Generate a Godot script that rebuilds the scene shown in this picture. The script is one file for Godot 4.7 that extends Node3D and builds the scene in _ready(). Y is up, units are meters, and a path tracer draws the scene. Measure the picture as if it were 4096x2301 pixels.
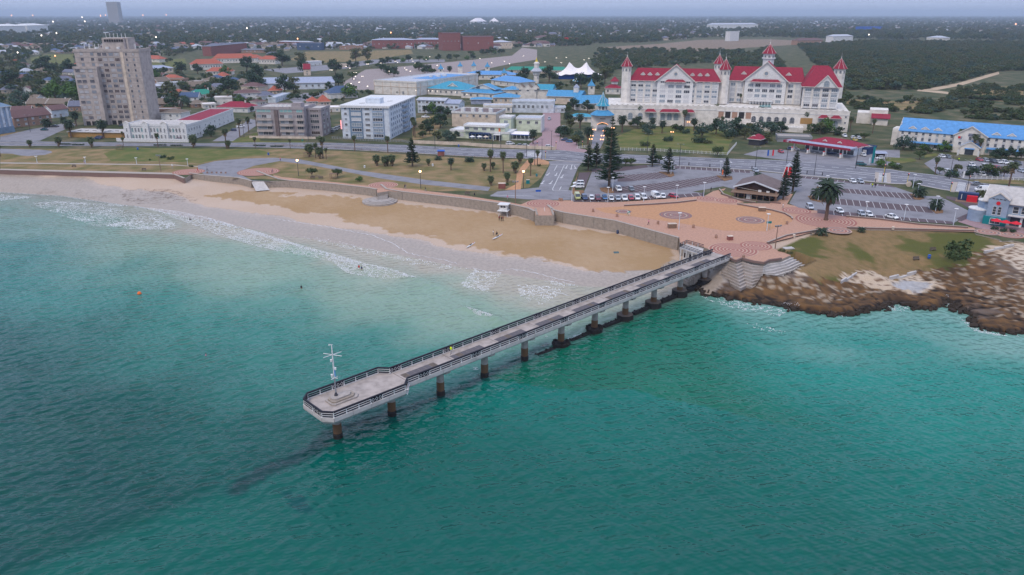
extends Node3D
# A concrete pier and its beach front at dusk, seen from the air over the sea. x runs along the view's right, -z inland, y up; metres.

const G:=6.6                       # level of the promenade and the town
var rng:=RandomNumberGenerator.new()
var M:={}                          # materials by name
var taken:={}
var made:={}                       # shared meshes


func _ready():
	rng.seed=77
	# camera
	var cam:=Camera3D.new()
	cam.name="camera"
	cam.position=V(0,70,0)
	cam.rotation_degrees.x=-20.06
	cam.fov=41.96
	cam.near=1.0
	cam.far=60000.0
	add_child(cam)
	cam.current=true
	# overcast sky: the zenith of a clouded sky is brighter than its horizon
	var env:=Environment.new()
	var sky:=Sky.new()
	var sm:=ProceduralSkyMaterial.new()
	sm.sky_top_color=Color(.80,.86,1.0)
	sm.sky_horizon_color=Color(.62,.665,.775)
	sm.sky_curve=.35
	sm.ground_bottom_color=Color(.3,.38,.42)
	sm.ground_horizon_color=Color(.62,.665,.775)
	sm.sky_energy_multiplier=1.0
	sm.sky_cover=cloud_cover()
	sm.sky_cover_modulate=Color(1,1,1,1)
	sky.sky_material=sm
	env.background_mode=Environment.BG_SKY
	env.sky=sky
	env.tonemap_mode=Environment.TONE_MAPPER_LINEAR
	env.tonemap_exposure=1.36
	env.sdfgi_enabled=true
	env.ssao_enabled=true
	env.ssil_enabled=true
	env.fog_enabled=true
	env.fog_density=.00009
	env.fog_light_color=Color(.84,.91,1.0)
	var we:=WorldEnvironment.new()
	we.name="environment"
	we.environment=env
	add_child(we)
	var sun:=DirectionalLight3D.new()
	sun.name="veiled_sun"
	sun.rotation_degrees=V(-52,-28,0)
	sun.light_energy=.42
	sun.light_color=Color(1.0,.95,.9)
	sun.light_angular_distance=22.0
	sun.shadow_enabled=true
	add_child(sun)

	materials()
	lay_ground()
	lay_coast()
	lay_sea()
	build_pier()
	build_front()
	build_landmarks()
	build_town()
	plant()
	furnish()
	people()


func cloud_cover()->ImageTexture:
	# faint unevenness of the cloud layer, alike in every direction
	var f:=FastNoiseLite.new()
	f.seed=5
	f.frequency=.02
	f.fractal_octaves=4
	var src:=f.get_seamless_image(512,256)
	var im:=Image.create(512,256,false,Image.FORMAT_RGBA8)
	for y in 256:
		for x in 512:
			im.set_pixel(x,y,Color(.55,.58,.66,.16*src.get_pixel(x,y).r))
	return ImageTexture.create_from_image(im)


# ---------------------------------------------------------------- names and tags
func numbered(called: String)->String:
	var n: int=taken.get(called,-1)+1
	taken[called]=n
	return called if n==0 else "%s_%03d" % [called,n]


func tag(o: Node3D,label: String,category: String,group:="")->Node3D:
	o.set_meta("label",label)
	o.set_meta("category",category)
	if group:
		o.set_meta("group",group)
	return o


func thing(called: String,label: String,category: String,at: Vector3,yaw:=.0,group:="")->Node3D:
	var o:=Node3D.new()
	o.name=numbered(called)
	o.position=at
	o.rotation.y=yaw
	add_child(o)
	return tag(o,label,category,group)


func part(owner_: Node3D,called: String,mesh: Mesh,at:=Vector3.ZERO,yaw:=.0)->MeshInstance3D:
	var o:=MeshInstance3D.new()
	o.mesh=mesh
	o.position=at
	o.rotation.y=yaw
	var key:=str(owner_.get_instance_id())+called
	var n: int=taken.get(key,-1)+1
	taken[key]=n
	o.name=called if n==0 else "%s_%03d" % [called,n]
	owner_.add_child(o)
	return o


# a part that is one box
func bx(owner_: Node3D,called: String,m: String,c: Vector3,s: Vector3)->MeshInstance3D:
	var o:=mb(m)
	o.box(c,s)
	return part(owner_,called,o.mesh())


func lone(called: String,mesh: Mesh,label: String,category: String,at:=Vector3.ZERO,yaw:=.0,group:="")->MeshInstance3D:
	var o:=MeshInstance3D.new()
	o.mesh=mesh
	o.name=numbered(called)
	o.position=at
	o.rotation.y=yaw
	add_child(o)
	tag(o,label,category,group)
	return o


func struct(called: String,mesh: Mesh,kind:="structure",label:="")->MeshInstance3D:
	var o:=MeshInstance3D.new()
	o.mesh=mesh
	o.name=numbered(called)
	add_child(o)
	o.set_meta("kind",kind)
	if label:
		o.set_meta("label",label)
	return o


func copy_of(o: Node3D,called: String,label: String,at: Vector3,yaw:=.0,size:=1.0)->Node3D:
	var c: Node3D=o.duplicate()
	c.name=numbered(called)
	add_child(c)
	c.position=at
	c.rotation=V(0,yaw,0)
	c.scale=Vector3.ONE*size
	c.set_meta("label",label)
	return c


# ---------------------------------------------------------------- mesh building
class MB:
	var v:=PackedVector3Array()
	var kept:=[]
	var m: Material

	func use(mm: Material)->MB:
		if mm!=m:
			flush()
			m=mm
		return self

	func flush():
		if v.size():
			kept.append([m,v])
			v=PackedVector3Array()

	func tri(a: Vector3,b: Vector3,c: Vector3):
		v.append(a)
		v.append(b)
		v.append(c)

	func quad(a: Vector3,b: Vector3,c: Vector3,d: Vector3):
		tri(a,b,c)
		tri(a,c,d)

	func box(c: Vector3,s: Vector3,yaw:=.0)->MB:
		return obox(c,Basis(Vector3.UP,yaw),s)

	func obox(c: Vector3,b: Basis,s: Vector3)->MB:
		var x:=b.x*s.x/2
		var y:=b.y*s.y/2
		var z:=b.z*s.z/2
		var p:=[c-x-y-z,c+x-y-z,c+x-y+z,c-x-y+z,c-x+y-z,c+x+y-z,c+x+y+z,c-x+y+z]
		quad(p[4],p[5],p[6],p[7])
		quad(p[3],p[2],p[1],p[0])
		quad(p[7],p[6],p[2],p[3])
		quad(p[5],p[4],p[0],p[1])
		quad(p[6],p[5],p[1],p[2])
		quad(p[4],p[7],p[3],p[0])
		return self

	# a bar of the given width and height between two points
	func bar(a: Vector3,b: Vector3,w: float,h: float)->MB:
		var d:=b-a
		var l:=d.length()
		if l<.001:
			return self
		d/=l
		var side:=d.cross(Vector3.UP)
		side=Vector3.RIGHT if side.length()<.01 else side.normalized()
		return obox((a+b)/2,Basis(d,side.cross(d),side),Vector3(l,h,w))

	func prism(p: PackedVector2Array,y0: float,y1: float,bottom:=false)->MB:
		for i in p.size():
			var a:=p[i]
			var b:=p[(i+1) % p.size()]
			quad(Vector3(a.x,y1,a.y),Vector3(b.x,y1,b.y),Vector3(b.x,y0,b.y),Vector3(a.x,y0,a.y))
		flat(p,y1)
		if bottom:
			flat(p,y0)
		return self

	func flat(p: PackedVector2Array,y: float)->MB:
		var t:=Geometry2D.triangulate_polygon(p)
		for i in range(0,t.size(),3):
			tri(Vector3(p[t[i]].x,y,p[t[i]].y),Vector3(p[t[i+1]].x,y,p[t[i+1]].y),Vector3(p[t[i+2]].x,y,p[t[i+2]].y))
		return self

	# round or many-sided tube through points with a radius at each
	func tube(p: Array,r: Array,n:=8,caps:=true)->MB:
		var rings:=[]
		for i in p.size():
			var d: Vector3=(p[mini(i+1,p.size()-1)]-p[maxi(i-1,0)]).normalized()
			var s:=d.cross(Vector3.FORWARD if absf(d.y)>.9 else Vector3.UP).normalized()
			var t:=s.cross(d)
			var ring:=[]
			for k in n:
				var a:=TAU*k/n
				ring.append(p[i]+(s*cos(a)+t*sin(a))*r[i])
			rings.append(ring)
		for i in p.size()-1:
			for k in n:
				quad(rings[i][k],rings[i][(k+1) % n],rings[i+1][(k+1) % n],rings[i+1][k])
		if caps:
			for k in range(1,n-1):
				tri(rings[0][0],rings[0][k+1],rings[0][k])
				var e: Array=rings[p.size()-1]
				tri(e[0],e[k],e[k+1])
		return self

	# a body of revolution about the vertical through c: rows of [radius, height]
	func lathe(c: Vector3,prof: Array,n:=12,phase:=.0)->MB:
		for i in prof.size()-1:
			for k in n:
				var a:=TAU*k/n+phase
				var b:=TAU*(k+1)/n+phase
				var p0:=c+Vector3(cos(a)*prof[i][0],prof[i][1],sin(a)*prof[i][0])
				var p1:=c+Vector3(cos(b)*prof[i][0],prof[i][1],sin(b)*prof[i][0])
				var p2:=c+Vector3(cos(b)*prof[i+1][0],prof[i+1][1],sin(b)*prof[i+1][0])
				var p3:=c+Vector3(cos(a)*prof[i+1][0],prof[i+1][1],sin(a)*prof[i+1][0])
				quad(p0,p1,p2,p3)
		return self

	func add(o: ArrayMesh,t: Transform3D)->MB:
		for s in o.get_surface_count():
			use(o.surface_get_material(s))
			var a: PackedVector3Array=o.surface_get_arrays(s)[Mesh.ARRAY_VERTEX]
			for p in a:
				v.append(t*p)
		return self

	func mesh()->ArrayMesh:
		flush()
		var by:={}
		var order:=[]
		for k in kept:
			if not by.has(k[0]):
				by[k[0]]=[]
				order.append(k[0])
			by[k[0]].append(k[1])
		var out:=ArrayMesh.new()
		for mm in order:
			var all:=PackedVector3Array()
			for a in by[mm]:
				all.append_array(a)
			var arr:=[]
			arr.resize(Mesh.ARRAY_MAX)
			arr[Mesh.ARRAY_VERTEX]=all
			out.add_surface_from_arrays(Mesh.PRIMITIVE_TRIANGLES,arr)
			out.surface_set_material(out.get_surface_count()-1,mm)
		return out


func mb(mat: String)->MB:
	return MB.new().use(M[mat])


# a point on the town's level, and a short way to write a point in space
func gp(x: float,z: float)->Vector3:
	return Vector3 (x,G,z)


func V(x: float,y: float,z: float)->Vector3:
	return Vector3 (x,y,z)


func U(x: float,y: float)->Vector2:
	return Vector2 (x,y)


func pts(a: Array)->PackedVector2Array:
	var p:=PackedVector2Array()
	for i in range(0,a.size(),2):
		p.append(U(a[i],a[i+1]))
	return p


func v3(p: Vector2,y: float)->Vector3:
	return V(p.x,y,p.y)


# points every step metres along a polyline
func walk(p: PackedVector2Array,step: float)->PackedVector2Array:
	var out:=PackedVector2Array()
	for i in p.size()-1:
		var n:=maxi(1,roundi(p[i].distance_to(p[i+1])/step))
		for k in n:
			out.append(p[i].lerp(p[i+1],float(k)/n))
	out.append(p[p.size()-1])
	return out


# the point at a share f of a polyline's length
func along(p: PackedVector2Array,f: float)->Vector2:
	var total:=.0
	for i in p.size()-1:
		total+=p[i].distance_to(p[i+1])
	var left:=clampf(f,0,1)*total
	for i in p.size()-1:
		var l:=p[i].distance_to(p[i+1])
		if left<=l or i==p.size()-2:
			return p[i].lerp(p[i+1],clampf(left/maxf(l,.001),0,1))
		left-=l
	return p[0]


func noise(sd: int,freq: float,oct:=4,kind:=FastNoiseLite.TYPE_SIMPLEX_SMOOTH)->FastNoiseLite:
	var f:=FastNoiseLite.new()
	f.seed=sd
	f.noise_type=kind
	f.frequency=freq
	f.fractal_octaves=oct
	return f


# ---------------------------------------------------------------- materials
# a seamless texture that runs through the given tones (linear light) with the noise
func tones(size: int,f: FastNoiseLite,ramp: Array,fine:=.0)->ImageTexture:
	var src:=f.get_seamless_image(size,size).get_data()
	var data:=PackedByteArray()
	data.resize(size*size*3)
	var lut:=[]
	for i in 256:
		var t:=i/255.0*(ramp.size()-1)
		var k:=mini(int(t),ramp.size()-2)
		lut.append(ramp[k].lerp(ramp[k+1],t-k))
	var j:=0
	for i in size*size:
		var c: Color=lut[src[i]]
		var s:=1.0+fine*(rng.randf()-.5)
		c=Color(c.r*s,c.g*s,c.b*s).linear_to_srgb()
		data[j]=clampi(int(c.r*255),0,255)
		data[j+1]=clampi(int(c.g*255),0,255)
		data[j+2]=clampi(int(c.b*255),0,255)
		j+=3
	return ImageTexture.create_from_image(Image.create_from_data(size,size,false,Image.FORMAT_RGB8,data))


func mat(called: String,c: Color,rough:=.85,tex: Texture2D=null,per:=1.0,spec:=.3)->StandardMaterial3D:
	var m:=StandardMaterial3D.new()
	m.resource_name=called
	m.albedo_color=c.linear_to_srgb()
	m.roughness=rough
	m.metallic_specular=spec
	if tex:
		m.albedo_texture=tex
		m.uv1_triplanar=true
		m.uv1_world_triplanar=true
		m.uv1_scale=Vector3.ONE/per
	M[called]=m
	return m


func relief(called: String,tex: Texture2D,cm: float):
	M[called].heightmap_enabled=true
	M[called].heightmap_texture=tex
	M[called].heightmap_scale=cm


func materials():
	var W:=Color.WHITE
	var tone:=func(x: float)->Color: return Color(x,x,x)
	var grain:=tones(512,noise(1,.03,5),[tone.call(.62),tone.call(.8),tone.call(1.0)],.16)
	var blotch:=tones(512,noise(2,.012,5),[tone.call(.6),tone.call(.85),tone.call(1.0)],.06)
	made["grain"]=grain
	var dry:=tones(1024,noise(3,.008,6),[Color(.10,.105,.032),Color(.16,.135,.055),Color(.24,.17,.085),Color(.30,.20,.11)],.35)
	var green:=tones(1024,noise(4,.008,6),[Color(.06,.10,.022),Color(.115,.125,.035),Color(.18,.15,.06)],.35)
	var asphalt_t:=tones(1024,noise(6,.007,6),[tone.call(.70),tone.call(.85),tone.call(1.0),tone.call(.85)],.12)
	var veld:=tones(1024,noise(7,.015,6),[Color(.028,.045,.02),Color(.055,.07,.03),Color(.10,.095,.05),Color(.19,.15,.10)],.3)
	var pave_t:=tones(1024,noise(8,.02,5),[tone.call(.72),tone.call(.86),tone.call(1.0)],.2)
	# land
	mat("ground",W,1.0,veld,260.0)
	mat("lawn_dry",W,1.0,dry,90.0)
	mat("lawn_green",W,1.0,green,90.0)
	mat("asphalt",Color(.185,.185,.21),.85,asphalt_t,70.0)
	mat("asphalt_dark",Color(.14,.14,.165),.85,asphalt_t,40.0)
	mat("asphalt_pale",Color(.235,.23,.25),.85,asphalt_t,50.0)
	mat("brick_bay",Color(.125,.092,.10),.85,pave_t,16.0)
	mat("brick_pink",Color(.37,.25,.26),.85,pave_t,24.0)
	mat("paving",Color(.50,.29,.205),.85,pave_t,20.0)
	mat("paving_tan",Color(.52,.28,.15),.9,pave_t,26.0)
	mat("ring_red",Color(.36,.15,.12),.85,pave_t,9.0)
	mat("ring_cream",Color(.52,.35,.27),.85,pave_t,9.0)
	mat("ring_grey",Color(.24,.17,.165),.85,pave_t,9.0)
	mat("kerb",Color(.46,.40,.35),.85,grain,6.0)
	mat("paint",Color(.72,.72,.72),.7,grain,3.0)
	mat("earth",Color(.27,.155,.085),1.0,grain,14.0)
	mat("sandy",Color(.55,.42,.29),1.0,grain,14.0)
	# built
	mat("concrete",Color(.42,.375,.345),.85,blotch,9.0)
	mat("cement",Color(.56,.53,.51),.85,blotch,12.0)
	mat("soot_stone",Color(.16,.13,.11),.85,blotch,5.0)
	mat("deck",Color(.46,.40,.365),.8,blotch,14.0)
	mat("deck_panel",Color(.15,.138,.15),.85,grain,4.0)
	mat("wall_stone",Color(.37,.315,.265),.9,blotch,7.0)
	mat("stone_red",Color(.26,.17,.15),.95,grain,3.0)
	mat("barnacle",Color(.035,.03,.028),.8,grain,3.0)
	mat("rust_band",Color(.19,.105,.055),.85,grain,4.0)
	mat("rail_black",Color(.018,.017,.028),.5,grain,2.0)
	mat("white",Color(.80,.80,.80),.6,grain,14.0)
	mat("white_blue",Color(.66,.72,.80),.7,blotch,22.0)
	mat("chalk",Color(.80,.755,.70),.7,blotch,24.0)
	mat("mint",Color(.70,.76,.60),.7,blotch,24.0)
	mat("cream",Color(.72,.60,.49),.8,blotch,24.0)
	mat("tower_beige",Color(.50,.435,.405),.85,blotch,24.0)
	mat("tower_grey",Color(.40,.355,.365),.85,blotch,24.0)
	mat("slate_blue",Color(.20,.29,.40),.8,blotch,18.0)
	mat("steel_blue",Color(.33,.42,.55),.8,blotch,18.0)
	mat("navy",Color(.03,.06,.16),.6,grain,6.0)
	mat("blue_roof",Color(.075,.31,.56),.55,blotch,12.0)
	mat("teal_roof",Color(.05,.33,.48),.55,blotch,12.0)
	mat("sky_roof",Color(.12,.33,.66),.55,blotch,12.0)
	mat("red_roof",Color(.30,.025,.052),.7,blotch,10.0)
	mat("tile_red",Color(.44,.13,.085),.85,blotch,8.0)
	mat("tile_dark",Color(.17,.10,.10),.85,blotch,8.0)
	mat("tile_brown",Color(.22,.175,.14),.85,blotch,8.0)
	mat("tile_grey",Color(.17,.18,.24),.8,blotch,8.0)
	mat("tile_navy",Color(.075,.12,.22),.7,blotch,8.0)
	mat("green_roof",Color(.03,.27,.19),.6,blotch,8.0)
	mat("pale_roof",Color(.50,.53,.60),.6,blotch,16.0)
	mat("zinc",Color(.36,.40,.52),.5,blotch,14.0)
	mat("brick_wall",Color(.30,.115,.10),.9,blotch,12.0)
	mat("brick_pale",Color(.42,.26,.19),.9,blotch,12.0)
	mat("brown_felt",Color(.20,.155,.15),.95,blotch,14.0)
	mat("ochre",Color(.46,.27,.10),.9,grain,9.0)
	mat("timber",Color(.06,.035,.03),.85,grain,3.0)
	mat("plank",Color(.27,.18,.13),.85,grain,3.0)
	mat("steel",Color(.25,.26,.28),.5)
	mat("iron",Color(.05,.05,.06),.5)
	mat("glass",Color(.045,.055,.075),.08,null,1.0,.6)
	mat("glass_pale",Color(.22,.27,.32),.1,null,1.0,.6)
	mat("curtain",Color(.50,.51,.53),.5)
	mat("glass_teal",Color(.22,.44,.44),.08,null,1.0,.6)
	mat("gap_shade",Color(.03,.028,.03),.9)  # near-black paint standing for the shade inside openings
	mat("canvas",Color(.80,.75,.76),.8)
	mat("red",Color(.60,.02,.035),.5)
	mat("orange",Color(.75,.16,.04),.6)
	mat("blue",Color(.02,.10,.42),.5)
	mat("teal",Color(.01,.20,.22),.6)
	mat("yellow",Color(.62,.47,.03),.6)
	mat("lime",Color(.50,.75,.04),.7)
	mat("rubber",Color(.02,.02,.022),.8)
	# plants
	mat("bark",Color(.13,.095,.07),.95)
	mat("palm_bark",Color(.13,.085,.065),.95)
	for l in [["leaf",.048,.075,.026],["leaf_dark",.032,.06,.034],["leaf_olive",.075,.085,.035],["leaf_bright",.06,.12,.025],["leaf_blue",.045,.08,.06],
			["frond",.065,.085,.04],["frond_dark",.03,.05,.03],["frond_dry",.16,.11,.065],["needle",.018,.045,.02]]:
		var lm:=mat(l[0],Color(l[1],l[2],l[3]),.75)
		lm.backlight_enabled=true
		lm.backlight=Color(.12,.16,.06)
	# lamps that are lit
	for l in [["lamp_glow",1.0,.76,.48,9.0],["globe_glow",1.0,.93,.85,2.6],["warm_glow",1.0,.62,.3,3.0],["sign_red",1.0,.08,.1,.9]]:
		var lm:=mat(l[0],Color(.9,.85,.8),.4)
		lm.emission_enabled=true
		lm.emission=Color(l[1],l[2],l[3])
		lm.emission_energy_multiplier=l[4]


# ---------------------------------------------------------------- land
# the edge of the level town and promenade, and the line where the sea meets sand and rock
var coast:=pts([-221.3,-321.9,-183,-316.3,-141.5,-311.9,-134,-303.6,-134.9,-312.4,-128.1,-310,-112.2,-304.8,-105,-298.6,-100.7,-298.4,-89.5,-299.1,-70.8,-292.9,-52.1,-283.5,-50.7,-277.5,-46.9,-280.5,-41.1,-278.5,-18.5,-268.6,.6,-258,7.7,-249.2,7.8,-243.7,13.8,-243.7,14.5,-249.7,17.5,-247.4,33.7,-236.6,50.3,-217,49.5,-211,55.3,-207.5,57,-204.1,59.7,-197.6,60.7,-193.8,63.1,-196.1,67.9,-192.2,70.1,-194.4,73.9,-196,77.9,-199.8,76.4,-203.2,74.9,-206.2,74.8,-211,83.2,-218.8,95.4,-225.1,105.1,-227.3,130.2,-225.3,143.2,-224.3,142.3,-221.4,145.7,-215.7,145.4,-213.4,148.9,-214.5,150.9,-212.1])
var shore:=pts([-213.6,-307.6,-185,-301,-147.4,-283.5,-118.5,-265.4,-78.7,-243.4,-56.4,-233.2,-35.4,-221.2,-18.5,-210.3,-2,-202.4,20.8,-191.8,47.5,-192.1,51.6,-191.6,49.1,-190.5,51.6,-186.3,59.7,-181,68.2,-177.2,74.1,-173.3,78.5,-171.5,83.4,-171.3,84.5,-172.7,87.8,-174.7,91.4,-174.7,94.5,-176.6,95.8,-179.2,98.7,-179.2,102.6,-179.2,101.4,-176.2,105.5,-175.2,109.8,-177.6,113.9,-184.5,113,-181,113.8,-177.6,112.2,-174.4,113.2,-170.6,110,-163.8,113.4,-160.6,118.8,-159.7])
var bank:=pts([77.7,-219.6,86.6,-227.7,99.3,-234.3,109.4,-236.6,149,-233.5,151.3,-222.2,157.9,-222.2,152.4,-213.6,146.5,-212.3,136.8,-208,129.8,-202.3,124.4,-201.5,113,-198.4,103.2,-193.2,96.9,-197.7,88.2,-189.6,79.7,-186.1,77.8,-191.7,67.4,-196.1])
var pale_sand:=pts([90.6,-193.9,98.4,-202.1,106.2,-198.6,113.8,-199.8,112.6,-194.6,116.8,-188.3,113.1,-188.3,108.1,-183.6,102.9,-184.6,95.4,-188.3,89.3,-190.3,76.6,-187.6,75.5,-191])
var pool:=pts([104.3,-192.9,111.7,-193.2,112.8,-191.1,107.7,-184,103.4,-186,102.8,-189.4])
var beach_right:=pts([141,-214.3,156.7,-219.6,138.9,-191.7,138.3,-197.5,140.1,-204.4,135.8,-207.6])
var trampled:=pts([-121.8,-290.9,-107.1,-295,-92.8,-294,-83.8,-290.9,-92.3,-286.4,-74.6,-288.3,-55,-280.6,-33.7,-269.6,-9.8,-261.1,10.6,-248.4,16.7,-241.4,39.9,-231.6,50.5,-225.1,48,-219,47.7,-210,42.5,-203,30.5,-201.2,21.4,-203.8,17,-208.4,10,-213.6,1.1,-216.5,-21.9,-231.4,-27,-238.2,-40.1,-241.1,-45.2,-248.4,-57.3,-253.1,-62.7,-262.8,-77.8,-266.2,-88.9,-275,-94.6,-277.4,-113.1,-286])
var terraces:=pts([55.9,-198.8,59.5,-204.2,61.6,-203.3,62.8,-200,65.1,-202.4,67.6,-199.6,70.1,-198.1,72.3,-200.4,76.2,-201.8,80.2,-205.6,84,-199,78.7,-193.9,71.5,-187.9,66.3,-188.5,63.3,-185.3,62.1,-186.7,60,-184.6,57.7,-190.2])
var field:={}


func wide(p: PackedVector2Array,zl: float,zr: float)->PackedVector2Array:
	var o:=PackedVector2Array([U(-2500,zl-200),U(-420,zl-20)])
	o.append_array(p)
	o.append_array(PackedVector2Array([U(270,zr+10),U(2500,zr+100)]))
	return o


func closed(p: PackedVector2Array,far: float)->PackedVector2Array:
	var o:=p.duplicate()
	o.append(U(2500,far))
	o.append(U(-2500,far))
	return o


func sheet(called: String,p: PackedVector2Array,y: float,m: String,kind:="structure")->MeshInstance3D:
	return struct(called,mb(m).flat(p,y).mesh(),kind)


# a band between two edges, from share f0 to f1 of the way across
func band(o: MB,a: PackedVector2Array,b: PackedVector2Array,f0: float,f1: float,y: float,n:=60,s0:=.0,s1:=1.0,gap:=false)->MB:
	for i in n:
		if gap and i % 2:
			continue
		var u:=lerpf(s0,s1,float(i)/n)
		var w:=lerpf(s0,s1,float(i+1)/n)
		var a0:=along(a,u)
		var b0:=along(b,u)
		var a1:=along(a,w)
		var b1:=along(b,w)
		o.quad(v3(a0.lerp(b0,f0),y),v3(a1.lerp(b1,f0),y),v3(a1.lerp(b1,f1),y),v3(a0.lerp(b0,f1),y))
	return o


func lay_ground():
	mat("far_veld",Color(.26,.195,.14),1.0,made["grain"],60.0)
	var c:=wide(coast,-335,-232)
	var g:=c.duplicate()
	g.append_array(PackedVector2Array([U(9000,-2000),U(17000,-20000),U(-17000,-20000),U(-9000,-2000)]))
	sheet("ground",g,G,"ground")

	# grass between the road and the sea
	sheet("lawn",pts([-256,-376.1,-121.7,-374.7,-118.5,-376.1,-82.1,-369.3,-46.4,-358,-12.7,-347.3,6.2,-347.3,17,-335.8,11.7,-304.1,6.5,-286.6,-10.4,-280.5,-45.8,-280.5,-60.7,-288.7,-93.6,-301.8,-116.2,-304.1,-97.2,-310.7,-142.6,-314.3,-222.9,-324.5]),G+.02,"lawn_dry","stuff")
	sheet("lawn",pts([-156.2,-376.5,-126.8,-374.1,-115.3,-362.5,-121,-355.9,-134.2,-349.5,-140.8,-337.3,-161.3,-341.8,-183.1,-341.8,-197.4,-362.6,-197.6,-378.7]),G+.03,"lawn_green","stuff")
	sheet("lawn",pts([57.1,-414.8,71,-442.7,95,-454.9,117.8,-458.1,135.2,-448.7,112.6,-390,103,-359.7,85.4,-370,68.3,-376.5,54.3,-376.5]),G+.03,"lawn_green","stuff")
	sheet("lawn",pts([-290.4,-429.7,-278.9,-442.2,-258.8,-429.7,-257.5,-412.2,-279.2,-412.2]),G+.02,"lawn_dry","stuff")
	sheet("lawn",pts([-148.8,-399.5,-145.2,-431.5,-133.2,-399.5,-109.1,-399.5,-108,-395.2,-146.4,-395.2]),G+.02,"lawn_green","stuff")
	sheet("lawn",pts([-64.3,-487.8,-52,-507.8,-41.8,-499.6,-43.2,-417.9,-53,-401.3]),G+.02,"lawn_dry","stuff")
	sheet("playing_field",pts([-733,-1191,-770,-1301,-727,-1301,-594,-1058,-650,-1058]),G+.05,"lawn_green")
	sheet("playing_field",pts([-328,-1152,-367,-1398,-300,-1417,-190,-1476,-167,-1327,-211,-1127,-271,-1058]),G+.05,"lawn_dry")
	sheet("open_veld",pts([168,-1564,336,-1775,490,-2049,677,-2090,677,-2090,722,-1973,755,-1775,667,-1612,623,-1717,469,-1564,336,-1398,230,-1398]),G+.05,"far_veld")
	sheet("open_veld",pts([-537,-1127,-492,-1178,-423,-1016,-439,-942]),G+.05,"lawn_green")
	sheet("bare_track",pts([361,-686,374,-675,385,-607,377,-595,365,-651,354,-675]),G+.04,"sandy")
	sheet("bare_track",pts([362,-683,431,-750,568,-909,546,-871,423,-728,376,-683]),G+.04,"sandy")
	sheet("bare_ground",pts([266,-607,298,-595,332,-590,329,-563,283,-530,264,-548,249,-573]),G+.02,"lawn_dry")
	sheet("bare_ground",pts([415,-717,474,-717,386,-579,372,-595]),G+.02,"lawn_dry")
	sheet("grass_verge",pts([175.5,-352.2,187.3,-348.1,185,-342.1,175.3,-336.3,170.8,-342.1]),G+.12,"lawn_green")
	sheet("grass_verge",pts([197.5,-358.5,205.1,-362.9,202.4,-356.4,192.8,-350.1]),G+.12,"lawn_green")
	sheet("grass_verge",pts([188.9,-301.8,207.4,-300.3,202.6,-292.8,183.7,-295.7]),G+.05,"lawn_dry")

	# the double road along the front, and the streets that leave it
	var near:=pts([-287.7,-387.2,-261.5,-384.7,-156.2,-383,-128.8,-380.2,-86.3,-374.1,-49.5,-364.3,-29.6,-357.2,-10.5,-352,8.1,-348.9,26.1,-341.8,35,-337.1,60.8,-336.2,76.7,-330.1,102.7,-321.4,103.1,-322.2,120.8,-310.6,139.1,-300.5,153.3,-292.4,158.5,-294.9,166.3,-281.1,175.1,-275.8,189.3,-272])
	var far:=pts([-299.5,-404,-273.9,-404,-244.5,-397.4,-159.7,-392.2,-133.7,-395.5,-90.5,-393.7,-52.3,-386.4,-31.4,-379.9,-11.2,-376.3,8.6,-372.8,28.2,-370.5,34,-363.8,53.1,-359.7,78.4,-353.8,110.1,-346.2,119.3,-346.1,137.9,-338.4,151.9,-330.1,167.4,-321.3,166.9,-318.3,179,-310.1,186.2,-294.9,199.4,-287.8])
	struct("road",band(mb("asphalt"),near,far,.0,1.0,G+.04,90).mesh())
	var lines:=mb("paint")
	for f in [.03,.44,.56,.97]:
		band(lines,near,far,f-.008,f+.008,G+.055,90)
	for f in [.235,.765]:
		band(lines,near,far,f-.008,f+.008,G+.055,180,0,1,true)
	struct("road_markings",lines.mesh())
	struct("road_median",band(mb("kerb"),near,far,.475,.525,G+.17,60,.02,.44).mesh())
	struct("kerb",band(mb("kerb"),near,far,-.035,-.005,G+.14,90).mesh())
	for s in [pts([-281,-415.1,-280.8,-442.2,-277.4,-462.2,-273.6,-472.8,-264.8,-462.2,-258.7,-432.8,-251,-401.3,-257.1,-397.4,-269.7,-397.4]),pts([-158.7,-399.5,-165.1,-468.7,-167.3,-487.7,-162.4,-483.8,-154.1,-458,-147.9,-399.5]),pts([-300,-631,-275,-644,-270,-678,-259,-650,-266,-579,-276,-579]),
			pts([-175,-604,-177,-656,-160,-659,-155,-635,-162,-616,-160,-570]),pts([-302,-942,-225,-1058,-208,-1152,-99,-1152,-94,-1091,-185,-1058,-205,-960,-255,-878])]:
		sheet("street",s,G+.03,"asphalt_pale")
	sheet("brick_street",pts([21,-521,33,-521,28.2,-442.2,23.4,-376.3,22,-372.8,7.9,-376.3,9,-390.9,16.6,-417.9]),G+.05,"brick_pink")
	sheet("brick_street",pts([26.8,-412.2,34,-393.5,33.4,-376.3,39.8,-369.3,34.7,-364.8,22,-372.8]),G+.06,"brick_pink")
	sheet("brick_street",pts([49.7,-462.2,57.5,-462.2,49,-401.3,44.1,-376.3,39.7,-376.3]),G+.05,"asphalt_pale")

	# turning lanes from the crossroads down to the beach, with arrows
	sheet("road",pts([16.7,-341.8,33.8,-345.8,28.9,-326.8,21.6,-282.5,28.5,-271.9,37.7,-269.3,37.3,-266.1,17.8,-266.1,5.7,-266.8,-8.3,-271.9,-5.5,-279.8,10.4,-286.7,17,-334.1]),G+.06,"asphalt_pale")
	var m2:=mb("paint")
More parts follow.
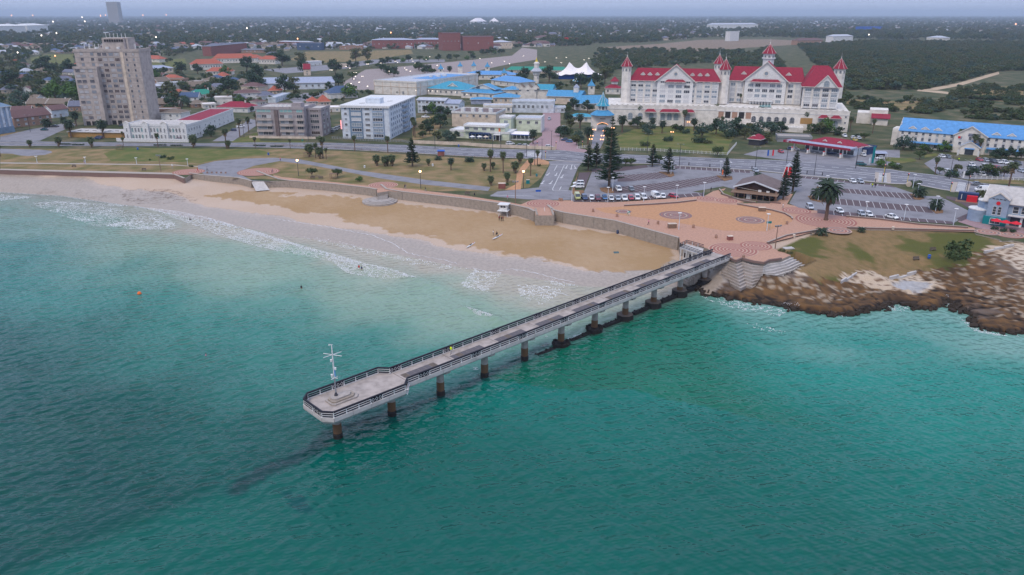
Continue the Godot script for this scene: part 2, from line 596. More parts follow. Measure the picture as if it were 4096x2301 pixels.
	for l in [[17.4,-333.6,29.8,-333.6],[23.3,-332.3,15.6,-283.9],[15.6,-283.9,15.7,-281.4],[15.7,-281.7,21.2,-281.2],[20.1,-331.9,18.1,-319.7],[19.2,-288.2,18.2,-282.5],[-8,-273.8,8.2,-271.9]]:
		var p:=pts(l)
		m2.bar(v3(p[0],G+.075),v3(p[1],G+.075),.25,.008)
	for l in [[15.6,-313.7,15.1,-312],[18.9,-313.7,18.5,-311.5],[12.7,-297.7,12.2,-295.5],[16.1,-297.7,15.5,-295.2],[21.2,-309.6,20.6,-306.6],[24.4,-330.4,23.8,-326.8],[27.7,-329.5,27.7,-326.4],[26.7,-332.3,25.8,-325]]:
		var p:=pts(l)
		var d:=(p[1]-p[0]).normalized()
		var n:=d.orthogonal()
		m2.bar(v3(p[0]-d*1.6,G+.075),v3(p[1]+d*1.2,G+.075),.3,.008)
		var tip:=p[1]+d*2.6
		m2.tri(v3(tip,G+.08),v3(p[1]+d*1.0+n*.8,G+.08),v3(p[1]+d*1.0-n*.8,G+.08))
	struct("road_markings",m2.mesh())
	for z in [[[7.3,-368.2,6,-356.2,13.3,-349.9,14.6,-364.8],8],[[155.8,-315.8,147.3,-297.9,150,-296.4,158.7,-315],8],[[178.7,-296.4,167.5,-278.4,170,-277.1,181,-294.9],9]]:
		var q:=pts(z[0])
		var zb:=mb("paint")
		for i in z[1]:
			var f: float=(i+.25)/float(z[1])
			var w: float=(i+.75)/float(z[1])
			zb.quad(v3(q[0].lerp(q[1],f),G+.065),v3(q[3].lerp(q[2],f),G+.065),v3(q[3].lerp(q[2],w),G+.065),v3(q[0].lerp(q[1],w),G+.065))
		struct("zebra_crossing_markings",zb.mesh())
	for q in [[154.6,-316.6,145.5,-297.1,146.9,-296.4,156,-315.8],[158.7,-315,149.8,-296.4,151,-294.9,160.7,-315.8],[177,-297.1,165.9,-279.1,167.2,-278.4,178.6,-296.4],[181.1,-294.2,170.3,-277.1,171.5,-277.1,182,-293.5]]:
		sheet("crossing_apron",pts(q),G+.06,"kerb")

	# car parks: asphalt lanes and brick bays with painted lines
	sheet("car_park",pts([21.1,-281.5,27.5,-280.2,34,-316.9,45.2,-323.4,60.2,-332.7,72.3,-331,101.4,-316.9,95,-323.1,120.5,-309.8,146.9,-290.2,149,-287.8,151.4,-272,158,-272,156.1,-247.9,141.3,-233,122.3,-242.8,100,-252.2,98.6,-260.8,108.9,-282,95.6,-264.3,82.6,-288.8,68.3,-279.3,72.3,-276.5,64.8,-275.3,50.9,-267,35.7,-263,22,-263.6]),G+.07,"asphalt_pale")
	sheet("car_park",pts([185.6,-336.3,204.7,-358.5,205,-342.1,234.2,-342.1,209.4,-303.4,185.6,-301.8,178.5,-311.5]),G+.06,"asphalt_pale")
	sheet("car_park",pts([110.9,-359.3,122.4,-372.4,192.2,-372.4,173.4,-333.7,148.4,-330.1,120.2,-349]),G+.06,"asphalt_pale")
	mat("car_park_brick",Color(.36,.30,.285),.9,made["grain"],30.0)
	sheet("car_park",pts([-166,-761,-177,-942,-162,-960,-93,-1080,0,-1263,20,-1564,47,-1476,37,-1152,0,-1058,-63,-849,-117,-835,-140,-796,-122,-684,-148,-684]),G+.05,"car_park_brick")
	var bay_count:=0
	var bays:=[[[28.6,-315.4,33.6,-316.9,27.8,-284.1,24.5,-286.7],0],[[34.6,-323.4,60.2,-332.7,59.6,-327.1,45.4,-317.7,34,-316.9],0],
		[[43.9,-309.2,62.4,-316.2,66.8,-313,65.2,-306.5,58.7,-302.5,45.9,-297.5,42.4,-297.5],12],[[39.2,-286.7,55.6,-293.4,86,-309.2,88.5,-302.5,84.8,-299,63.9,-284.1,45.9,-277.7,37.9,-276.5],22],
		[[22.9,-269.9,22.3,-263.3,35.7,-262.8,50.9,-266.8,71,-272.3,72.3,-276.5,69.1,-277.1,64.8,-275.3,53.3,-272.6],18],[[72.1,-330.1,102.3,-320.1,100.7,-314.6,71,-324.7],14],
		[[119.9,-309,132.8,-300.5,148.8,-290.9,148.9,-286.7,118.3,-304.7],14],[[127.9,-284.8,149.9,-275.8,146.4,-266.2,120.6,-280],13],[[115.3,-269.6,145.1,-255.5,142.6,-246.7,111.4,-261],15],[[105.3,-252.2,123.7,-243.6,142.6,-235.9,141.9,-232.3,111.6,-242,103.3,-246.9],16]]
	for b in bays:
		var p:=pts(b[0])
		sheet("parking_bays",p,G+.085,"brick_bay")
		if b[1]==0:
			continue
		# lines across the row, from one long edge to the other
		var lo:=U(INF,INF)
		var hi:=-lo
		for q in p:
			lo=lo.min(q)
			hi=hi.max(q)
		var lm:=mb("paint")
		var dir:=(p[1]-p[0]).normalized() if b[1]!=18 else U(.99,.12)
		var across:=U(-dir.y,dir.x).rotated(-.1)
		for i in range(1,b[1]):
			var at:=p[0].lerp(U(hi.x,p[0].y+(hi.x-p[0].x)*dir.y/maxf(dir.x,.2)),float(i)/b[1])
			for piece in Geometry2D.intersect_polyline_with_polygon(PackedVector2Array([at-across*40,at+across*40]),p):
				lm.bar(v3(piece[0],G+.092),v3(piece[1],G+.092),.14,.006)
		struct("bay_lines",lm.mesh())
		bay_count+=1
	# right-hand car park: painted bays in front of the blue-roofed hotel
	var rl:=mb("paint")
	for r in [[[209.4,-342.1,225.1,-332.5],9],[[196.6,-319.9,206.5,-314.8],6],[[181.6,-312.3,198.2,-306.6],8]]:
		var p:=pts(r[0])
		for i in r[1]:
			var q:=p[0].lerp(p[1],float(i)/(r[1]-1))
			rl.bar(v3(q,G+.07),v3(q+U(.4,-4.8),G+.07),.12,.006)
	struct("bay_lines",rl.mesh())
	for k in [[23.9,-281.2,27.2,-281.2,27.3,-278.4,25.7,-273.8,23,-273.8,22.5,-278.4,27.1,-309.6,28.9,-323.2],[33.9,-285.4,37.5,-286.7,39.1,-285.4,38.3,-277.1,35.7,-276.5,33.9,-280.2],[62.5,-316.9,68.8,-316.9,67.6,-309.2,65.4,-305.9],
			[85.1,-309.2,91.1,-307.7,89.8,-301.8,85.5,-298.2],[149,-275.8,151.6,-270.8,150.2,-267.7,147.6,-265.7,146.1,-266.5],[147.4,-257.8,147.6,-250.1,145.8,-246.9,142.9,-245.9,144.2,-252.2],[109.2,-271.6,112.9,-272.9,110.4,-261.9,108.1,-265.5],[118.4,-287.4,122.1,-286,120,-280.6,117.5,-282]]:
		struct("planting_island",mb("earth").prism(pts(k),G,G+.22).mesh())

	# promenade and plaza paving
	sheet("promenade",pts([-100.2,-311.2,-94.9,-306.4,-71.6,-296.8,-56.4,-289.7,-42.1,-285.5,-18.8,-273.7,-1.5,-262.7,3.1,-259.2,6.9,-265.3,22.8,-265.3,22,-263,35.6,-262.2,50.8,-266.1,71.2,-272.3,76.5,-280.2,82.7,-285.4,77.8,-275.3,83.1,-262.4,80.1,-260.8,91.7,-260.8,102.7,-276.7,105.1,-275.4,97.4,-259.6,111.5,-242.3,125.6,-235.4,145.8,-228.4,143,-223.5,105.7,-227.9,106.5,-227.4,95.4,-225.2,74.7,-211,74.8,-211,74.9,-206.2,76.4,-203.2,77.9,-199.8,73.9,-196,70.1,-194.4,67.9,-192.2,63.1,-196.1,60.7,-193.8,59.7,-197.6,57,-204.1,55.3,-207.5,49.5,-211,50.3,-217,33.7,-236.6,17.5,-247.4,14.5,-250,13.8,-243.7,7.8,-243.7,7.8,-249.7,.6,-258,-18.5,-268.6,-41.1,-278.5,-46.9,-280.5,-50.7,-277.5,-52.1,-283.5,-70.8,-292.9,-89.5,-299.1,-98,-306.9]),G+.05,"paving")
	sheet("promenade",pts([-222.9,-324.5,-144,-315.3,-141.8,-312.4,-221.6,-322.4]),G+.05,"kerb")
	sheet("promenade",pts([-232.3,-339.2,-150.8,-333.9,-142.1,-330.3,-139,-330.3,-138.3,-328.4,-150,-331.9,-230.5,-336.4]),G+.05,"kerb")
	sheet("promenade",pts([-139.7,-331.9,-135.7,-342.3,-124.6,-348.8,-108.9,-350.9,-110.9,-350.3,-99.2,-347.3,-67,-321.1,-34.7,-300.7,-8.4,-287.6,-9.1,-280.5,-36.2,-292.9,-54.2,-304.1,-90.1,-333.1,-106.4,-342.3,-114.5,-331.1,-116.9,-315.6,-105.5,-300.2,-93.4,-297.5,-100.7,-298.4,-105,-298.6,-112.4,-305.2,-128.3,-310.4,-135.7,-321.9]),G+.045,"asphalt_pale")
	sheet("footpath",pts([2,-312.9,4.1,-328.6,7.3,-345.8,12.6,-349.9,17.3,-339.9,16.3,-334.1,7.7,-332.3,5,-316.2,4.1,-300,3.3,-282.5,-2.8,-282.5,1.5,-292.5]),G+.055,"paving_tan")
	sheet("skate_circle",pts([-258.1,-376.3,-242.8,-374,-233.4,-372.8,-226.7,-369.3,-223.5,-364.8,-223.3,-358.3,-229.4,-355.1,-235.2,-357.2,-240.9,-361.5,-249.3,-362.6]),G+.05,"asphalt_pale")
	sheet("plaza",pts([28.4,-253.8,42.7,-257,56.1,-259.1,66.5,-263.6,80.1,-257.5,80.5,-258.2,89.8,-250.7,92.3,-240.3,91.1,-236.3,87.5,-232.5,78.7,-224.3,65.7,-225.2,59.5,-229.7,53.5,-234.3,42.7,-240.8,31.3,-247.6]),G+.065,"paving_tan")
	sheet("service_yard",pts([160.6,-272,168.7,-265.9,158.4,-246.9,145.7,-235.9,146.3,-239.8,153.3,-245.9,158,-252.2,159.9,-261.2,158.6,-268.3]),G+.08,"brick_bay")
	sheet("cafe_terrace",pts([144.6,-235.9,153.1,-242.8,164.3,-233,156.8,-221.3,146.3,-228.4]),G+.075,"brick_pink")
	# low curved walls that step the plaza down from the parking
	for w in [[39.3,-256.6,49.5,-258.6,59.1,-261.3,66.5,-264.7],[79.6,-259,84.3,-254.5,89.1,-250.1,91.9,-245.4,92.3,-240.3,91.8,-238.3],[74.8,-211,83.2,-218.8,95.4,-225.1],[110.8,-241.8,120.2,-238.3,129.7,-232.1,143.4,-227.9],[105.2,-227.6,130.3,-225.4,143.1,-224.2],[79.4,-282.6,78.7,-274.1,82,-265.5,86.7,-260.8]]:
		var p:=walk(pts(w),3.0)
		var o:=mb("stone_red")
		for i in p.size()-1:
			o.bar(v3(p[i],G+.25),v3(p[i+1],G+.25),.35,.55)
		o.use(M["kerb"])
		for i in p.size()-1:
			o.bar(v3(p[i],G+.555),v3(p[i+1],G+.555),.45,.06)
		struct("low_wall",o.mesh())
	# circles of paving bricks
	for r in [[gp(63.2,-204.9),7.0,"r"],[gp(70.9,-208.8),4.4,"r"],[gp(77.9,-237.8),4.5,"g"],[gp(54.8,-244.2),5.3,"g"],[gp(38,-249),2.6,"g"],[gp(11,-260.3),6.2,"r"],[gp(97.4,-250.1),4.6,"r"],[gp(102.4,-237.3),9.3,"r"],
			[gp(101.5,-225.2),4.0,"c"],[gp(71.1,-268.1),4.1,"r"],[gp(77.4,-264.7),4.2,"r"],[gp(-50.7,-291.2),5.8,"r"],[gp(-137.9,-317.3),6.4,"r"],[gp(-108.1,-317.3),8.6,"r"],[gp(146.8,-223.5),3.8,"c"],[gp(152.1,-220.9),4.4,"c"]]:
		paved_circle(r[0],r[1],r[2])


var circles:=0


func paved_circle(at: Vector3,radius: float,look: String):
	var root:=Node3D.new()
	root.name=numbered("paved_circle")
	circles+=1
	root.position=V(at.x,G+.075+.008*(circles % 4),at.z)
	add_child(root)
	root.set_meta("kind","structure")
	var n:=clampi(roundi(radius*2.0),5,17)
	for i in n:
		# broad red courses between narrow cream ones
		var r0:=radius*(i+.22*(i % 2))/n
		var r1:=radius*(i+1+.22*((i+1) % 2))/n
		var o:=mb("ring_cream" if i % 2 else ("ring_grey" if look=="g" else "ring_red"))
		if look=="g" and i % 4==1:
			o=mb("ring_red")
		if look=="c" and i % 4==2:
			o=mb("ring_grey")
		o.lathe(Vector3.ZERO,[[r0,.0],[r1,.0]],40)
		part(root,"ring",o.mesh())


func base_height(x: float)->float:
	var xs:=[-420.0,-150.0,-112.0,-66.0,-20.0,30.0,56.0,62.0,300.0]
	var hs:=[5.3,5.2,4.1,3.9,3.5,3.0,2.9,6.3,6.3]
	for i in xs.size()-1:
		if x<xs[i+1]:
			return lerpf(hs[i],hs[i+1],clampf((x-xs[i])/(xs[i+1]-xs[i]),0,1))
	return 6.3


# signed distance to the waterline (land positive), distance to the town's edge and the height there, on a coarse grid
func survey():
	var w:=wide(shore,-318,-165)
	var c:=wide(coast,-335,-232)
	var land:=closed(w,-3000)
	var step:=2.0
	var x0:=-340.0
	var z0:=-352.0
	var nx:=301
	var nz:=151
	var d:=PackedVector3Array()
	d.resize(nx*nz)
	for j in nz:
		for i in nx:
			var p:=U(x0+i*step,z0+j*step)
			var a:=1e9
			for k in w.size()-1:
				a=minf(a,p.distance_squared_to(Geometry2D.get_closest_point_to_segment(p,w[k],w[k+1])))
			var s:=sqrt(a)
			if not Geometry2D.is_point_in_polygon(p,land):
				s=-s
			var b:=1e9
			var q:=p
			if s>-8:
				for k in c.size()-1:
					var e:=Geometry2D.get_closest_point_to_segment(p,c[k],c[k+1])
					var l:=p.distance_squared_to(e)
					if l<b:
						b=l
						q=e
			d[j*nx+i]=V(s,sqrt(b),base_height(q.x))
	field={"d": d,"x0": x0,"z0": z0,"step": step,"nx": nx,"nz": nz,"town": closed(c,-3000)}


func survey_at(x: float,z: float)->Vector3:
	var fx:=clampf((x-field.x0)/field.step,0,field.nx-1.001)
	var fz:=clampf((z-field.z0)/field.step,0,field.nz-1.001)
	var i:=int(fx)
	var j:=int(fz)
	var d: PackedVector3Array=field.d
	var k: int=j*field.nx+i
	return d[k].lerp(d[k+1],fx-i).lerp(d[k+field.nx].lerp(d[k+field.nx+1],fx-i),fz-j)


var rock_noise:=noise(21,.09,5,FastNoiseLite.TYPE_SIMPLEX)
var rock_fine:=noise(22,.35,4,FastNoiseLite.TYPE_SIMPLEX)
var sand_noise:=noise(23,.035,4)
var edge_noise:=noise(24,.18,3)


# how rocky the shore is: none on the beach, all right of the pier
func rocky(x: float,z: float)->float:
	return smoothstep(-101.0,-95.0,x*.688+z*.726)*smoothstep(38.0,52.0,x)


func shore_height(x: float,z: float)->float:
	var s:=survey_at(x,z)
	var t:=s.x/maxf(s.x+s.y,.01)
	if s.x<=0:
		var lo:=s.x*.07
		return lerpf(lo,s.x*.6,rocky(x,z))
	var h:=s.z*pow(t,.85)+.10*sand_noise.get_noise_2d(x*2,z*2)*t
	var r:=rocky(x,z)
	if r>0 and Geometry2D.is_point_in_polygon(U(x,z),terraces):
		return 1.0
	if r>0:
		# strata that run along the shore, cut back at the water
		var n:=rock_noise.get_noise_2d(x*.55+z*.2,z*2.1-x*.5)
		var e:=rock_fine.get_noise_2d(x*.6,z*1.7)
		var lift:=1.3*smoothstep(.0,1.0,s.x)+.7*n+.55*e+maxf(0,t-.25)*s.z*1.0
		lift=maxf(lift,-.2)
		var smooth_bank:=s.z*smoothstep(.0,1.0,t*.9+.1)+.12*e
		var green:=smoothstep(.42,.6,t)
		h=lerpf(h,lerpf(lift,smooth_bank,green),r)
	return h


func lay_coast():
	survey()
	var step:=.8
	var x0:=-338.0
	var z0:=-350.0
	var nx:=745
	var nz:=270
	var at:=PackedInt32Array()
	at.resize(nx*nz)
	at.fill(-1)
	var town: PackedVector2Array=field.town
	var v:=PackedVector3Array()
	var col:=PackedColorArray()
	var zone:=PackedInt32Array()
	for j in nz:
		for i in nx:
			var x:=x0+i*step
			var z:=z0+j*step
			var s:=survey_at(x,z)
			if s.x<-3.5:
				continue
			var p:=U(x,z)
			if s.y>1.6 and Geometry2D.is_point_in_polygon(p,town):
				continue
			at[j*nx+i]=v.size()
			var h:=shore_height(x,z)
			if Geometry2D.is_point_in_polygon(p,town):
				h=minf(h,G-.3)
			v.append(V(x,h,z))
			var r:=rocky(x,z)
			var jig:=U(edge_noise.get_noise_2d(x,z),edge_noise.get_noise_2d(x+99,z-40))*2.6
			var n1:=sand_noise.get_noise_2d(x,z)
			var n2:=edge_noise.get_noise_2d(x*2.3,z*2.3)
			var c: Color
			var k:=0
			if r<.5:
				var wetness:=1.0-smoothstep(9.0,17.0,s.x+5.0*n1)
				c=Color(.565,.425,.32).lerp(Color(.60,.47,.375),.5+n1)
				if Geometry2D.is_point_in_polygon(p+jig,trampled):
					c=Color(.445,.295,.16).lerp(Color(.52,.365,.225),clampf(.35+.9*n1+.5*n2,0,1))
					k=1
				elif wetness>.5:
					k=2
					c=c.lerp(Color(.40,.33,.27),wetness)
			else:
				k=3
				var e:=rock_fine.get_noise_2d(x*.9,z*2.4)
				var n:=rock_noise.get_noise_2d(x*.55+z*.2,z*2.1-x*.5)
				c=Color(.10,.062,.036).lerp(Color(.225,.12,.05),clampf(.5+1.6*n2,0,1))
				if n1>.1:
					c=c.lerp(Color(.20,.16,.14),clampf(n1*2+e,0,.7))
				if e>.33 and s.x>5:
					c=Color(.45,.36,.27)
				if h<1.0+.7*n2:
					c=Color(.028,.022,.018)      # weed and mussels in the splash zone
				if Geometry2D.is_point_in_polygon(p+jig*1.3,bank) and s.x>10:
					k=4
					c=Color(.20,.155,.07).lerp(Color(.30,.20,.105),clampf(.5+n1*1.5+n2,0,1))
					if n1<-.12:
						c=c.lerp(Color(.115,.125,.04),clampf(-n1*4,0,.9))
				elif Geometry2D.is_point_in_polygon(p+jig*.6,pool):
					k=2
					c=Color(.42,.40,.39)
				elif Geometry2D.is_point_in_polygon(p+jig,pale_sand) or Geometry2D.is_point_in_polygon(p+jig*.5,beach_right):
					k=0
					c=Color(.56,.43,.31).lerp(Color(.62,.52,.41),.5+n1)
					if e>.28:
						c=Color(.17,.10,.06)
			col.append(c)
			zone.append(k)
	var normal:=PackedVector3Array()
	normal.resize(v.size())
	var sets:=[PackedInt32Array(),PackedInt32Array(),PackedInt32Array(),PackedInt32Array(),PackedInt32Array()]
	for j in nz-1:
		for i in nx-1:
			var a:=at[j*nx+i]
			var b:=at[j*nx+i+1]
			var c:=at[(j+1)*nx+i+1]
			var d:=at[(j+1)*nx+i]
			if a<0 or b<0 or c<0 or d<0:
				continue
			var nn:=(v[d]-v[a]).cross(v[b]-v[a])
			for q in [a,b,c,d]:
				normal[q]+=nn
			sets[zone[a]].append_array(PackedInt32Array([a,b,c,a,c,d]))
	for i in normal.size():
		normal[i]=normal[i].normalized() if normal[i].length()>0 else Vector3.UP
	var dents:=tones(512,noise(31,.05,4),[Color(.1,.1,.1),Color(.5,.5,.5),Color(.9,.9,.9)])
	var looks:=["sand_dry","sand_trampled","sand_wet","rock","bank_grass"]
	var rough:=[.95,1.0,.33,.85,1.0]
	for k in 5:
		var m:=mat(looks[k],Color.WHITE,rough[k],made["grain"],[5.0,2.5,22.0,2.5,5.0][k],[.2,.15,.45,.3,.1][k])
		m.vertex_color_use_as_albedo=true
		if k!=2:
			relief(looks[k],dents,[3.0,9.0,.0,16.0,8.0][k])
	# the beach and the rocks, each one piece of terrain
	for group in [["beach",[0,1,2]],["rock_shelf",[3]],["grass_bank",[4]]]:
		var mesh:=ArrayMesh.new()
		for k in group[1]:
			if sets[k].size()==0:
				continue
			var arr:=[]
			arr.resize(Mesh.ARRAY_MAX)
			arr[Mesh.ARRAY_VERTEX]=v
			arr[Mesh.ARRAY_NORMAL]=normal
			arr[Mesh.ARRAY_COLOR]=col
			arr[Mesh.ARRAY_INDEX]=sets[k]
			mesh.add_surface_from_arrays(Mesh.PRIMITIVE_TRIANGLES,arr)
			mesh.surface_set_material(mesh.get_surface_count()-1,M[looks[k]])
		struct(group[0],mesh)
	# what holds up the edge of the level ground, and the ramp down to the sand
	var edge:=wide(coast,-335,-232)
	var hold:=mb("wall_stone")
	for i in edge.size()-1:
		hold.quad(v3(edge[i],G+.02),v3(edge[i+1],G+.02),v3(edge[i+1],1.0),v3(edge[i],1.0))
	struct("retaining_wall",hold.mesh())
	var rp:=pts([-105.3,-298.8,-100.2,-298.6,-96.7,-294.6,-101.6,-292.5])
	var rm:=mb("cement")
	rm.quad(v3(rp[0],G+.03),v3(rp[1],G+.03),v3(rp[2],3.9),v3(rp[3],3.9))
	struct("beach_ramp",rm.mesh())
	# loose boulders along the rock edge
	var b:=mb("rock_dark") if M.has("rock_dark") else MB.new().use(mat("rock_dark",Color(.05,.036,.026),.9,made["grain"],2.0))
	for i in 420:
		var p:=shore[12+i % (shore.size()-13)].lerp(shore[13+i % (shore.size()-13)],rng.randf())+U(rng.randfn()*1.0,-.5+rng.randfn()*.8)
		var s:=rng.randf_range(.35,1.1)
		var bb:=Basis.from_euler(V(rng.randf()*.5,rng.randf()*TAU,rng.randf()*.5))
		b.obox(V(p.x,.1+rng.randf()*.5,p.y),bb,V(s*1.6,s*.7,s))
	struct("boulders",b.mesh(),"stuff")
	# seaweed washed up on the sand
	var weed:=Color(.10,.035,.025)
	mat("weed",weed,.8,made["grain"],1.5)
	mat("weed_dark",Color(.06,.035,.02),.8,made["grain"],1.5)
	struct("seaweed",flecks(pts([-159.3,-298.8,-152.2,-300.9,-139.9,-298.8,-129,-291.8,-121.6,-285,-125.5,-283.1,-135.6,-281.8,-146.3,-285,-153.2,-289.7]),.4,"weed",-.12,.35,.05),"stuff")
	struct("seaweed",flecks(pts([-218.2,-315.3,-205.7,-311.4,-188.8,-305.3,-178.1,-303.8,-159.6,-299.5,-157.5,-295.2,-165.8,-289.7,-179.5,-291.8,-191.8,-296.6,-213.8,-308.3]),.4,"weed_dark",-.42,.22,.04),"stuff")


# small raised scraps of matter where the veined noise runs, denser towards the middle of the outline
func flecks(outline: PackedVector2Array,step: float,m: String,bias: float,stretch: float,thick: float,level=null)->ArrayMesh:
	var o:=mb(m)
	var lo:=U(INF,INF)
	var hi:=-lo
	for q in outline:
		lo=lo.min(q)
		hi=hi.max(q)
	var f:=noise(41,.34,3,FastNoiseLite.TYPE_SIMPLEX)
	var g:=noise(42,.06,2)
	var z:=lo.y
	while z<hi.y:
		var x:=lo.x
		while x<hi.x:
			var p:=U(x+rng.randf()*step,z+rng.randf()*step)
			x+=step
			if not Geometry2D.is_point_in_polygon(p,outline):
				continue
			var lace:=absf(f.get_noise_2d(p.x*stretch,p.y))
			if lace*2.4>.55+bias+.7*g.get_noise_2d(p.x,p.y):
				continue
			var y: float=(level.call(p.x,p.y) if level!=null else shore_height(p.x,p.y))+.01
			var s:=step*rng.randf_range(.5,.95)
			var a:=rng.randf()*1.2
			var u:=V(cos(a),0,sin(a))*s
			var w:=V(-sin(a),0,cos(a))*s*rng.randf_range(.5,.9)
			var c:=V(p.x,y,p.y)
			var up:=V(0,thick*rng.randf_range(.5,1.5),0)
			o.quad(c-u*.7-w*.4,c+up*1.0+w*.6-u*.1,c+u*.7+w*.2,c+up-w*.7)
		z+=step
	return o.mesh()


# ---------------------------------------------------------------- sea
var waves:=[]
var sea_patch:=noise(51,.022,4)
var sea_streak:=noise(52,.05,3)


func make_waves():
	var r:=RandomNumberGenerator.new()
	r.seed=9
	for i in 13:
		var length:=lerpf(2.6,19.0,pow(i/12.0,1.6))
		var dir:=deg_to_rad(-112+r.randf_range(-38,38))      # running in towards the beach
		var k:=TAU/length
		waves.append([cos(dir)*k,sin(dir)*k,.011*length*r.randf_range(.7,1.15)*.42,r.randf()*TAU])


# height and slopes of the water
func swell(x: float,z: float)->Vector3:
	var o:=Vector3.ZERO
	for w in waves:
		var a: float=w[0]*x+w[1]*z+w[3]
		var c: float=cos(a)*w[2]
		o.x+=sin(a)*w[2]
		o.y+=c*w[0]
		o.z+=c*w[1]
	return o


func sea_level(x: float,z: float)->float:
	var s:=survey_at(x,z)
	return .1+swell(x,z).x*smoothstep(.0,30.0,-s.x)+breaker(x,z)


var front:=pts([-145.8,-280.3,-125.7,-272.4,-110.4,-263.2,-87.2,-244.8,-66.6,-227.8,-56,-219.9,-43.2,-210.2,-32.7,-202.6,-22.1,-193.3])
var small_front:=pts([-11.6,-175.3,-8.2,-172.9,-4.7,-169.3,-2.5,-166.3])


# the rolling white-water and the little wave by the pier stand up from the sea
func breaker(x: float,z: float)->float:
	var h:=.0
	for f in [[front,.65,3.2],[small_front,.7,1.6]]:
		var p:=U(x,z)
		var b:=1e9
		var line: PackedVector2Array=f[0]
		for k in line.size()-1:
			b=minf(b,p.distance_squared_to(Geometry2D.get_closest_point_to_segment(p,line[k],line[k+1])))
			if b<.04:
				break
		if b<100:
			h+=f[1]*exp(-b/(f[2]*f[2]))
	return h


# opaque water tinted by depth: sandy shallows, clear deep water, weed and the sunken pipe
func sea_colour(x: float,z: float,s: float)->Color:
	var d:=-s
	var n:=sea_patch.get_noise_2d(x,z)
	var n2:=sea_streak.get_noise_2d(x*.6+z*.5,z*1.2-x*.4)
	var side:=smoothstep(-106.0,-101.0,x*.688+z*.726)       # right of the pier
	var sand:=Color(.36,.33,.26)
	var milk:=Color(.20,.30,.225)
	var teal:=Color(.03,.175,.14)
	var deep:=Color(.0,.058,.048)
	var a:=d+16.0*n+5.0*n2
	var c:=sand.lerp(milk,smoothstep(.0,26.0,a)).lerp(teal,smoothstep(26.0,66.0,a)).lerp(deep,smoothstep(55.0,112.0,a))
	# beside the rocks the bottom falls away at once and the water is clear green
	var q:=Color(.15,.30,.255).lerp(Color(.006,.185,.145),smoothstep(2.0,26.0,a*.8+3)).lerp(Color(.0,.088,.068),smoothstep(24.0,95.0,a))
	if x<62 and d<60:
		q=q.lerp(Color(.0,.105,.055),.75*(1-smoothstep(38.0,62.0,x)))
	c=c.lerp(q,side)
	# blue-grey sky reflection painted into the colour towards the far left
	c=c.lerp(Color(.04,.14,.14),.45*smoothstep(-70.0,-190.0,x)*(1-side))
	return c.lerp(c*1.25,clampf(n2,0,1)*.5)


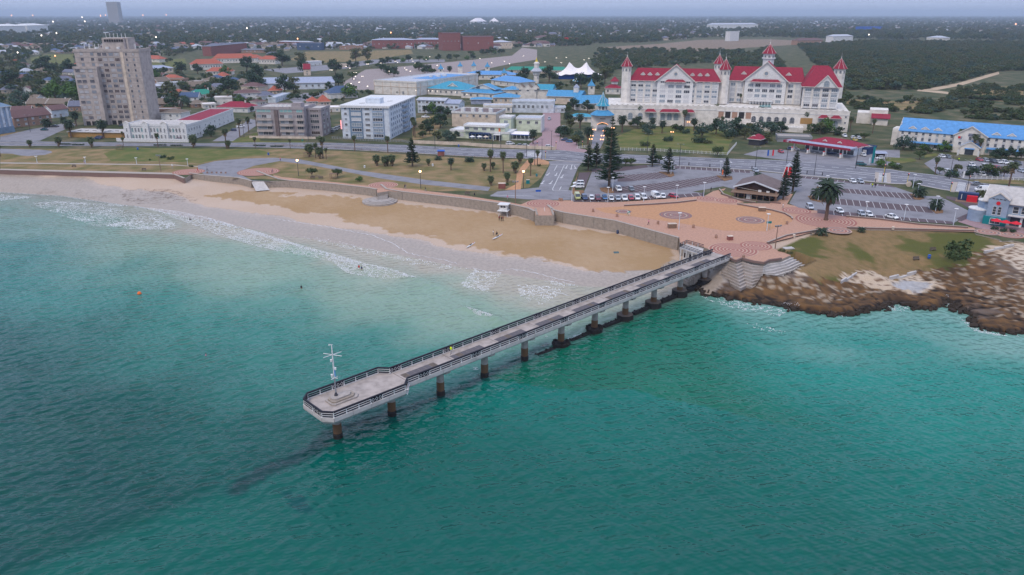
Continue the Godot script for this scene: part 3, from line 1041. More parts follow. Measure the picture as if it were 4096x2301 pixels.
func lay_sea():
	make_waves()
	# fine ripples: a tile of many small waves
	var n:=512
	var tile:=22.0
	var hh:=PackedFloat32Array()
	hh.resize(n*n)
	var r:=RandomNumberGenerator.new()
	r.seed=12
	for w in 34:
		var len_:=r.randf_range(.55,3.2)
		var dir:=deg_to_rad(-108+r.randfn()*34)
		var kx:=roundi(cos(dir)*tile/len_)
		var ky:=roundi(sin(dir)*tile/len_)
		var l:=tile/maxf(sqrt(kx*kx+ky*ky),1.0)
		var amp:=l*.0105
		var ph:=r.randf()*TAU
		var cx:=PackedFloat32Array()
		var sx:=PackedFloat32Array()
		for i in n:
			cx.append(cos(TAU*kx*i/n+ph)*amp)
			sx.append(sin(TAU*kx*i/n+ph)*amp)
		for j in n:
			var cy:=cos(TAU*ky*j/n)
			var sy:=sin(TAU*ky*j/n)
			var o:=j*n
			for i in n:
				hh[o+i]+=sx[i]*cy+cx[i]*sy
	var data:=PackedByteArray()
	data.resize(n*n*3)
	var px:=tile/n
	for j in n:
		for i in n:
			var dx:=(hh[j*n+(i+1) % n]-hh[j*n+(i+n-1) % n])/(2*px)
			var dy:=(hh[((j+1) % n)*n+i]-hh[((j+n-1) % n)*n+i])/(2*px)
			var v:=V(-dx,dy,1).normalized()
			var o:=(j*n+i)*3
			data[o]=int((v.x*.5+.5)*255)
			data[o+1]=int((v.y*.5+.5)*255)
			data[o+2]=int((v.z*.5+.5)*255)
	var sea:=mat("sea",Color.WHITE,.14,null,1.0,.29)
	sea.vertex_color_use_as_albedo=true
	sea.uv1_triplanar=true
	sea.uv1_world_triplanar=true
	sea.uv1_scale=Vector3.ONE/tile
	sea.normal_enabled=true
	sea.normal_texture=ImageTexture.create_from_image(Image.create_from_data(n,n,false,Image.FORMAT_RGB8,data))
	sea.normal_scale=1.0

	# the weed-grown pipe on the bottom, seaward of the pier, and a patch of reef
	var pipe:=pts([7.8,-154.2,.4,-145.4,-7.2,-136.5,-12.1,-130.6,-32.4,-116.3,-33.7,-110.3,-36.7,-107.1,-40.9,-103.6,-42.9,-99.6])
	var reef:=pts([-35.7,-98.8,-32.1,-97.5,-30.5,-95.7,-31,-93.1,-33.5,-94.4])
	var step:=.9
	var x0:=-345.0
	var z0:=-336.0
	var nx:=700
	var nz:=312
	var at:=PackedInt32Array()
	at.resize(nx*nz)
	at.fill(-1)
	var vert:=PackedVector3Array()
	var norm:=PackedVector3Array()
	var col:=PackedColorArray()
	for j in nz:
		for i in nx:
			var x:=x0+i*step
			var z:=z0+j*step
			var s:=survey_at(x,z).x if z<-52 else -120.0
			if s>4.0:
				continue
			var calm:=smoothstep(.0,30.0,-s)
			var w:=swell(x,z)
			var y:=.1+w.x*calm
			var slope:=U(w.y,w.z)*calm
			if s>-75 and s<2 and x<45:
				var b:=breaker(x,z)
				if b>.01:
					y+=b
					slope+=U(breaker(x+.5,z)-b,breaker(x,z+.5)-b)*2
			if s>0:
				y=.1-s*.15
			var c:=sea_colour(x,z,s)
			var p:=U(x,z)
			var jig:=.5*edge_noise.get_noise_2d(x*3,z*3)
			if x<25 and x>-75 and z>-172:
				var b:=1e9
				var at_k:=0
				for k in pipe.size()-1:
					var dd:=p.distance_to(Geometry2D.get_closest_point_to_segment(p,pipe[k],pipe[k+1]))
					if dd<b:
						b=dd
						at_k=k
				var half:=.7+1.1*jig+(.8 if at_k>3 else .0)+.9*maxf(0,sea_patch.get_noise_2d(x*4,z*4))
				if b<half+.6:
					c=c.lerp(Color(.008,.032,.036),.78*(1-smoothstep(half-.4,half+.6,b)))
				if Geometry2D.is_point_in_polygon(p+U(jig,jig)*5,reef):
					c=c.lerp(Color(.003,.048,.055),.6)
			at[j*nx+i]=vert.size()
			vert.append(V(x,y,z))
			norm.append(V(-slope.x,1,-slope.y).normalized())
			col.append(c)
	var index:=PackedInt32Array()
	for j in nz-1:
		for i in nx-1:
			var a:=at[j*nx+i]
			var b:=at[j*nx+i+1]
			var c:=at[(j+1)*nx+i+1]
			var d:=at[(j+1)*nx+i]
			if a>=0 and b>=0 and c>=0 and d>=0:
				index.append_array(PackedInt32Array([a,b,c,a,c,d]))
	# the open sea beyond
	var x1:=x0+(nx-1)*step
	var z1:=z0+(nz-1)*step
	for q in [[-4000.0,z0-60,x0,4000.0],[x1,z0-60,4000.0,4000.0],[x0,z1,x1,4000.0]]:
		var k:=vert.size()
		for e in [[0,1],[2,1],[2,3],[0,3]]:
			vert.append(V(q[e[0]],.1,q[e[1]]))
			norm.append(Vector3.UP)
			col.append(Color(.0,.058,.048))
		index.append_array(PackedInt32Array([k,k+1,k+2,k,k+2,k+3]))
	var arr:=[]
	arr.resize(Mesh.ARRAY_MAX)
	arr[Mesh.ARRAY_VERTEX]=vert
	arr[Mesh.ARRAY_NORMAL]=norm
	arr[Mesh.ARRAY_COLOR]=col
	arr[Mesh.ARRAY_INDEX]=index
	var mesh:=ArrayMesh.new()
	mesh.add_surface_from_arrays(Mesh.PRIMITIVE_TRIANGLES,arr)
	mesh.surface_set_material(0,sea)
	struct("sea",mesh)

	# foam
	mat("foam",Color(.78,.80,.82),.7)
	var level:=func(x: float,z: float)->float: return maxf(sea_level(x,z),shore_height(x,z))
	for f in [[[-145,-280.1,-126.2,-273.4,-110.7,-264.1,-87.5,-245.7,-66.8,-228.6,-56.1,-220.6,-43.3,-210.9,-32.8,-203.3,-26.5,-198.1,-32.2,-198.8,-36.6,-198.5,-43.2,-200.9,-48.1,-204.3,-53.5,-213.2,-62.5,-219,-74.6,-225.2,-87.6,-233.9,-100.4,-244.2,-115.7,-258.6,-131.6,-272.2],.30,.42,.10],
			[[-110.5,-263.5,-87.3,-245.2,-66.7,-228.2,-55.9,-219.8,-43.2,-210.1,-32.8,-202.9,-26.5,-198.1,-30,-199.5,-40.1,-205.8,-50.7,-212.4,-63,-223.5,-86.1,-241.3,-107.2,-258.6],.26,.55,.16],
			[[-210.6,-303,-195.4,-299.4,-195.3,-296.6,-203.5,-291.8],.34,.35,.08],[[-189.7,-295.2,-182.9,-291.8,-153.1,-285.8,-148.5,-282.6,-159.9,-283.9,-175.6,-287.1],.34,.3,.08],
			[[-188.8,-288.5,-179.8,-291.8,-157.4,-282,-130.6,-269.8,-119.9,-258.6,-118.2,-251.2,-130.6,-251.2,-148.2,-258.6,-169,-272.8,-180,-278.9],.34,-.02,.06],[[-167.3,-269.8,-145.4,-258.6,-126.6,-260.8,-119.5,-257.5,-116.4,-250.2,-131.2,-249.7,-150.2,-257],.3,.22,.06],
			[[-10.8,-207.2,-3,-203.6,-4.7,-193.9,-6.7,-188.2,-13.3,-191.6,-14,-194.8],.27,.24,.06],[[1.3,-193.9,14.3,-191.6,11.7,-184.6,7.3,-178.6,2.3,-183.1],.28,-.06,.05],[[.2,-205.8,8.2,-202.2,12.4,-197.1,20.8,-191.6,12.2,-192.9],.3,-.12,.05],
			[[-11.6,-175.6,-8.2,-173.4,-4.7,-169.5,-5.2,-168.7,-8.1,-170.3],.16,.8,.16],[[-74.9,-244.2,-55.5,-234.8,-40.8,-224.3,-24.7,-213.2,-26.9,-211.6,-42.7,-221,-54.1,-228.6,-63.5,-235.7],.34,-.16,.05],[[-29.9,-217,-12.7,-210.1,-11.4,-207.2,-21.8,-207.2,-30.5,-211.6],.34,-.14,.05],
			[[12.2,-157.3,16.5,-161.3,16.8,-161,14,-157.9,12.4,-157],.2,.2,.05],[[7.1,-157,8.2,-164.2,9.6,-164.2,12.1,-163.2,14.3,-162.9,12.8,-162.3,9.5,-161],.2,-.3,.05],[[-8.2,-142.4,-7,-142.9,-7,-141.4,-7.9,-140.2],.12,-.12,.05],
			[[49.9,-188.7,52.9,-185.1,57,-181.9,63.2,-177.8,69.7,-175.3,65.9,-170.5,59.7,-173.3,55,-177.3,51.4,-180.8,49.7,-184.6],.26,-.2,.06],[[53.8,-170.5,58.5,-169.5,62.7,-165,65,-161.5,62.3,-159.8,58.4,-162.4,55.3,-165.9],.26,-.34,.05],
			[[68.4,-177.7,72.1,-176.8,72.3,-175.3,69.4,-174.3],.2,.2,.1],[[96,-179.8,98.6,-179.1,102.4,-178.5,101.1,-175.3,97.5,-173.8,94.6,-175.3],.22,.02,.08],[[77.4,-172.4,84.2,-171.4,83.6,-170.1,77.3,-170.5],.22,-.02,.06],
			[[113.8,-184.1,112.7,-180.3,113.5,-177.1,112.5,-175.3,110.4,-176.3,110.4,-178.3],.24,-.1,.06],[[109.5,-170,112.2,-168.6,109.9,-162.8,113.7,-160,118.4,-159.1,117.9,-158.3,111.7,-159,108.5,-161.5,108.6,-165.9],.24,-.06,.06]]:
		struct("foam",flecks(pts(f[0]),f[1],"foam",f[2]-.05,.75,f[3],level),"stuff")
	# the thin white edge that the spent waves leave on the sand
	var o:=mb("foam")
	for line in [[-213.1,-306.8,-184.6,-300.3,-147.1,-282.8,-118.2,-264.8],[-84.8,-260.2,-75.1,-255.1,-63.1,-249.1,-54.4,-244,-46.6,-239.8,-38.8,-231.8,-32,-222.1,-28.8,-219.8,-20.5,-215.1,-16.5,-212],[-11.4,-208.1,-6.2,-204,.2,-206.4,6.5,-202.9,11.9,-198.9,17.4,-195.3],[5.9,-191.8,11.4,-188.1,15.2,-185]]:
		var p:=walk(pts(line),.7)
		for i in p.size()-1:
			var a:=p[i]+U(0,edge_noise.get_noise_1d(i*2.0)*.8)
			var b:=p[i+1]+U(0,edge_noise.get_noise_1d(i*2.0+2.0)*.8)
			var wd:=.12+.22*absf(edge_noise.get_noise_1d(i*5.0+300))
			o.quad(v3(a,level.call(a.x,a.y)+.03),v3(b,level.call(b.x,b.y)+.03),v3(b+U(-.1,wd),level.call(b.x,b.y+wd)+.05),v3(a+U(-.1,wd),level.call(a.x,a.y+wd)+.05))
	struct("foam",o.mesh(),"stuff")


# ---------------------------------------------------------------- pier
# pier axes: s runs from the sea end to the land, n to the right of it
var PS:=U(.726,-.688)
var PN:=U(.688,.726)
const DECK:=7.0


func pv(s: float,n: float)->Vector2:
	return PS*s+PN*n


func build_pier():
	var t:=thing("pier","long concrete pier on round piles with black railings, running from beach into sea","pier",Vector3.ZERO)
	var mid:=-104.05
	# outline of the deck, the widened octagonal head first
	var edge:=PackedVector2Array()
	for q in [[179.5,mid+2.95],[69.9,mid+2.95],[68.2,-99.3],[53.6,-99.3],[52.2,-100.9],[52.2,-107.1],[53.9,-108.7],[68.5,-108.7],[70.1,mid-2.95],[179.5,mid-2.95]]:
		edge.append(pv(q[0],q[1]))
	var d:=mb("deck").flat(edge,DECK)
	part(t,"deck",d.mesh())
	# edge beams: one length of precast fascia after another, with open joints
	for i in edge.size()-1:
		var a:=edge[i]
		var b:=edge[i+1]
		var n:=maxi(1,roundi(a.distance_to(b)/4.0))
		var out:=(b-a).normalized().orthogonal()
		for k in n:
			var p:=a.lerp(b,(k+.02/4)/n)
			var q:=a.lerp(b,(k+1-.05/4)/n)
			var f:=mb("cement")
			var head:=i>=2 and i<=7
			var low:=DECK-(1.1 if head else .85)
			var inn:=-out*(.9 if head else .5)
			f.quad(v3(p,DECK+.12),v3(q,DECK+.12),v3(q,DECK-.6),v3(p,DECK-.6))
			f.quad(v3(p,DECK-.6),v3(q,DECK-.6),v3(q-inn*(1 if out.dot(a-pv(110,mid))<0 else -1)*.4,low),v3(p-inn*(1 if out.dot(a-pv(110,mid))<0 else -1)*.4,low))
			var w:=out*(.35 if out.dot(a-pv(110,mid))<0 else -.35)
			f.quad(v3(p,DECK+.12),v3(q,DECK+.12),v3(q+w,DECK+.12),v3(p+w,DECK+.12))
			f.quad(v3(p+w,DECK+.12),v3(q+w,DECK+.12),v3(q+w,DECK),v3(p+w,DECK))
			part(t,"fascia_beam",f.mesh())
	# soffit
	var inner:=Geometry2D.offset_polygon(edge,-.45)
	if inner.is_empty():
		inner=[edge]
	part(t,"soffit",mb("concrete").prism(inner[0],DECK-.9,DECK-.02,true).mesh())
	# panels of dark paving along the deck, one to a span, worn unevenly
	for i in 9:
		var s:=71.0+i*11.75
		for k in 6:
			var o:=mb("deck_panel" if (k*7+i*3) % 5 else "soot_stone")
			o.prism(PackedVector2Array([pv(s+k*1.3,mid-1.1),pv(s+k*1.3+1.25,mid-1.1),pv(s+k*1.3+1.25,mid+.55),pv(s+k*1.3,mid+.55)]),DECK-.05,DECK+.012+.004*(k % 2))
			part(t,"paving_panel",o.mesh())
	for i in 10:
		part(t,"expansion_joint",mb("soot_stone").bar(v3(pv(70.5+i*11.75,mid-2.6),DECK+.004),v3(pv(70.5+i*11.75,mid+2.6),DECK+.004),.09,.012).mesh())
	# railing: white posts, three black rails with white strips on the sea side, a black lattice panel every fourth bay
	var lines:=[[pv(178.5,mid+2.78),pv(69.9,mid+2.78),pv(68.1,-99.5),pv(53.7,-99.5),pv(52.4,-101.0),pv(52.4,-107.0),pv(53.9,-108.5),pv(68.4,-108.5),pv(69.9,mid-2.78),pv(178.5,mid-2.78)]]
	var post:=mb("white").box(V(0,.55,0),V(.14,1.1,.16)).box(V(0,.08,0),V(.28,.16,.3)).mesh()
	var bay:=0
	var line: Array=lines[0]
	for i in line.size()-1:
		var a: Vector2=line[i]
		var b: Vector2=line[i+1]
		var l:=a.distance_to(b)
		var n:=maxi(1,roundi(l/2.55))
		var dir:=(b-a)/l
		var out:=-U(-dir.y,dir.x)
		if out.dot((a+b)/2-pv(110,mid))<0 and i!=4:
			out=-out
		if i==4:
			out=-PS
		var yaw:=-atan2(dir.y,dir.x)
		for k in n:
			var p:=a.lerp(b,float(k)/n)
			var q:=a.lerp(b,float(k+1)/n)
			part(t,"post",post,v3(p,DECK+.1),yaw)
			bay+=1
			var r:=mb("rail_black")
			if bay % 5==2 and l>4:
				var c:=(p+q)/2
				r.bar(v3(p,DECK+1.2),v3(q,DECK+1.2),.3,.24)
				var gap:=q.distance_to(p)-.2
				r.obox(v3(c,DECK+.65),Basis(Vector3.UP,yaw),V(gap,.95,.06))
				var panel:=part(t,"lattice_panel",r.mesh())
				# three white diamonds joined by crosses, on both faces
				var w:=mb("white")
				var n2:=3
				for e in n2:
					for f in [1,-1]:
						var mid2:=v3(c+dir*gap*((e+.5)/n2-.5)+out*.04*f,DECK+.65)
						var u:=V(dir.x,0,dir.y)*gap/n2*.36
						var vv:=V(0,.34,0)
						w.bar(mid2-u,mid2+vv,.03,.07).bar(mid2+vv,mid2+u,.03,.07).bar(mid2+u,mid2-vv,.03,.07).bar(mid2-vv,mid2-u,.03,.07)
				part(panel,"diamonds",w.mesh())
			else:
				for h in [.34,.72]:
					r.bar(v3(p,DECK+h),v3(q,DECK+h),.12,.19)
				r.bar(v3(p,DECK+1.2),v3(q,DECK+1.2),.3,.24)
				var rail:=part(t,"rail",r.mesh())
				var w:=mb("white")
				for h in [.53,.93]:
					w.bar(v3(p+out*.075,DECK+h),v3(q+out*.075,DECK+h),.035,.075)
				part(rail,"white_strip",w.mesh())
	# piles: grey concrete above, brown where the tide reaches, black with mussels at the water
	for i in 11:
		var s:=56.6+i*11.43
		var c:=pv(s,mid)
		var ground:=maxf(shore_height(c.x,c.y),-2.0)
		var wide_:=.72
		var tide:=3.1-maxf(0,i-5)*.1
		var p:=part(t,"pile",mb("concrete").lathe(v3(c,0),[[wide_,tide],[wide_,DECK-1.5],[wide_+.12,DECK-1.5],[wide_+.12,DECK-.9]],18).mesh())
		part(p,"tide_band",mb("rust_band").lathe(v3(c,0),[[wide_+.03,1.2],[wide_+.05,tide-.3],[wide_+.02,tide]],18).mesh())
		var foot:=mb("barnacle")
		foot.lathe(v3(c,0),[[wide_+.02,-3.0],[wide_+.1,.3],[wide_+.13,1.0],[wide_+.03,1.25]],18)
		part(p,"mussel_band",foot.mesh())
		var cap:=mb("concrete")
		cap.prism(PackedVector2Array([pv(s-.6,mid-2.5),pv(s+.6,mid-2.5),pv(s+.6,mid+2.5),pv(s-.6,mid+2.5)]),DECK-1.35,DECK-.9,true)
		cap.quad(v3(pv(s-.45,mid-2.5),DECK-1.35),v3(pv(s-.45,mid+2.5),DECK-1.35),v3(pv(s-.45,mid+.7),DECK-2.0),v3(pv(s-.45,mid-.7),DECK-2.0))
		cap.quad(v3(pv(s+.45,mid-2.5),DECK-1.35),v3(pv(s+.45,mid+2.5),DECK-1.35),v3(pv(s+.45,mid+.7),DECK-2.0),v3(pv(s+.45,mid-.7),DECK-2.0))
		part(t,"crosshead",cap.mesh())
		if i>=5:
			# plinths that stand clear of the water towards the shore, the outer ones ragged with mussels
			var oct:=PackedVector2Array()
			var big:=2.0 if i>6 else 1.9
			for k in 8:
				var a:=TAU*(k+.5)/8
				oct.append(pv(s+cos(a)*big*(1+.08*rng.randf()),mid+sin(a)*big*(1+.08*rng.randf())))
			var top:=.65+(i-5)*.28
			var f:=mb("barnacle").prism(oct,-2.0,top)
			if i>6:
				f.use(M["soot_stone"]).prism(Geometry2D.offset_polygon(oct,-.12)[0],top-.1,top+.06)
			else:
				for k in 26:
					var a:=rng.randf()*TAU
					f.obox(v3(pv(s+cos(a)*big*.95,mid+sin(a)*big*.95),top-.1+rng.randf()*.3),Basis.from_euler(V(rng.randf(),rng.randf()*6,rng.randf())),V(.5,.35,.45))
			part(t,"plinth",f.mesh())
	# the sea pipe between the plinths, above water inshore and drowned further out
	for i in 6:
		var s0:=56.6+(4.2+i)*11.43+1.0
		var s1:=s0+11.43-2.2
		var h:=.12+i*.2
		var o:=mb("barnacle")
		o.prism(PackedVector2Array([pv(s0,mid-.55),pv(s1,mid-.55),pv(s1,mid+.55),pv(s0,mid+.55)]),-2.0,h)
		for k in 18:
			o.obox(v3(pv(lerpf(s0,s1,rng.randf()),mid+rng.randf_range(-.5,.5)),h),Basis.from_euler(V(rng.randf(),rng.randf()*6,rng.randf())),V(.5,.25,.4))
		part(t,"pipe_casing",o.mesh())
	# stepped stone base of the mast on the pier head
	var b:=thing("mast_plinth","stepped stone plinth with rounded corners on the pier head, under the white mast","plinth",v3(pv(58.4,-104.6),DECK),-atan2(PS.y,PS.x))
	for k in 3:
		var o:=mb("wall_stone" if k==1 else "concrete")
		var hx:=2.75-k*.42
		var hz:=1.55-k*.36
		o.prism(PackedVector2Array([U(-hx,-hz+.5),U(-hx+.5,-hz),U(hx-.7,-hz),U(hx,-hz+.7),U(hx,hz-.7),U(hx-.7,hz),U(-hx+.5,hz),U(-hx,hz-.5)]),k*.28,k*.28+.28)
		part(b,"step",o.mesh(),V(k*-.1,0,0))
	# the mast
	var at:=V(-30.5,7.7,-115.7)
	var m:=thing("mast","tall white flag mast with crossed yards and camera boxes on the pier head","mast",at,.25)
	part(m,"foot",mb("iron").lathe(Vector3.ZERO,[[.42,0],[.36,.1],[.17,.7],[.13,.75]],10).mesh())
	part(m,"pole",mb("steel").lathe(Vector3.ZERO,[[.13,.7],[.11,3.6]],10).use(M["white"]).lathe(Vector3.ZERO,[[.14,3.5],[.13,6.0],[.09,9.7],[.0,9.72]],10).mesh())
	for e in [[7.9,1.75,.55],[7.9,1.75,-.5],[3.5,.75,-.7],[3.5,.6,.5]]:
		part(m,"yard",mb("white").bar(V(-cos(e[2])*e[1],e[0],-sin(e[2])*e[1]),V(cos(e[2])*e[1],e[0],sin(e[2])*e[1]),.09,.09).mesh())
	for e in [[-.3,6.9],[.25,5.3],[-.4,4.1]]:
		part(m,"camera_box",mb("white").box(V(e[0],e[1],.1),V(.35,.4,.3)).bar(V(0,e[1],0),V(e[0],e[1],.1),.06,.06).mesh())
	part(m,"wind_vane",mb("white").bar(V(-.4,9.75,0),V(.2,9.75,0),.06,.06).box(V(-.35,9.78,0),V(.35,.22,.04)).mesh())
	bx(m,"blue_panel","sky_roof",V(.12,4.6,.14),V(.22,1.5,.05))


# ---------------------------------------------------------------- building parts
func window_mesh(w: float,h: float,nx: int,ny: int,glass: String,frame: String)->ArrayMesh:
	var key:="win %.2f %.2f %d %d %s %s" % [w,h,nx,ny,glass,frame]
	if not made.has(key):
		var o:=mb(glass)
		o.quad(V(-w/2,h/2,.03),V(w/2,h/2,.03),V(w/2,-h/2,.03),V(-w/2,-h/2,.03))
		o.use(M[frame])
		var t:=clampf(w*.05,.06,.12)
		for i in nx+1:
			o.obox(V(lerpf(-w/2,w/2,float(i)/nx),0,.05),Basis(),V(t,h+t,.13))
		for j in ny+1:
			o.obox(V(0,lerpf(-h/2,h/2,float(j)/ny),.048),Basis(),V(w+t,t,.12))
		o.box(V(0,-h/2-.08,.09),V(w+.25,.09,.22))
		made[key]=o.mesh()
	return made[key]


func arch_window_mesh(w: float,h: float,glass: String,frame: String)->ArrayMesh:
	var key:="arch %.2f %.2f %s %s" % [w,h,glass,frame]
	if not made.has(key):
		var o:=mb(glass)
		var r:=w/2
		var p:=[U(-r,-h/2),U(r,-h/2)]
		for k in 9:
			p.append(U(cos(PI*k/8)*r,h/2-r+sin(PI*k/8)*r))
		for k in range(1,p.size()-1):
			o.tri(V(p[0].x,p[0].y,.03),V(p[k].x,p[k].y,.03),V(p[k+1].x,p[k+1].y,.03))
		o.use(M[frame])
		for k in p.size():
			var a: Vector2=p[k]
			var b: Vector2=p[(k+1) % p.size()]
			o.bar(V(a.x,a.y,.06),V(b.x,b.y,.06),.14,.1)
		for f in [-.33,.0,.33]:
			o.box(V(f*w,0,.05),V(.06,h-r*absf(f),.08))
		for f in [-.25,.05,.3]:
			o.box(V(0,f*h,.052),V(w*.9,.06,.08))
		made[key]=o.mesh()
	return made[key]


# windows in rows ys and columns xs on a face of a block; the face is f(ront), r(ight) or l(eft) and lies at that distance
func glaze(o: Node3D,face: String,at: float,xs: Array,ys: Array,w: float,h: float,nx:=2,ny:=2,frame:="white",glass:=["glass","glass","glass_pale","curtain"],skip:=.0):
	for y in ys:
		for x in xs:
			if rng.randf()<skip:
				continue
			var m:=window_mesh(w,h,nx,ny,glass[rng.randi() % glass.size()],frame)
			place(o,"window",m,face,at,x,y)


func place(o: Node3D,called: String,m: Mesh,face: String,at: float,x: float,y: float)->MeshInstance3D:
	if face=="f":
		return part(o,called,m,V(x,y,at))
	return part(o,called,m,V(at,y,x),PI/2 if face=="r" else -PI/2)


func spread(a: float,b: float,n: int)->Array:
	var o:=[]
	for i in n:
		o.append(lerpf(a,b,(i+.5)/n))
	return o


func steps(a: float,d: float,n: int)->Array:
	var o:=[]
	for i in n:
		o.append(a+d*i)
	return o


# a block of building; its own axes start at the middle of the front's foot, front towards +z
func block(root: Node3D,called: String,l: float,d: float,y0: float,h: float,m: String,x:=.0,z:=.0,yaw:=.0)->MeshInstance3D:
	return part(root,called,mb(m).box(V(0,h/2,-d/2),V(l,h,d)).mesh(),V(x,y0,z),yaw)


# the same, set out from a front edge measured on the ground: centre x, z, turn, length
func block_at(root: Node3D,called: String,f: Array,d: float,y0: float,h: float,m: String)->MeshInstance3D:
	var q:=root.transform.affine_inverse()*V(f[0],y0,f[1])
	return block(root,called,f[3],d,q.y,h,m,q.x,q.z,f[2]-root.rotation.y)


func parapet(o: Node3D,l: float,d: float,y: float,h: float,m: String,roof_m:="pale_roof"):
	var p:=mb(m)
	var t:=.3
	for q in [[.0,t/2,l+2*t,t],[.0,-d-t/2,l+2*t,t]]:
		p.box(V(q[0],y+h/2-.3,q[1]),V(q[2],h+.6,q[3]))
	for q in [-l/2-t/2,l/2+t/2]:
		p.box(V(q,y+h/2-.3,-d/2),V(t,h+.6,d))
	part(o,"parapet",p.mesh())
	bx(o,"roof",roof_m,V(0,y+.06,-d/2),V(l,.1,d))


func hip_roof(o: Node3D,l: float,d: float,y: float,rh: float,over: float,m: String,ridge:=-1.0,called:="roof",x:=.0,z:=.0)->MeshInstance3D:
	var a:=l/2+over
	var f:=over
	var b:=-d-over
	var c:=(f+b)/2
	var r:=b-f
	var half:=ridge/2 if ridge>=0 else maxf(.0,a-absf(r)/2)
	var s:=mb(m)
	var e0:=V(-a,y,f)
	var e1:=V(a,y,f)
	var e2:=V(a,y,b)
	var e3:=V(-a,y,b)
	var r0:=V(-half,y+rh,c)
	var r1:=V(half,y+rh,c)
	if ridge<0 and a<absf(r)/2:
		var q:=absf(r)/2-a
		r0=V(0,y+rh,c+q)
		r1=V(0,y+rh,c-q)
		s.quad(e1,e2,r1,r0)
		s.quad(e3,e0,r0,r1)
		s.tri(e0,e1,r0)
		s.tri(e2,e3,r1)
	else:
		s.quad(e0,e1,r1,r0)
		s.quad(e2,e3,r0,r1)
		s.tri(e1,e2,r1)
		s.tri(e3,e0,r0)
	s.quad(e0,e1,e2,e3)
	for q in [[e0,e1],[e1,e2],[e2,e3],[e3,e0]]:
		s.use(M["chalk"]).bar(q[0]-V(0,.1,0),q[1]-V(0,.1,0),.12,.24)
	return part(o,called,s.mesh(),V(x,0,z))


# ridge along x, gable walls at both ends
func gable_roof(o: Node3D,l: float,d: float,y: float,rh: float,over: float,m: String,wall: String,called:="roof",x:=.0,z:=.0,yaw:=.0)->MeshInstance3D:
	var s:=mb(m)
	var c:=-d/2
	var a:=l/2+over
	var k:=rh/(d/2)
	var lo:=y-over*k
	for e in [[over,1],[-d-over,-1]]:
		s.quad(V(-a,lo,e[0]),V(a,lo,e[0]),V(a,y+rh,c),V(-a,y+rh,c))
		s.quad(V(-a,lo+.22,e[0]),V(a,lo+.22,e[0]),V(a,y+rh+.22,c),V(-a,y+rh+.22,c))
		s.quad(V(-a,lo,e[0]),V(a,lo,e[0]),V(a,lo+.22,e[0]),V(-a,lo+.22,e[0]))
	s.use(M[wall])
	for q in [-l/2,l/2]:
		s.tri(V(q,y,0),V(q,y,-d),V(q,y+rh,c))
	s.use(M["chalk"])
	for q in [-a,a]:
		for e in [over,-d-over]:
			s.bar(V(q,lo+.1,e),V(q,y+rh+.1,c),.14,.3)
	return part(o,called,s.mesh(),V(x,0,z),yaw)


# a gable that faces the front: width w, ridge running back
func front_gable(o: Node3D,called: String,x: float,w: float,y: float,rh: float,z: float,depth: float,wall: String,m: String,over:=.4)->MeshInstance3D:
	var s:=mb(m)
	var k:=rh/(w/2)
	var lo:=-over*k
	var top:=rh
	for e in [-1.0,1.0]:
		var q: float=e*(w/2+over)
		s.quad(V(q,lo,over),V(0,top,over),V(0,top,-depth),V(q,lo,-depth))
		s.quad(V(q,lo+.2,over),V(0,top+.2,over),V(0,top+.2,-depth),V(q,lo+.2,-depth))
	s.use(M[wall]).tri(V(-w/2,0,0),V(w/2,0,0),V(0,rh,0))
	s.use(M["chalk"])
	for e in [-1.0,1.0]:
		s.bar(V(e*(w/2+over),lo+.08,over),V(0,top+.08,over),.2,.4)
	return part(o,called,s.mesh(),V(x,y,z))


func turret(o: Node3D,r: float,h: float,rh: float,wall: String,m: String,at: Vector3,windows:=5,n:=8)->MeshInstance3D:
	var t:=part(o,"turret",mb(wall).lathe(Vector3.ZERO,[[r,0],[r,h-.4],[r*1.14,h-.3],[r*1.14,h]],n,PI/n).mesh(),at)
	var s:=mb(m).lathe(Vector3.ZERO,[[r*1.3,h-.05],[r*.72,h+rh*.42],[.0,h+rh]],n,PI/n)
	s.use(M["chalk"])
	for k in n:
		var a:=TAU*k/n+PI/n
		s.bar(V(cos(a)*r*1.3,h,sin(a)*r*1.3),V(cos(a)*r*.72,h+rh*.42+.03,sin(a)*r*.72),.12,.12)
		s.bar(V(cos(a)*r*.72,h+rh*.42+.03,sin(a)*r*.72),V(0,h+rh,0),.1,.1)
	part(t,"spire",s.mesh())
	part(t,"finial",mb("white").lathe(Vector3.ZERO,[[.07,h+rh-.1],[.35,h+rh+.3],[.06,h+rh+.6],[.04,h+rh+3.0],[0,h+rh+3.0]],6).mesh())
	for k in windows:
		var a:=PI/2+(k-(windows-1)/2.0)*TAU/n
		var c:=r*cos(PI/n)
		part(t,"window",arch_window_mesh(r*.42,1.9,"glass","white"),V(cos(a)*c,h-2.0,sin(a)*c),PI/2-a)
	return t


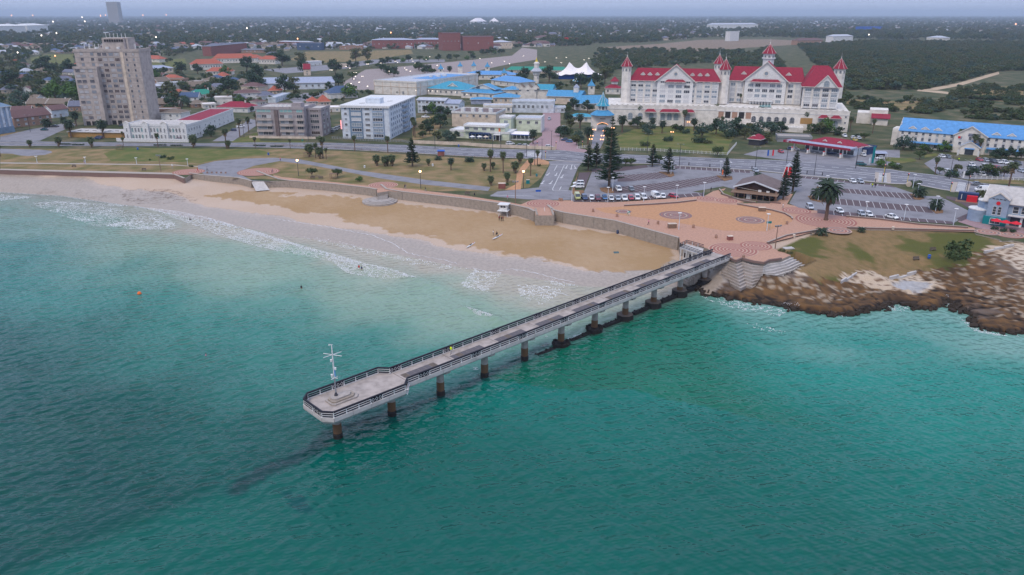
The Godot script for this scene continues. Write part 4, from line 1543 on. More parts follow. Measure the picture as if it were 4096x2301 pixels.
func house(called: String,label: String,f: Array,d: float,h: float,roof_kind: String,rh: float,wall: String,roof_m: String,group:="",n:=3,chimney:=false)->Node3D:
	var t:=thing(called,label,"house",V(f[0],G,f[1]),f[2],group)
	var l: float=f[3]
	bx(t,"wall",wall,V(0,h/2,-d/2),V(l,h,d))
	var r: MeshInstance3D
	if roof_kind=="hip":
		r=hip_roof(t,l,d,h,rh,.6,roof_m)
	elif roof_kind=="gable":
		r=gable_roof(t,l,d,h,rh,.5,roof_m,wall)
	elif roof_kind=="cross":
		r=gable_roof(t,d,l,h,rh,.5,roof_m,wall,"roof",-l/2,-d/2,PI/2)
		r.position=V(l/2,0,-d/2)
		r.rotation.y=PI/2
	else:
		parapet(t,l,d,h,.5,wall,roof_m)
	var storeys:=maxi(1,int(h/2.7))
	for s in storeys:
		glaze(t,"f",.0,spread(-l/2,l/2,n),[1.5+s*2.8],1.3,1.2,2,1)
	if storeys==1 and n>1:
		bx(t,"door","plank",V(l/2/n*.05,1.0,.04),V(.9,2.0,.1))
	glaze(t,"r",l/2,[-d/2],[1.5],1.2,1.2,2,1)
	if chimney and r:
		bx(r,"chimney","chalk",V(l*.28,h+rh*.7,-d*.5),V(.8,rh*1.1,.7))
	return t


# ---------------------------------------------------------------- the row along the sea front
func build_front():
	sea_walls()
	landing()
	tower_block()
	front_buildings()
	white_block()
	beach_hotel()
	restaurant_hut()
	cafe_building()


func wall_run(called: String,label: String,p: PackedVector2Array,top: float,m: String,coping:=true):
	var t:=thing(called,label,"wall",v3(p[0],0))
	var q:=walk(p,4.2)
	for i in q.size()-1:
		var a:=q[i]-p[0]
		var b:=q[i+1]-p[0]
		var d:=(b-a).normalized()
		var n:=U(-d.y,d.x)
		var low:=minf(shore_height(q[i].x,q[i].y+1.5),shore_height(q[i+1].x,q[i+1].y+1.5))-.8
		part(t,"wall_panel",mb(m).prism(PackedVector2Array([a+d*.03-n*.25,b-d*.03-n*.25,b-d*.03+n*.45,a+d*.03+n*.45]),low,top-.16).mesh())
		if coping:
			part(t,"coping",mb("kerb").prism(PackedVector2Array([a+d*.02-n*.32,b-d*.02-n*.32,b-d*.02+n*.55,a+d*.02+n*.55]),top-.16,top).mesh())


func stair(called: String,label: String,a: Vector2,b: Vector2,out: Vector2,top: float,low: float,tread:=.42)->Node3D:
	var t:=thing(called,label,"stairs",v3(a,0))
	var n:=ceili((top-low)/.19)
	for i in n:
		var o0:=out*tread*i
		var o1:=out*tread*(i+1)
		part(t,"step",mb("concrete").prism(PackedVector2Array([o0,b-a+o0,b-a+o1,o1]),low-.6,top-.19*(i+1)).mesh())
	return t


func sea_walls():
	wall_run("sea_wall","low red stone sea wall under the narrow path west of the ramp",pts([-237.8,-324,-221.1,-321.6,-182.9,-316.1,-141.4,-311.7,-134.1,-303.8]),G+.25,"stone_red")
	wall_run("sea_wall","concrete sea wall beside the turning circle, ending at the beach ramp",pts([-136.4,-314.3,-128,-309.7,-112.2,-304.5,-106.9,-300.2,-104.7,-297.9]),G+.35,"wall_stone")
	wall_run("sea_wall","curved concrete sea wall from the beach ramp to the half-round stairs",pts([-109.1,-318.8,-101.7,-309.5,-94.6,-301.8,-89.5,-298.9,-70.7,-292.7,-55.6,-285.7,-51.8,-282.9]),G+.35,"wall_stone")
	wall_run("sea_wall","long concrete sea wall between the half-round stairs and the stairs by the lifeguard hut",pts([-51.6,-291.8,-48.1,-283.5,-41.2,-278.7,-18.5,-268.4,.6,-257.8,5.8,-253.3,7.8,-248.7]),G+.35,"wall_stone")
	wall_run("sea_wall","concrete sea wall below the tan plaza, ending at the pier pavilion",pts([12.7,-257.6,14.3,-250.8,17.5,-247.3,33.7,-236.5,50.2,-216.8]),G+.35,"wall_stone")
	var a:=pts([-51.1,-280.5,-47.5,-282.1,9,-251.4,13.2,-251.4])
	var s:=stair("beach_stairs","half-round concrete stairs from the promenade to the sand",a[0],a[1],U(.12,.99),G,3.9)
	for k in 3:
		var c:=(a[1]-a[0])/2+U(-.5,4.6)
		part(s,"round_step",mb("concrete").lathe(v3(c,0),[[4.6+k*1.0,2.0],[4.6+k*1.0,4.35-k*.22],[.0,4.35-k*.22]],28).mesh())
	var st:=stair("beach_stairs","broad straight stairs with a middle handrail, beside the lifeguard hut",a[2],a[3],U(.05,.99),G,3.3)
	var w:=a[3]-a[2]
	var o:=mb("white")
	o.bar(v3(w/2,G+1.0),v3(w/2+U(.3,7.4),4.3),.07,.07)
	for k in 5:
		var f:=k/4.0
		o.bar(v3(w/2+U(.3,7.4)*f,lerpf(G,3.3,f)),v3(w/2+U(.3,7.4)*f,lerpf(G+1,4.3,f)),.06,.06)
	part(st,"handrail",o.mesh())
	for e in [-.3,1.0]:
		part(st,"cheek_wall",mb("wall_stone").prism(PackedVector2Array([w*e+U(0,-1),w*e+w.normalized()*.7+U(0,-1),w*e+w.normalized()*.7+U(.3,7.6),w*e+U(.3,7.6)]),2.0,G+.35).mesh())


func landing():
	# terraces of concrete zigzags from the plaza down to the rocks
	var t:=thing("amphitheatre_steps","zigzag concrete seating terraces going down to the rocks beside the pier","steps",Vector3.ZERO)
	var up:=pts([57.6,-197.6,59.6,-196.8,60.8,-193.7,63.1,-196,65.4,-193.3,67.9,-192,70,-194.3,73.9,-195.8,77.8,-199.6])
	var down:=pts([54.5,-196.3,58.1,-191.5,60.4,-185.9,62.6,-188.3,63.7,-186.5,66.8,-189.7,72,-189.2,79.3,-195.3,85.5,-201.4])
	var n:=8
	for k in n:
		var f0:=float(k)/n
		var f1:=float(k+1)/n
		var h:=lerpf(G,1.9,(k+1.0)/n)
		for i in up.size()-1:
			var p:=PackedVector2Array([up[i].lerp(down[i],f0),up[i+1].lerp(down[i+1],f0),up[i+1].lerp(down[i+1],f1),up[i].lerp(down[i],f1)])
			var m:="cement" if i>4 else ("concrete" if (k+i) % 3 else "deck")
			part(t,"terrace_block",mb(m).prism(p,h-1.6,h+.004*(i % 3)).mesh())
	var rim:=mb("stone_red")
	for i in range(1,up.size()-2):
		rim.bar(v3(up[i],G+.3),v3(up[i+1],G+.3),.4,.6)
	part(t,"rim_wall",rim.mesh())
	# the pavilion with a railed roof at the foot of the pier
	var q:=[V(48,8.4,-205.7),V(50.8,8.4,-209.2),V(54.6,8.4,-204.5),V(52.7,8.4,-198.4),V(54.9,8.4,-197.3)]
	var c: Vector3=q[0]
	var pav:=thing("beach_pavilion","flat-roofed beach kiosk with a railed roof deck at the landward end of the pier","pavilion",V(c.x,0,c.z))
	var roof:=PackedVector2Array()
	for e in [q[0],q[1],q[2],q[3]]:
		roof.append(U(e.x-c.x,e.z-c.z))
	part(pav,"roof_slab",mb("cement").prism(roof,6.75,7.15,true).mesh())
	var inn: PackedVector2Array=Geometry2D.offset_polygon(roof,-.9)[0]
	part(pav,"wall",mb("chalk").prism(inn,2.4,6.76).mesh())
	var f0:=roof[0].lerp(inn[0],.55)
	var dir:=(roof[3]-roof[0]).normalized()
	var yaw:=-atan2(dir.y,dir.x)
	for k in 4:
		var at:=roof[0]+dir*(1.7+k*2.0)-U(-dir.y,dir.x)*.93
		part(pav,"opening_shade" if k % 2 else "doorway",mb("gap_shade" if k % 2 else "timber").box(Vector3.ZERO,V(1.2,2.4 if k % 2 else 1.4,.16)).mesh(),v3(at,4.6 if k % 2 else 5.0),yaw)  # odd ones are flat near-black panels, the shade of openings painted on
	for k in 5:
		var at:=roof[0]+dir*(.4+k*2.2)-U(-dir.y,dir.x)*.2
		bx(pav,"column","white",v3(at,4.6),V(.28,4.4,.28))
	for e in [[roof[0],roof[1]],[roof[1],roof[2]],[roof[0],roof[3]],[roof[3],U(q[4].x-c.x,q[4].z-c.z)]]:
		var p:=walk(PackedVector2Array([e[0],e[1]]),2.2)
		for i in p.size()-1:
			bx(pav,"rail_post","white",v3(p[i],7.7),V(.14,1.1,.14))
			var r:=mb("rail_black")
			for h in [7.5,7.85,8.25]:
				r.bar(v3(p[i],h),v3(p[i+1],h),.1,.15)
			part(pav,"rail",r.mesh())
	part(pav,"terrace_slab",mb("wall_stone").prism(PackedVector2Array([roof[0]+U(-3.5,2.5),roof[0]+U(-1.5,0),roof[3]+U(2,1.5),roof[3]+U(-3,7)]),1.4,3.5).mesh())
	for k in 4:
		part(pav,"step",mb("wall_stone").prism(PackedVector2Array([roof[0]+U(-3.5-k*.7,2.5),roof[0]+U(-3.4,2.4),roof[3]+U(-3,7),roof[3]+U(-3.6-k*.6,7.8+k*.3)]),1.2,3.2-k*.32).mesh())


func tower_block():
	var f:=[-239.3,-460.4,0,38.1]
	var t:=thing("apartment_tower","tall fourteen-storey beige apartment tower with a stepped left wing and rooftop aerials","building",V(f[0],G,f[1]),f[2])
	var l: float=f[3]
	var h:=42.9
	var hw:=33.5
	var main:=block(t,"main_block",l,15.0,0,h,"tower_beige",0,-2.5)
	parapet(main,l,15.0,h,1.0,"tower_beige","concrete")
	var wing:=block(t,"stepped_wing",l*.36,6.0,0,hw,"tower_beige",-l*.32,1.5)
	parapet(wing,l*.36,6.0,hw,.7,"tower_beige","concrete")
	var head:=block(t,"lift_house",l*.40,9.0,h,50.1-h,"tower_beige",l*.13,-5.0)
	glaze(head,"f",0,spread(-l*.17,l*.17,9),[50.1-h-1.6],1.3,1.5,1,1,"tower_grey",["gap_shade"])
	bx(head,"stair_fin","tower_grey",V(l*.15,2.5,.4),V(1.0,9.0,.8))
	var fl:=h/14.2
	var ys:=steps(fl*1.55,fl,13)
	var x0:=-l/2
	for c in [[.385,2.1],[.465,2.4],[.565,2.6],[.655,2.6]]:
		glaze(main,"f",0,[x0+l*c[0]],ys,c[1],1.55,3,2,"tower_grey",["glass","glass","glass_pale","curtain","timber"])
	for c in [[.80,1.0],[.91,.9]]:
		glaze(main,"f",0,[x0+l*c[0]],ys,c[1],1.3,1,2,"tower_grey")
	glaze(main,"f",0,[x0+l*.11,x0+l*.27],steps(hw+1.6,fl,3),1.7,1.5,2,2,"tower_grey")
	glaze(wing,"f",0,[-l*.12,-l*.04,l*.08],steps(fl*1.55,fl,10),2.5,1.55,3,2,"tower_grey",["glass","glass_pale","curtain","curtain"])
	# shallow ribs between the storeys
	for i in 13:
		bx(main,"floor_band","concrete",V(0,fl*(i+1),.05),V(l,.22,.12))
	bx(main,"pier_strip","cream",V(x0+l*.735,h/2,.12),V(1.6,h,.3))
	for i in 6:
		bx(t,"undercroft_shade","gap_shade",V(x0+3+i*3.4,1.3,1.55 if i<4 else -2.4),V(2.4,2.4,.2))  # flat near-black boxes paint in the shade under the tower
	for i in 16:
		var x:=x0+l*(.1+.055*i)
		if x>x0+l*.38 and x<x0+l*.8:
			continue
		bx(main,"aerial","white",V(x,h+2.0,-3.0-rng.randf()*4),V(.28,3.4,.2))
	for i in 6:
		bx(head,"aerial","white",V(-l*.15+i*l*.06,50.1-h+1.2,-2.0),V(.2,2.6,.2))
	for i in 3:
		part(main,"water_tank",mb("white").lathe(V(x0+l*(.33+.17*i),h,-2.2),[[.0,2.1],[1.1,2.0],[1.1,.0]],10).mesh())
	# the low parking deck in front of it
	var g:=[-226.5,-411.8,-.112,32.4]
	var k:=thing("parking_deck","long low ochre-walled parking deck at the foot of the beige tower","building",V(g[0],G,g[1]),g[2])
	block(k,"wall",g[3],11.0,0,2.8,"ochre")
	bx(k,"roof","cement",V(0,2.9,-5.6),V(g[3]+.6,.25,12.4))
	for i in 6:
		part(k,"skylight",mb("soot_stone").obox(V(-g[3]/2+4+i*4.4,3.1,-4.4),Basis(Vector3.UP,.5),V(1.9,.25,.5)).mesh())


func front_buildings():
	# the blue-grey block at the left edge
	var f:=[-287.3,-423.9,1.211,18.9]
	var t:=thing("apartment_block","pale blue apartment block with a steep slate-blue roof and white ribs at the left edge","building",V(f[0],G,f[1]),f[2])
	var l: float=f[3]
	var b:=block(t,"wall",l,22.0,0,14.5,"steel_blue")
	bx(b,"plinth","slate_blue",V(0,1.7,.1),V(l+.3,3.4,.4))
	for i in 6:
		bx(b,"rib","white_blue",V(-l/2+l*(i+.3)/6,9.0,.25),V(1.2,11.0,.5))
	glaze(b,"f",.05,spread(-l/2,l/2,6),steps(5.2,3.1,3),1.0,1.2,1,1)
	glaze(b,"r",l/2,spread(-20,0,6),steps(2.2,3.1,4),1.1,1.3,2,1)
	hip_roof(b,l,22.0,14.5,6.0,1.0,"slate_blue")
	# the long white building with two rows of arched windows
	var g:=[-188.8,-402.1,-.078,34.4]
	var a:=thing("arched_building","long white two-storey building with rows of dark arched windows and small parapet gables","building",V(g[0],G,g[1]),g[2])
	l=g[3]
	var h:=8.0
	var w:=block(a,"wall",l,16.0,0,h,"white")
	parapet(w,l,16.0,h,.6,"white","cement")
	for i in 4:
		var x:=lerpf(-l/2+1.6,l/2-1.6,i/3.0)
		bx(w,"projecting_bay","white",V(x,h/2+.5,.5),V(3.2,h+1.0,1.0))
		front_gable(w,"parapet_gable",x,3.2,h+1.0,.9,1.0,.6,"white","white",.1)
		for y in [2.2,5.5]:
			place(w,"window",arch_window_mesh(.9,2.0,"glass","white"),"f",1.0,x,y)
	for i in 3:
		var c:=lerpf(-l/2+1.6,l/2-1.6,(i+.5)/3.0)
		for k in 4:
			for y in [2.0,5.5]:
				place(w,"window",arch_window_mesh(1.15,2.1,"glass" if (k+i) % 3 else "teal","white"),"f",.0,c+(k-1.5)*1.75,y)
	for k in 5:
		for y in [2.0,5.5]:
			place(w,"window",window_mesh(1.0,1.4,2,1,"glass","white"),"r",l/2,-1.8-k*3.0,y)
	bx(a,"garden_wall","white",V(0,.9,5.0),V(l+5,1.8,.3))
	# grey five-storey block with the teal glazed top floor
	var q:=[-125.4,-412.3,-.086,26.8]
	var u:=thing("apartment_block","grey five-storey apartment block with a teal glazed top floor and a brown stair shaft","building",V(q[0],G,q[1]),q[2])
	l=q[3]
	h=15.5
	var m:=block(u,"wall",l,18.0,0,h,"tower_grey")
	parapet(m,l,18.0,h,.9,"tower_grey","cement")
	var fl:=h/5.1
	bx(m,"stair_shaft","brown_felt",V(-l*.07,h/2-.5,.3),V(2.0,h-1.0,.8))
	for i in 5:
		var y:=fl*i+fl*.62
		for s in [[-.33,.30],[.13,.26],[.41,.13]]:
			var wide_: float=l*s[1]
			if i<4:
				bx(m,"balcony_slab","tower_beige",V(l*s[0],fl*i+.15,.55),V(wide_+.6,.3,1.1))
				bx(m,"balcony_front","tower_beige",V(l*s[0],fl*i+.75,1.05),V(wide_+.6,.9,.12))
			for k in 3 if s[1]>.2 else 1:
				var n:=3.0 if s[1]>.2 else 1.0
				var gl: String="glass_teal" if i==4 else ["glass","glass","curtain","glass_pale"][rng.randi() % 4]
				place(m,"window",window_mesh(wide_/n-.25,fl*.55,3,1,gl,"cement"),"f",.0,l*s[0]+(k-(n-1)/2)*wide_/n,y+.3)
	for i in 5:
		bx(m,"roof_unit","white",V(-l*.2+i*2.4,h+.9,-5),V(1.3,1.1,.9))
	bx(m,"roof_house","tower_grey",V(l*.33,h+1.4,-5),V(5,2.6,6))
	var an:=block(u,"side_wing",7.6,15.0,0,h-.8,"tower_grey",l/2+4.0,-5.0)
	parapet(an,7.6,15.0,h-.8,.7,"tower_grey","cement")
	glaze(an,"f",0,[.0],steps(2.0,fl,5),4.6,1.7,4,1,"cement",["glass","glass","timber"])
	glaze(an,"r",3.8,[-4.0,-10.0],steps(2.0,fl,5),2.4,1.6,2,1,"cement",["glass","curtain"])
	bx(u,"boundary_wall","cream",V(1.5,.55,3.4),V(l+10,1.1,.25))
	for i in 26:
		bx(u,"fence_pale","cream",V(-l/2-2.5+i*1.4,1.25,3.4),V(.12,.5,.12))


func white_block():
	var f:=[-78.4,-407.4,-.138,26.4]
	var t:=thing("apartment_block","big pale blue-white six-storey apartment block with glazed balconies and a white flat roof","building",V(f[0],G,f[1]),f[2])
	var l: float=f[3]
	var d:=54.0
	var h:=17
	var b:=block(t,"wall",l,d,0,h,"white_blue")
	bx(b,"roof","white",V(0,h+.3,-d/2),V(l+1.6,.6,d+1.6))
	bx(b,"roof_house","white_blue",V(1.5,h+1.9,-13),V(8,2.8,7))
	for i in 3:
		part(b,"roof_pipe",mb("iron").obox(V(-4.0+i*6,h+.9,-8.0-6*i),Basis(Vector3.UP,.6),V(3.0,.15,.15)).mesh())
	var fl:=h/6.0
	var ys:=steps(fl*.62,fl,6)
	glaze(b,"f",0,[-l*.41],ys,1.3,1.3,2,1)
	for s in [[-.18,.20,"slate_blue"],[.27,.20,"steel_blue"]]:
		var w: float=l*s[1]
		var shaft:=bx(b,"balcony_bay",s[2],V(l*s[0],h/2-.2,.35),V(w+.8,h-.6,.7))
		for y in ys:
			part(shaft,"window",window_mesh(w,fl*.55,4,1,["glass","glass","glass_pale","curtain"][rng.randi() % 4],"white"),V(l*s[0],y+.15,.7))
	bx(b,"blue_strip","slate_blue",V(-l*.315,h/2,.06),V(.9,h-.4,.14))
	glaze(b,"f",0,[l*.045],ys,2.5,1.35,4,1,"white",["glass","glass","timber"])
	bx(b,"cornice","white",V(0,h-.35,.75),V(l+1.0,.5,.3))
	glaze(b,"r",l/2,[-4.0,-7.5,-11.0,-15.0,-19.0,-23.0,-39.0,-43.0,-47.0],ys,1.15,1.35,1,2,"steel_blue",["glass","glass","glass_pale"])
	for i in 6:
		bx(b,"balcony","steel_blue",V(l/2+.6,fl*i+.75,-31),V(1.2,1.1,12.0))
		for k in 3:
			place(b,"window",window_mesh(3.2,1.4,3,1,"glass" if k % 2 else "glass_pale","white"),"r",l/2+.02,-27.0-k*4.0,fl*i+2.05)
	# the red and white sign strip at its corner, and the railings in front
	part(b,"sign_strip",mb("sign_red").box(V(-l/2-.3,fl*2.6,.5),V(.5,4.6,.5)).use(M["white"]).box(V(-l/2+.12,fl*2.6,.62),V(.42,4.6,.3)).mesh())
	var p:=pts([-97.1,-407.8,-91.1,-406.4,-79.1,-400.9,-67.4,-398.2,-57.8,-396.8,-53.1,-392.2,-51.2,-390.9])
	fence("railing","thin grey railing along the road in front of the pale blue-white apartment block",walk(p,1.6),1.2,"steel",false)
	# long terrace of grey-white flats behind
	var g:=[-54.6,-518,-.268,19.6]
	var u:=thing("flats","long grey-white three-storey flats with a low pitched roof behind the pale apartment block","building",V(g[0],G,g[1]),g[2])
	var w:=block(u,"wall",g[3],10.0,0,8.6,"white_blue")
	gable_roof(w,g[3],10.0,8.6,1.2,.6,"pale_roof","white_blue")
	glaze(w,"f",0,spread(-g[3]/2,g[3]/2,7),[1.6,4.4,7.3],1.7,1.3,2,1,"white",["glass","glass_pale","timber"])
	var w2:=block(u,"side_wing",10.0,12.0,0,7.0,"white_blue",g[3]/2+5.2,1.0)
	gable_roof(w2,10.0,12.0,7.0,1.9,.5,"zinc","white_blue")
	glaze(w2,"f",0,spread(-5,5,3),[1.6,4.6],1.7,1.3,2,1,"white",["glass","timber"])


func fence(called: String,label: String,p: PackedVector2Array,h: float,m: String,solid: bool):
	var t:=thing(called,label,"fence",v3(p[0],G))
	for i in p.size()-1:
		var a:=p[i]-p[0]
		var b:=p[i+1]-p[0]
		bx(t,"post",m,v3(a,h*.53),V(.16,h*1.06,.16))
		if solid:
			part(t,"panel",mb(m).bar(v3(a,h/2),v3(b,h/2),.12,h-.1).mesh())
		else:
			var o:=mb(m)
			for y in [.25,.9]:
				o.bar(v3(a,h*y),v3(b,h*y),.06,.07)
			for k in 5:
				var c:=a.lerp(b,(k+.5)/5)
				o.bar(v3(c,.1),v3(c,h),.04,.04)
			part(t,"rail_panel",o.mesh())


func beach_hotel():
	var f:=[-15.1,-406.8,-.382,29.3]
	var t:=thing("beach_hotel","white and mint art-deco beach hotel with blue doors, terraces and a brown felt roof","building",V(f[0],G,f[1]),f[2])
	var l: float=f[3]
	var a:=block_at(t,"ground_floor",[-17.5,-406.8,-.329,33.8],12.0,G,4.0,"mint")
	parapet(a,[-17.5,-406.8,-.329,33.8][3],12.0,4.0,.5,"white","white")
	var al: float=[-17.5,-406.8,-.329,33.8][3]
	for i in 8:
		place(a,"blue_door",mb("navy").box(Vector3.ZERO,V(1.5,2.8,.15)).mesh(),"f",.05,-al*.16+i*al*.058,1.6)
	glaze(a,"f",0,[-al*.32],[1.8],3.2,1.6,4,1)
	bx(a,"entrance_canopy","white",V(al*.32,3.1,1.6),V(4.0,.25,3.2))
	for x in [-1.7,1.7]:
		bx(a,"canopy_post","white",V(al*.32+x,1.5,3.0),V(.2,3.0,.2))
	bx(a,"doorway","timber",V(al*.32,1.3,.05),V(2.4,2.6,.15))
	for i in 3:
		part(a,"awning",mb("navy").obox(V(-al*.1+i*3.9,3.25,.9),Basis(Vector3.RIGHT,.35),V(3.6,.1,1.9)).mesh())
	var b:=block_at(t,"upper_floor",[-14.8,-405.2,-.232,22.5],9.0,G+4.0,3.2,"mint")
	var bl: float=[-14.8,-405.2,-.232,22.5][3]
	parapet(b,bl,9.0,3.2,.5,"white","white")
	glaze(b,"f",0,[-bl*.42,-bl*.21,.0,bl*.2],[1.6],2.4,1.3,4,1,"white",["glass","timber","glass"])
	bx(b,"orange_door","orange",V(bl*.37,1.1,.05),V(.9,2.2,.12))
	bx(b,"string_course","chalk",V(0,2.75,.3),V(bl+.4,.14,.7))
	var c:=block_at(t,"stair_block",[-3.7,-428.8,-.279,6.6],8.0,G,8.6,"mint")
	parapet(c,[-3.7,-428.8,-.279,6.6][3],8.0,8.6,.6,"white","white")
	glaze(c,"f",0,[.3],[6.2],2.2,1.7,3,1)
	var d:=block_at(t,"rear_block",[-22.7,-452,-.248,27.2],22.0,G,8.4,"cream")
	parapet(d,[-22.7,-452,-.248,27.2][3],22.0,8.4,.6,"white","brown_felt")
	glaze(d,"f",0,spread(-10,10,5),[6.6],1.3,1.4,2,1)
	for i in 4:
		bx(d,"roof_turret","white",V(-7.0+i*5.5,9.6,-1.5-2.5*(i % 2)),V(2.2,2.4,2.2))
	var e:=block_at(t,"right_wing",[9.3,-431.5,-.176,14],12.0,G,7.6,"mint")
	var el: float=[9.3,-431.5,-.176,14][3]
	parapet(e,el,12.0,7.6,.5,"white","pale_roof")
	glaze(e,"f",0,spread(-el/2,el/2,3),[5.5],1.7,1.5,3,1)
	bx(e,"end_wall","white",V(el/2+.3,4.3,-6),V(.5,8.6,12.5))
	var g:=block_at(t,"veranda",[4.6,-402.7,-.208,13],6.0,G,.4,"white")
	var gl: float=[4.6,-402.7,-.208,13][3]
	part(g,"veranda_roof",mb("canvas").obox(V(0,3.4,-2.4),Basis(Vector3.RIGHT,.1),V(gl+.8,.2,6.6)).mesh())
	bx(g,"blue_valance","blue",V(0,2.95,.85),V(gl+.8,.35,.08))
	for i in 7:
		bx(g,"veranda_post","white",V(-gl/2+i*gl/6,1.6,.7),V(.18,3.2,.18))
	for i in 6:
		bx(g,"veranda_opening","glass",V(-gl/2+(i+.5)*gl/6,1.7,-3.0),V(gl/6-.3,2.6,.1))
	for k in [[gp(-21,-401.3),"white"],[gp(-17.2,-401.3),"white"],[gp(-13.8,-400.8),"cream"]]:
		parasol(k[0],"",k[1])
	# fence of concrete panels along the road
	fence("panel_fence","long cream concrete panel fence between the beach hotel and the road",walk(pts([-51.2,-392.2,-40.4,-389.7,-23.7,-385.5,-11.3,-379.9,4.7,-376.3,21.6,-372.1]),2.6),1.7,"cream",true)


var parasols:=0


func parasol(at: Vector3,label: String,m: String):
	parasols+=1
	var names:=["leftmost white parasol of the three on the beach hotel terrace","white parasol in the middle of the three on the beach hotel terrace","cream parasol nearest the canopied hotel entrance","red parasol nearest the corner of the beach cafe","middle red parasol outside the beach cafe","red parasol farthest from the blue gable of the beach cafe"]
	var t:=thing("parasol",label if label else names[(parasols-1) % 6],"parasol",at,.0,"parasols on cafe terraces")
	part(t,"pole",mb("steel").lathe(Vector3.ZERO,[[.25,0],[.25,.08],[.03,.1],[.03,2.5]],6).mesh())
	part(t,"canopy",mb(m).lathe(Vector3.ZERO,[[1.6,2.05],[1.55,2.15],[.0,2.85]],8).mesh())


func restaurant_hut():
	var f:=[88.7,-268.2,-.485,14.4]
	var t:=thing("restaurant","dark timber beach restaurant with a broad white-edged gable and a brown roof","building",V(f[0],G,f[1]),f[2])
	var l: float=f[3]
	var b:=block(t,"wall",l,14.0,0,3.6,"timber")
	var s:=mb("brown_felt")
	var top:=6.2
	for e in [-1.0,1.0]:
		s.quad(V(e*(l/2+.8),3.9,1.2),V(-l*.05,top+.2,1.2),V(-l*.05,top+.2,-15),V(e*(l/2+.8),3.9,-15))
	part(b,"roof",s.mesh())
	part(b,"gable_boards",tri_mesh("timber",V(-l/2,3.6,.02),V(l/2,3.6,.02),V(-l*.05,top,.02)))
	for e in [-1.0,1.0]:
		part(b,"barge_board",mb("white_blue").bar(V(e*(l/2+.8),3.85,1.25),V(-l*.05,top+.2,1.25),.2,.5).mesh())
	part(b,"string_light_rail",mb("chalk").bar(V(-l/2,3.7,.3),V(l*.15,2.9,.4),.1,.1).mesh())
	part(t,"veranda_roof",mb("plank").obox(V(0,2.5,1.8),Basis(Vector3.RIGHT,.12),V(l+2.0,.14,3.4)).mesh())
	for i in 8:
		bx(t,"veranda_post","plank",V(-l/2-.6+i*(l+1.2)/7,1.15,3.2),V(.18,2.3,.18))
	for i in 5:
		part(b,"window",window_mesh(1.7,1.3,2,1,"glass","plank"),V(-l/2+1.6+i*(l-3.2)/4,1.5,.0))
	for i in 2:
		bx(b,"sign_board","white",V(l*(.1+.2*i),3.1-.1*i,.5),V(1.1,.75,.1))
	for e in [-1.0,1.0]:
		bx(b,"brick_pier","brick_pale",V(e*l/2,1.8,.3),V(.7,3.6,.7))
	var st:=mb("soot_stone")
	for i in 4:
		st.box(V(l*.28,.3-i*.1,4.6+i*.45),V(4.2,.6-i*.2+.02,.45))
	part(t,"entrance_steps",st.mesh())
	bx(t,"deck_wall","stone_red",V(.5,.25,4.1),V(l+4,.5,.4))
	var bank_:=pts([78.8,-281.3,79.7,-282.6,82.8,-275.4,88,-266.7,88.9,-266.1,86.9,-261.3,83.5,-264.9,79.2,-272.9])
	sheet("grass_verge",bank_,G+.12,"lawn_green")
	var tank:=thing("water_tank","white caged water tank on the grass in front of the dark restaurant","tank",gp(86.3,-267.6),f[2])
	bx(tank,"tank","white",V(0,1.2,0),V(1.8,2.1,1.5))
	var cage:=mb("steel")
	for i in 6:
		cage.box(V(-.9+i*.36,1.2,.78),V(.05,2.3,.05))
	for i in 5:
		cage.box(V(0,.2+i*.5,.78),V(1.9,.05,.06))
	part(tank,"cage",cage.mesh())
	bx(tank,"pallet","plank",V(0,.08,0),V(1.9,.16,1.6))
	# red kiosk shaped like a windmill stump
	var w:=thing("windmill_kiosk","tapering red kiosk with white edges, like a windmill stump, by the conifers","kiosk",gp(113.8,-306.3),.3)
	part(w,"body",mb("red").lathe(Vector3.ZERO,[[2.1,0],[1.15,4.6]],4,PI/4).mesh())
	var ed:=mb("white")
	for k in 4:
		var a:=TAU*k/4+PI/4
		ed.bar(V(cos(a)*2.1,0,sin(a)*2.1),V(cos(a)*1.15,4.6,sin(a)*1.15),.25,.25)
	part(w,"edge_trim",ed.mesh())
	part(w,"cap",mb("pale_roof").lathe(Vector3.ZERO,[[1.5,4.55],[1.4,4.7],[.0,6.1]],4,PI/4).use(M["white"]).lathe(Vector3.ZERO,[[1.55,4.5],[1.55,4.62]],4,PI/4).mesh())
	part(w,"sail_bar",mb("white").bar(V(-1.6,5.0,1.3),V(.3,5.8,1.4),.12,.12).mesh())


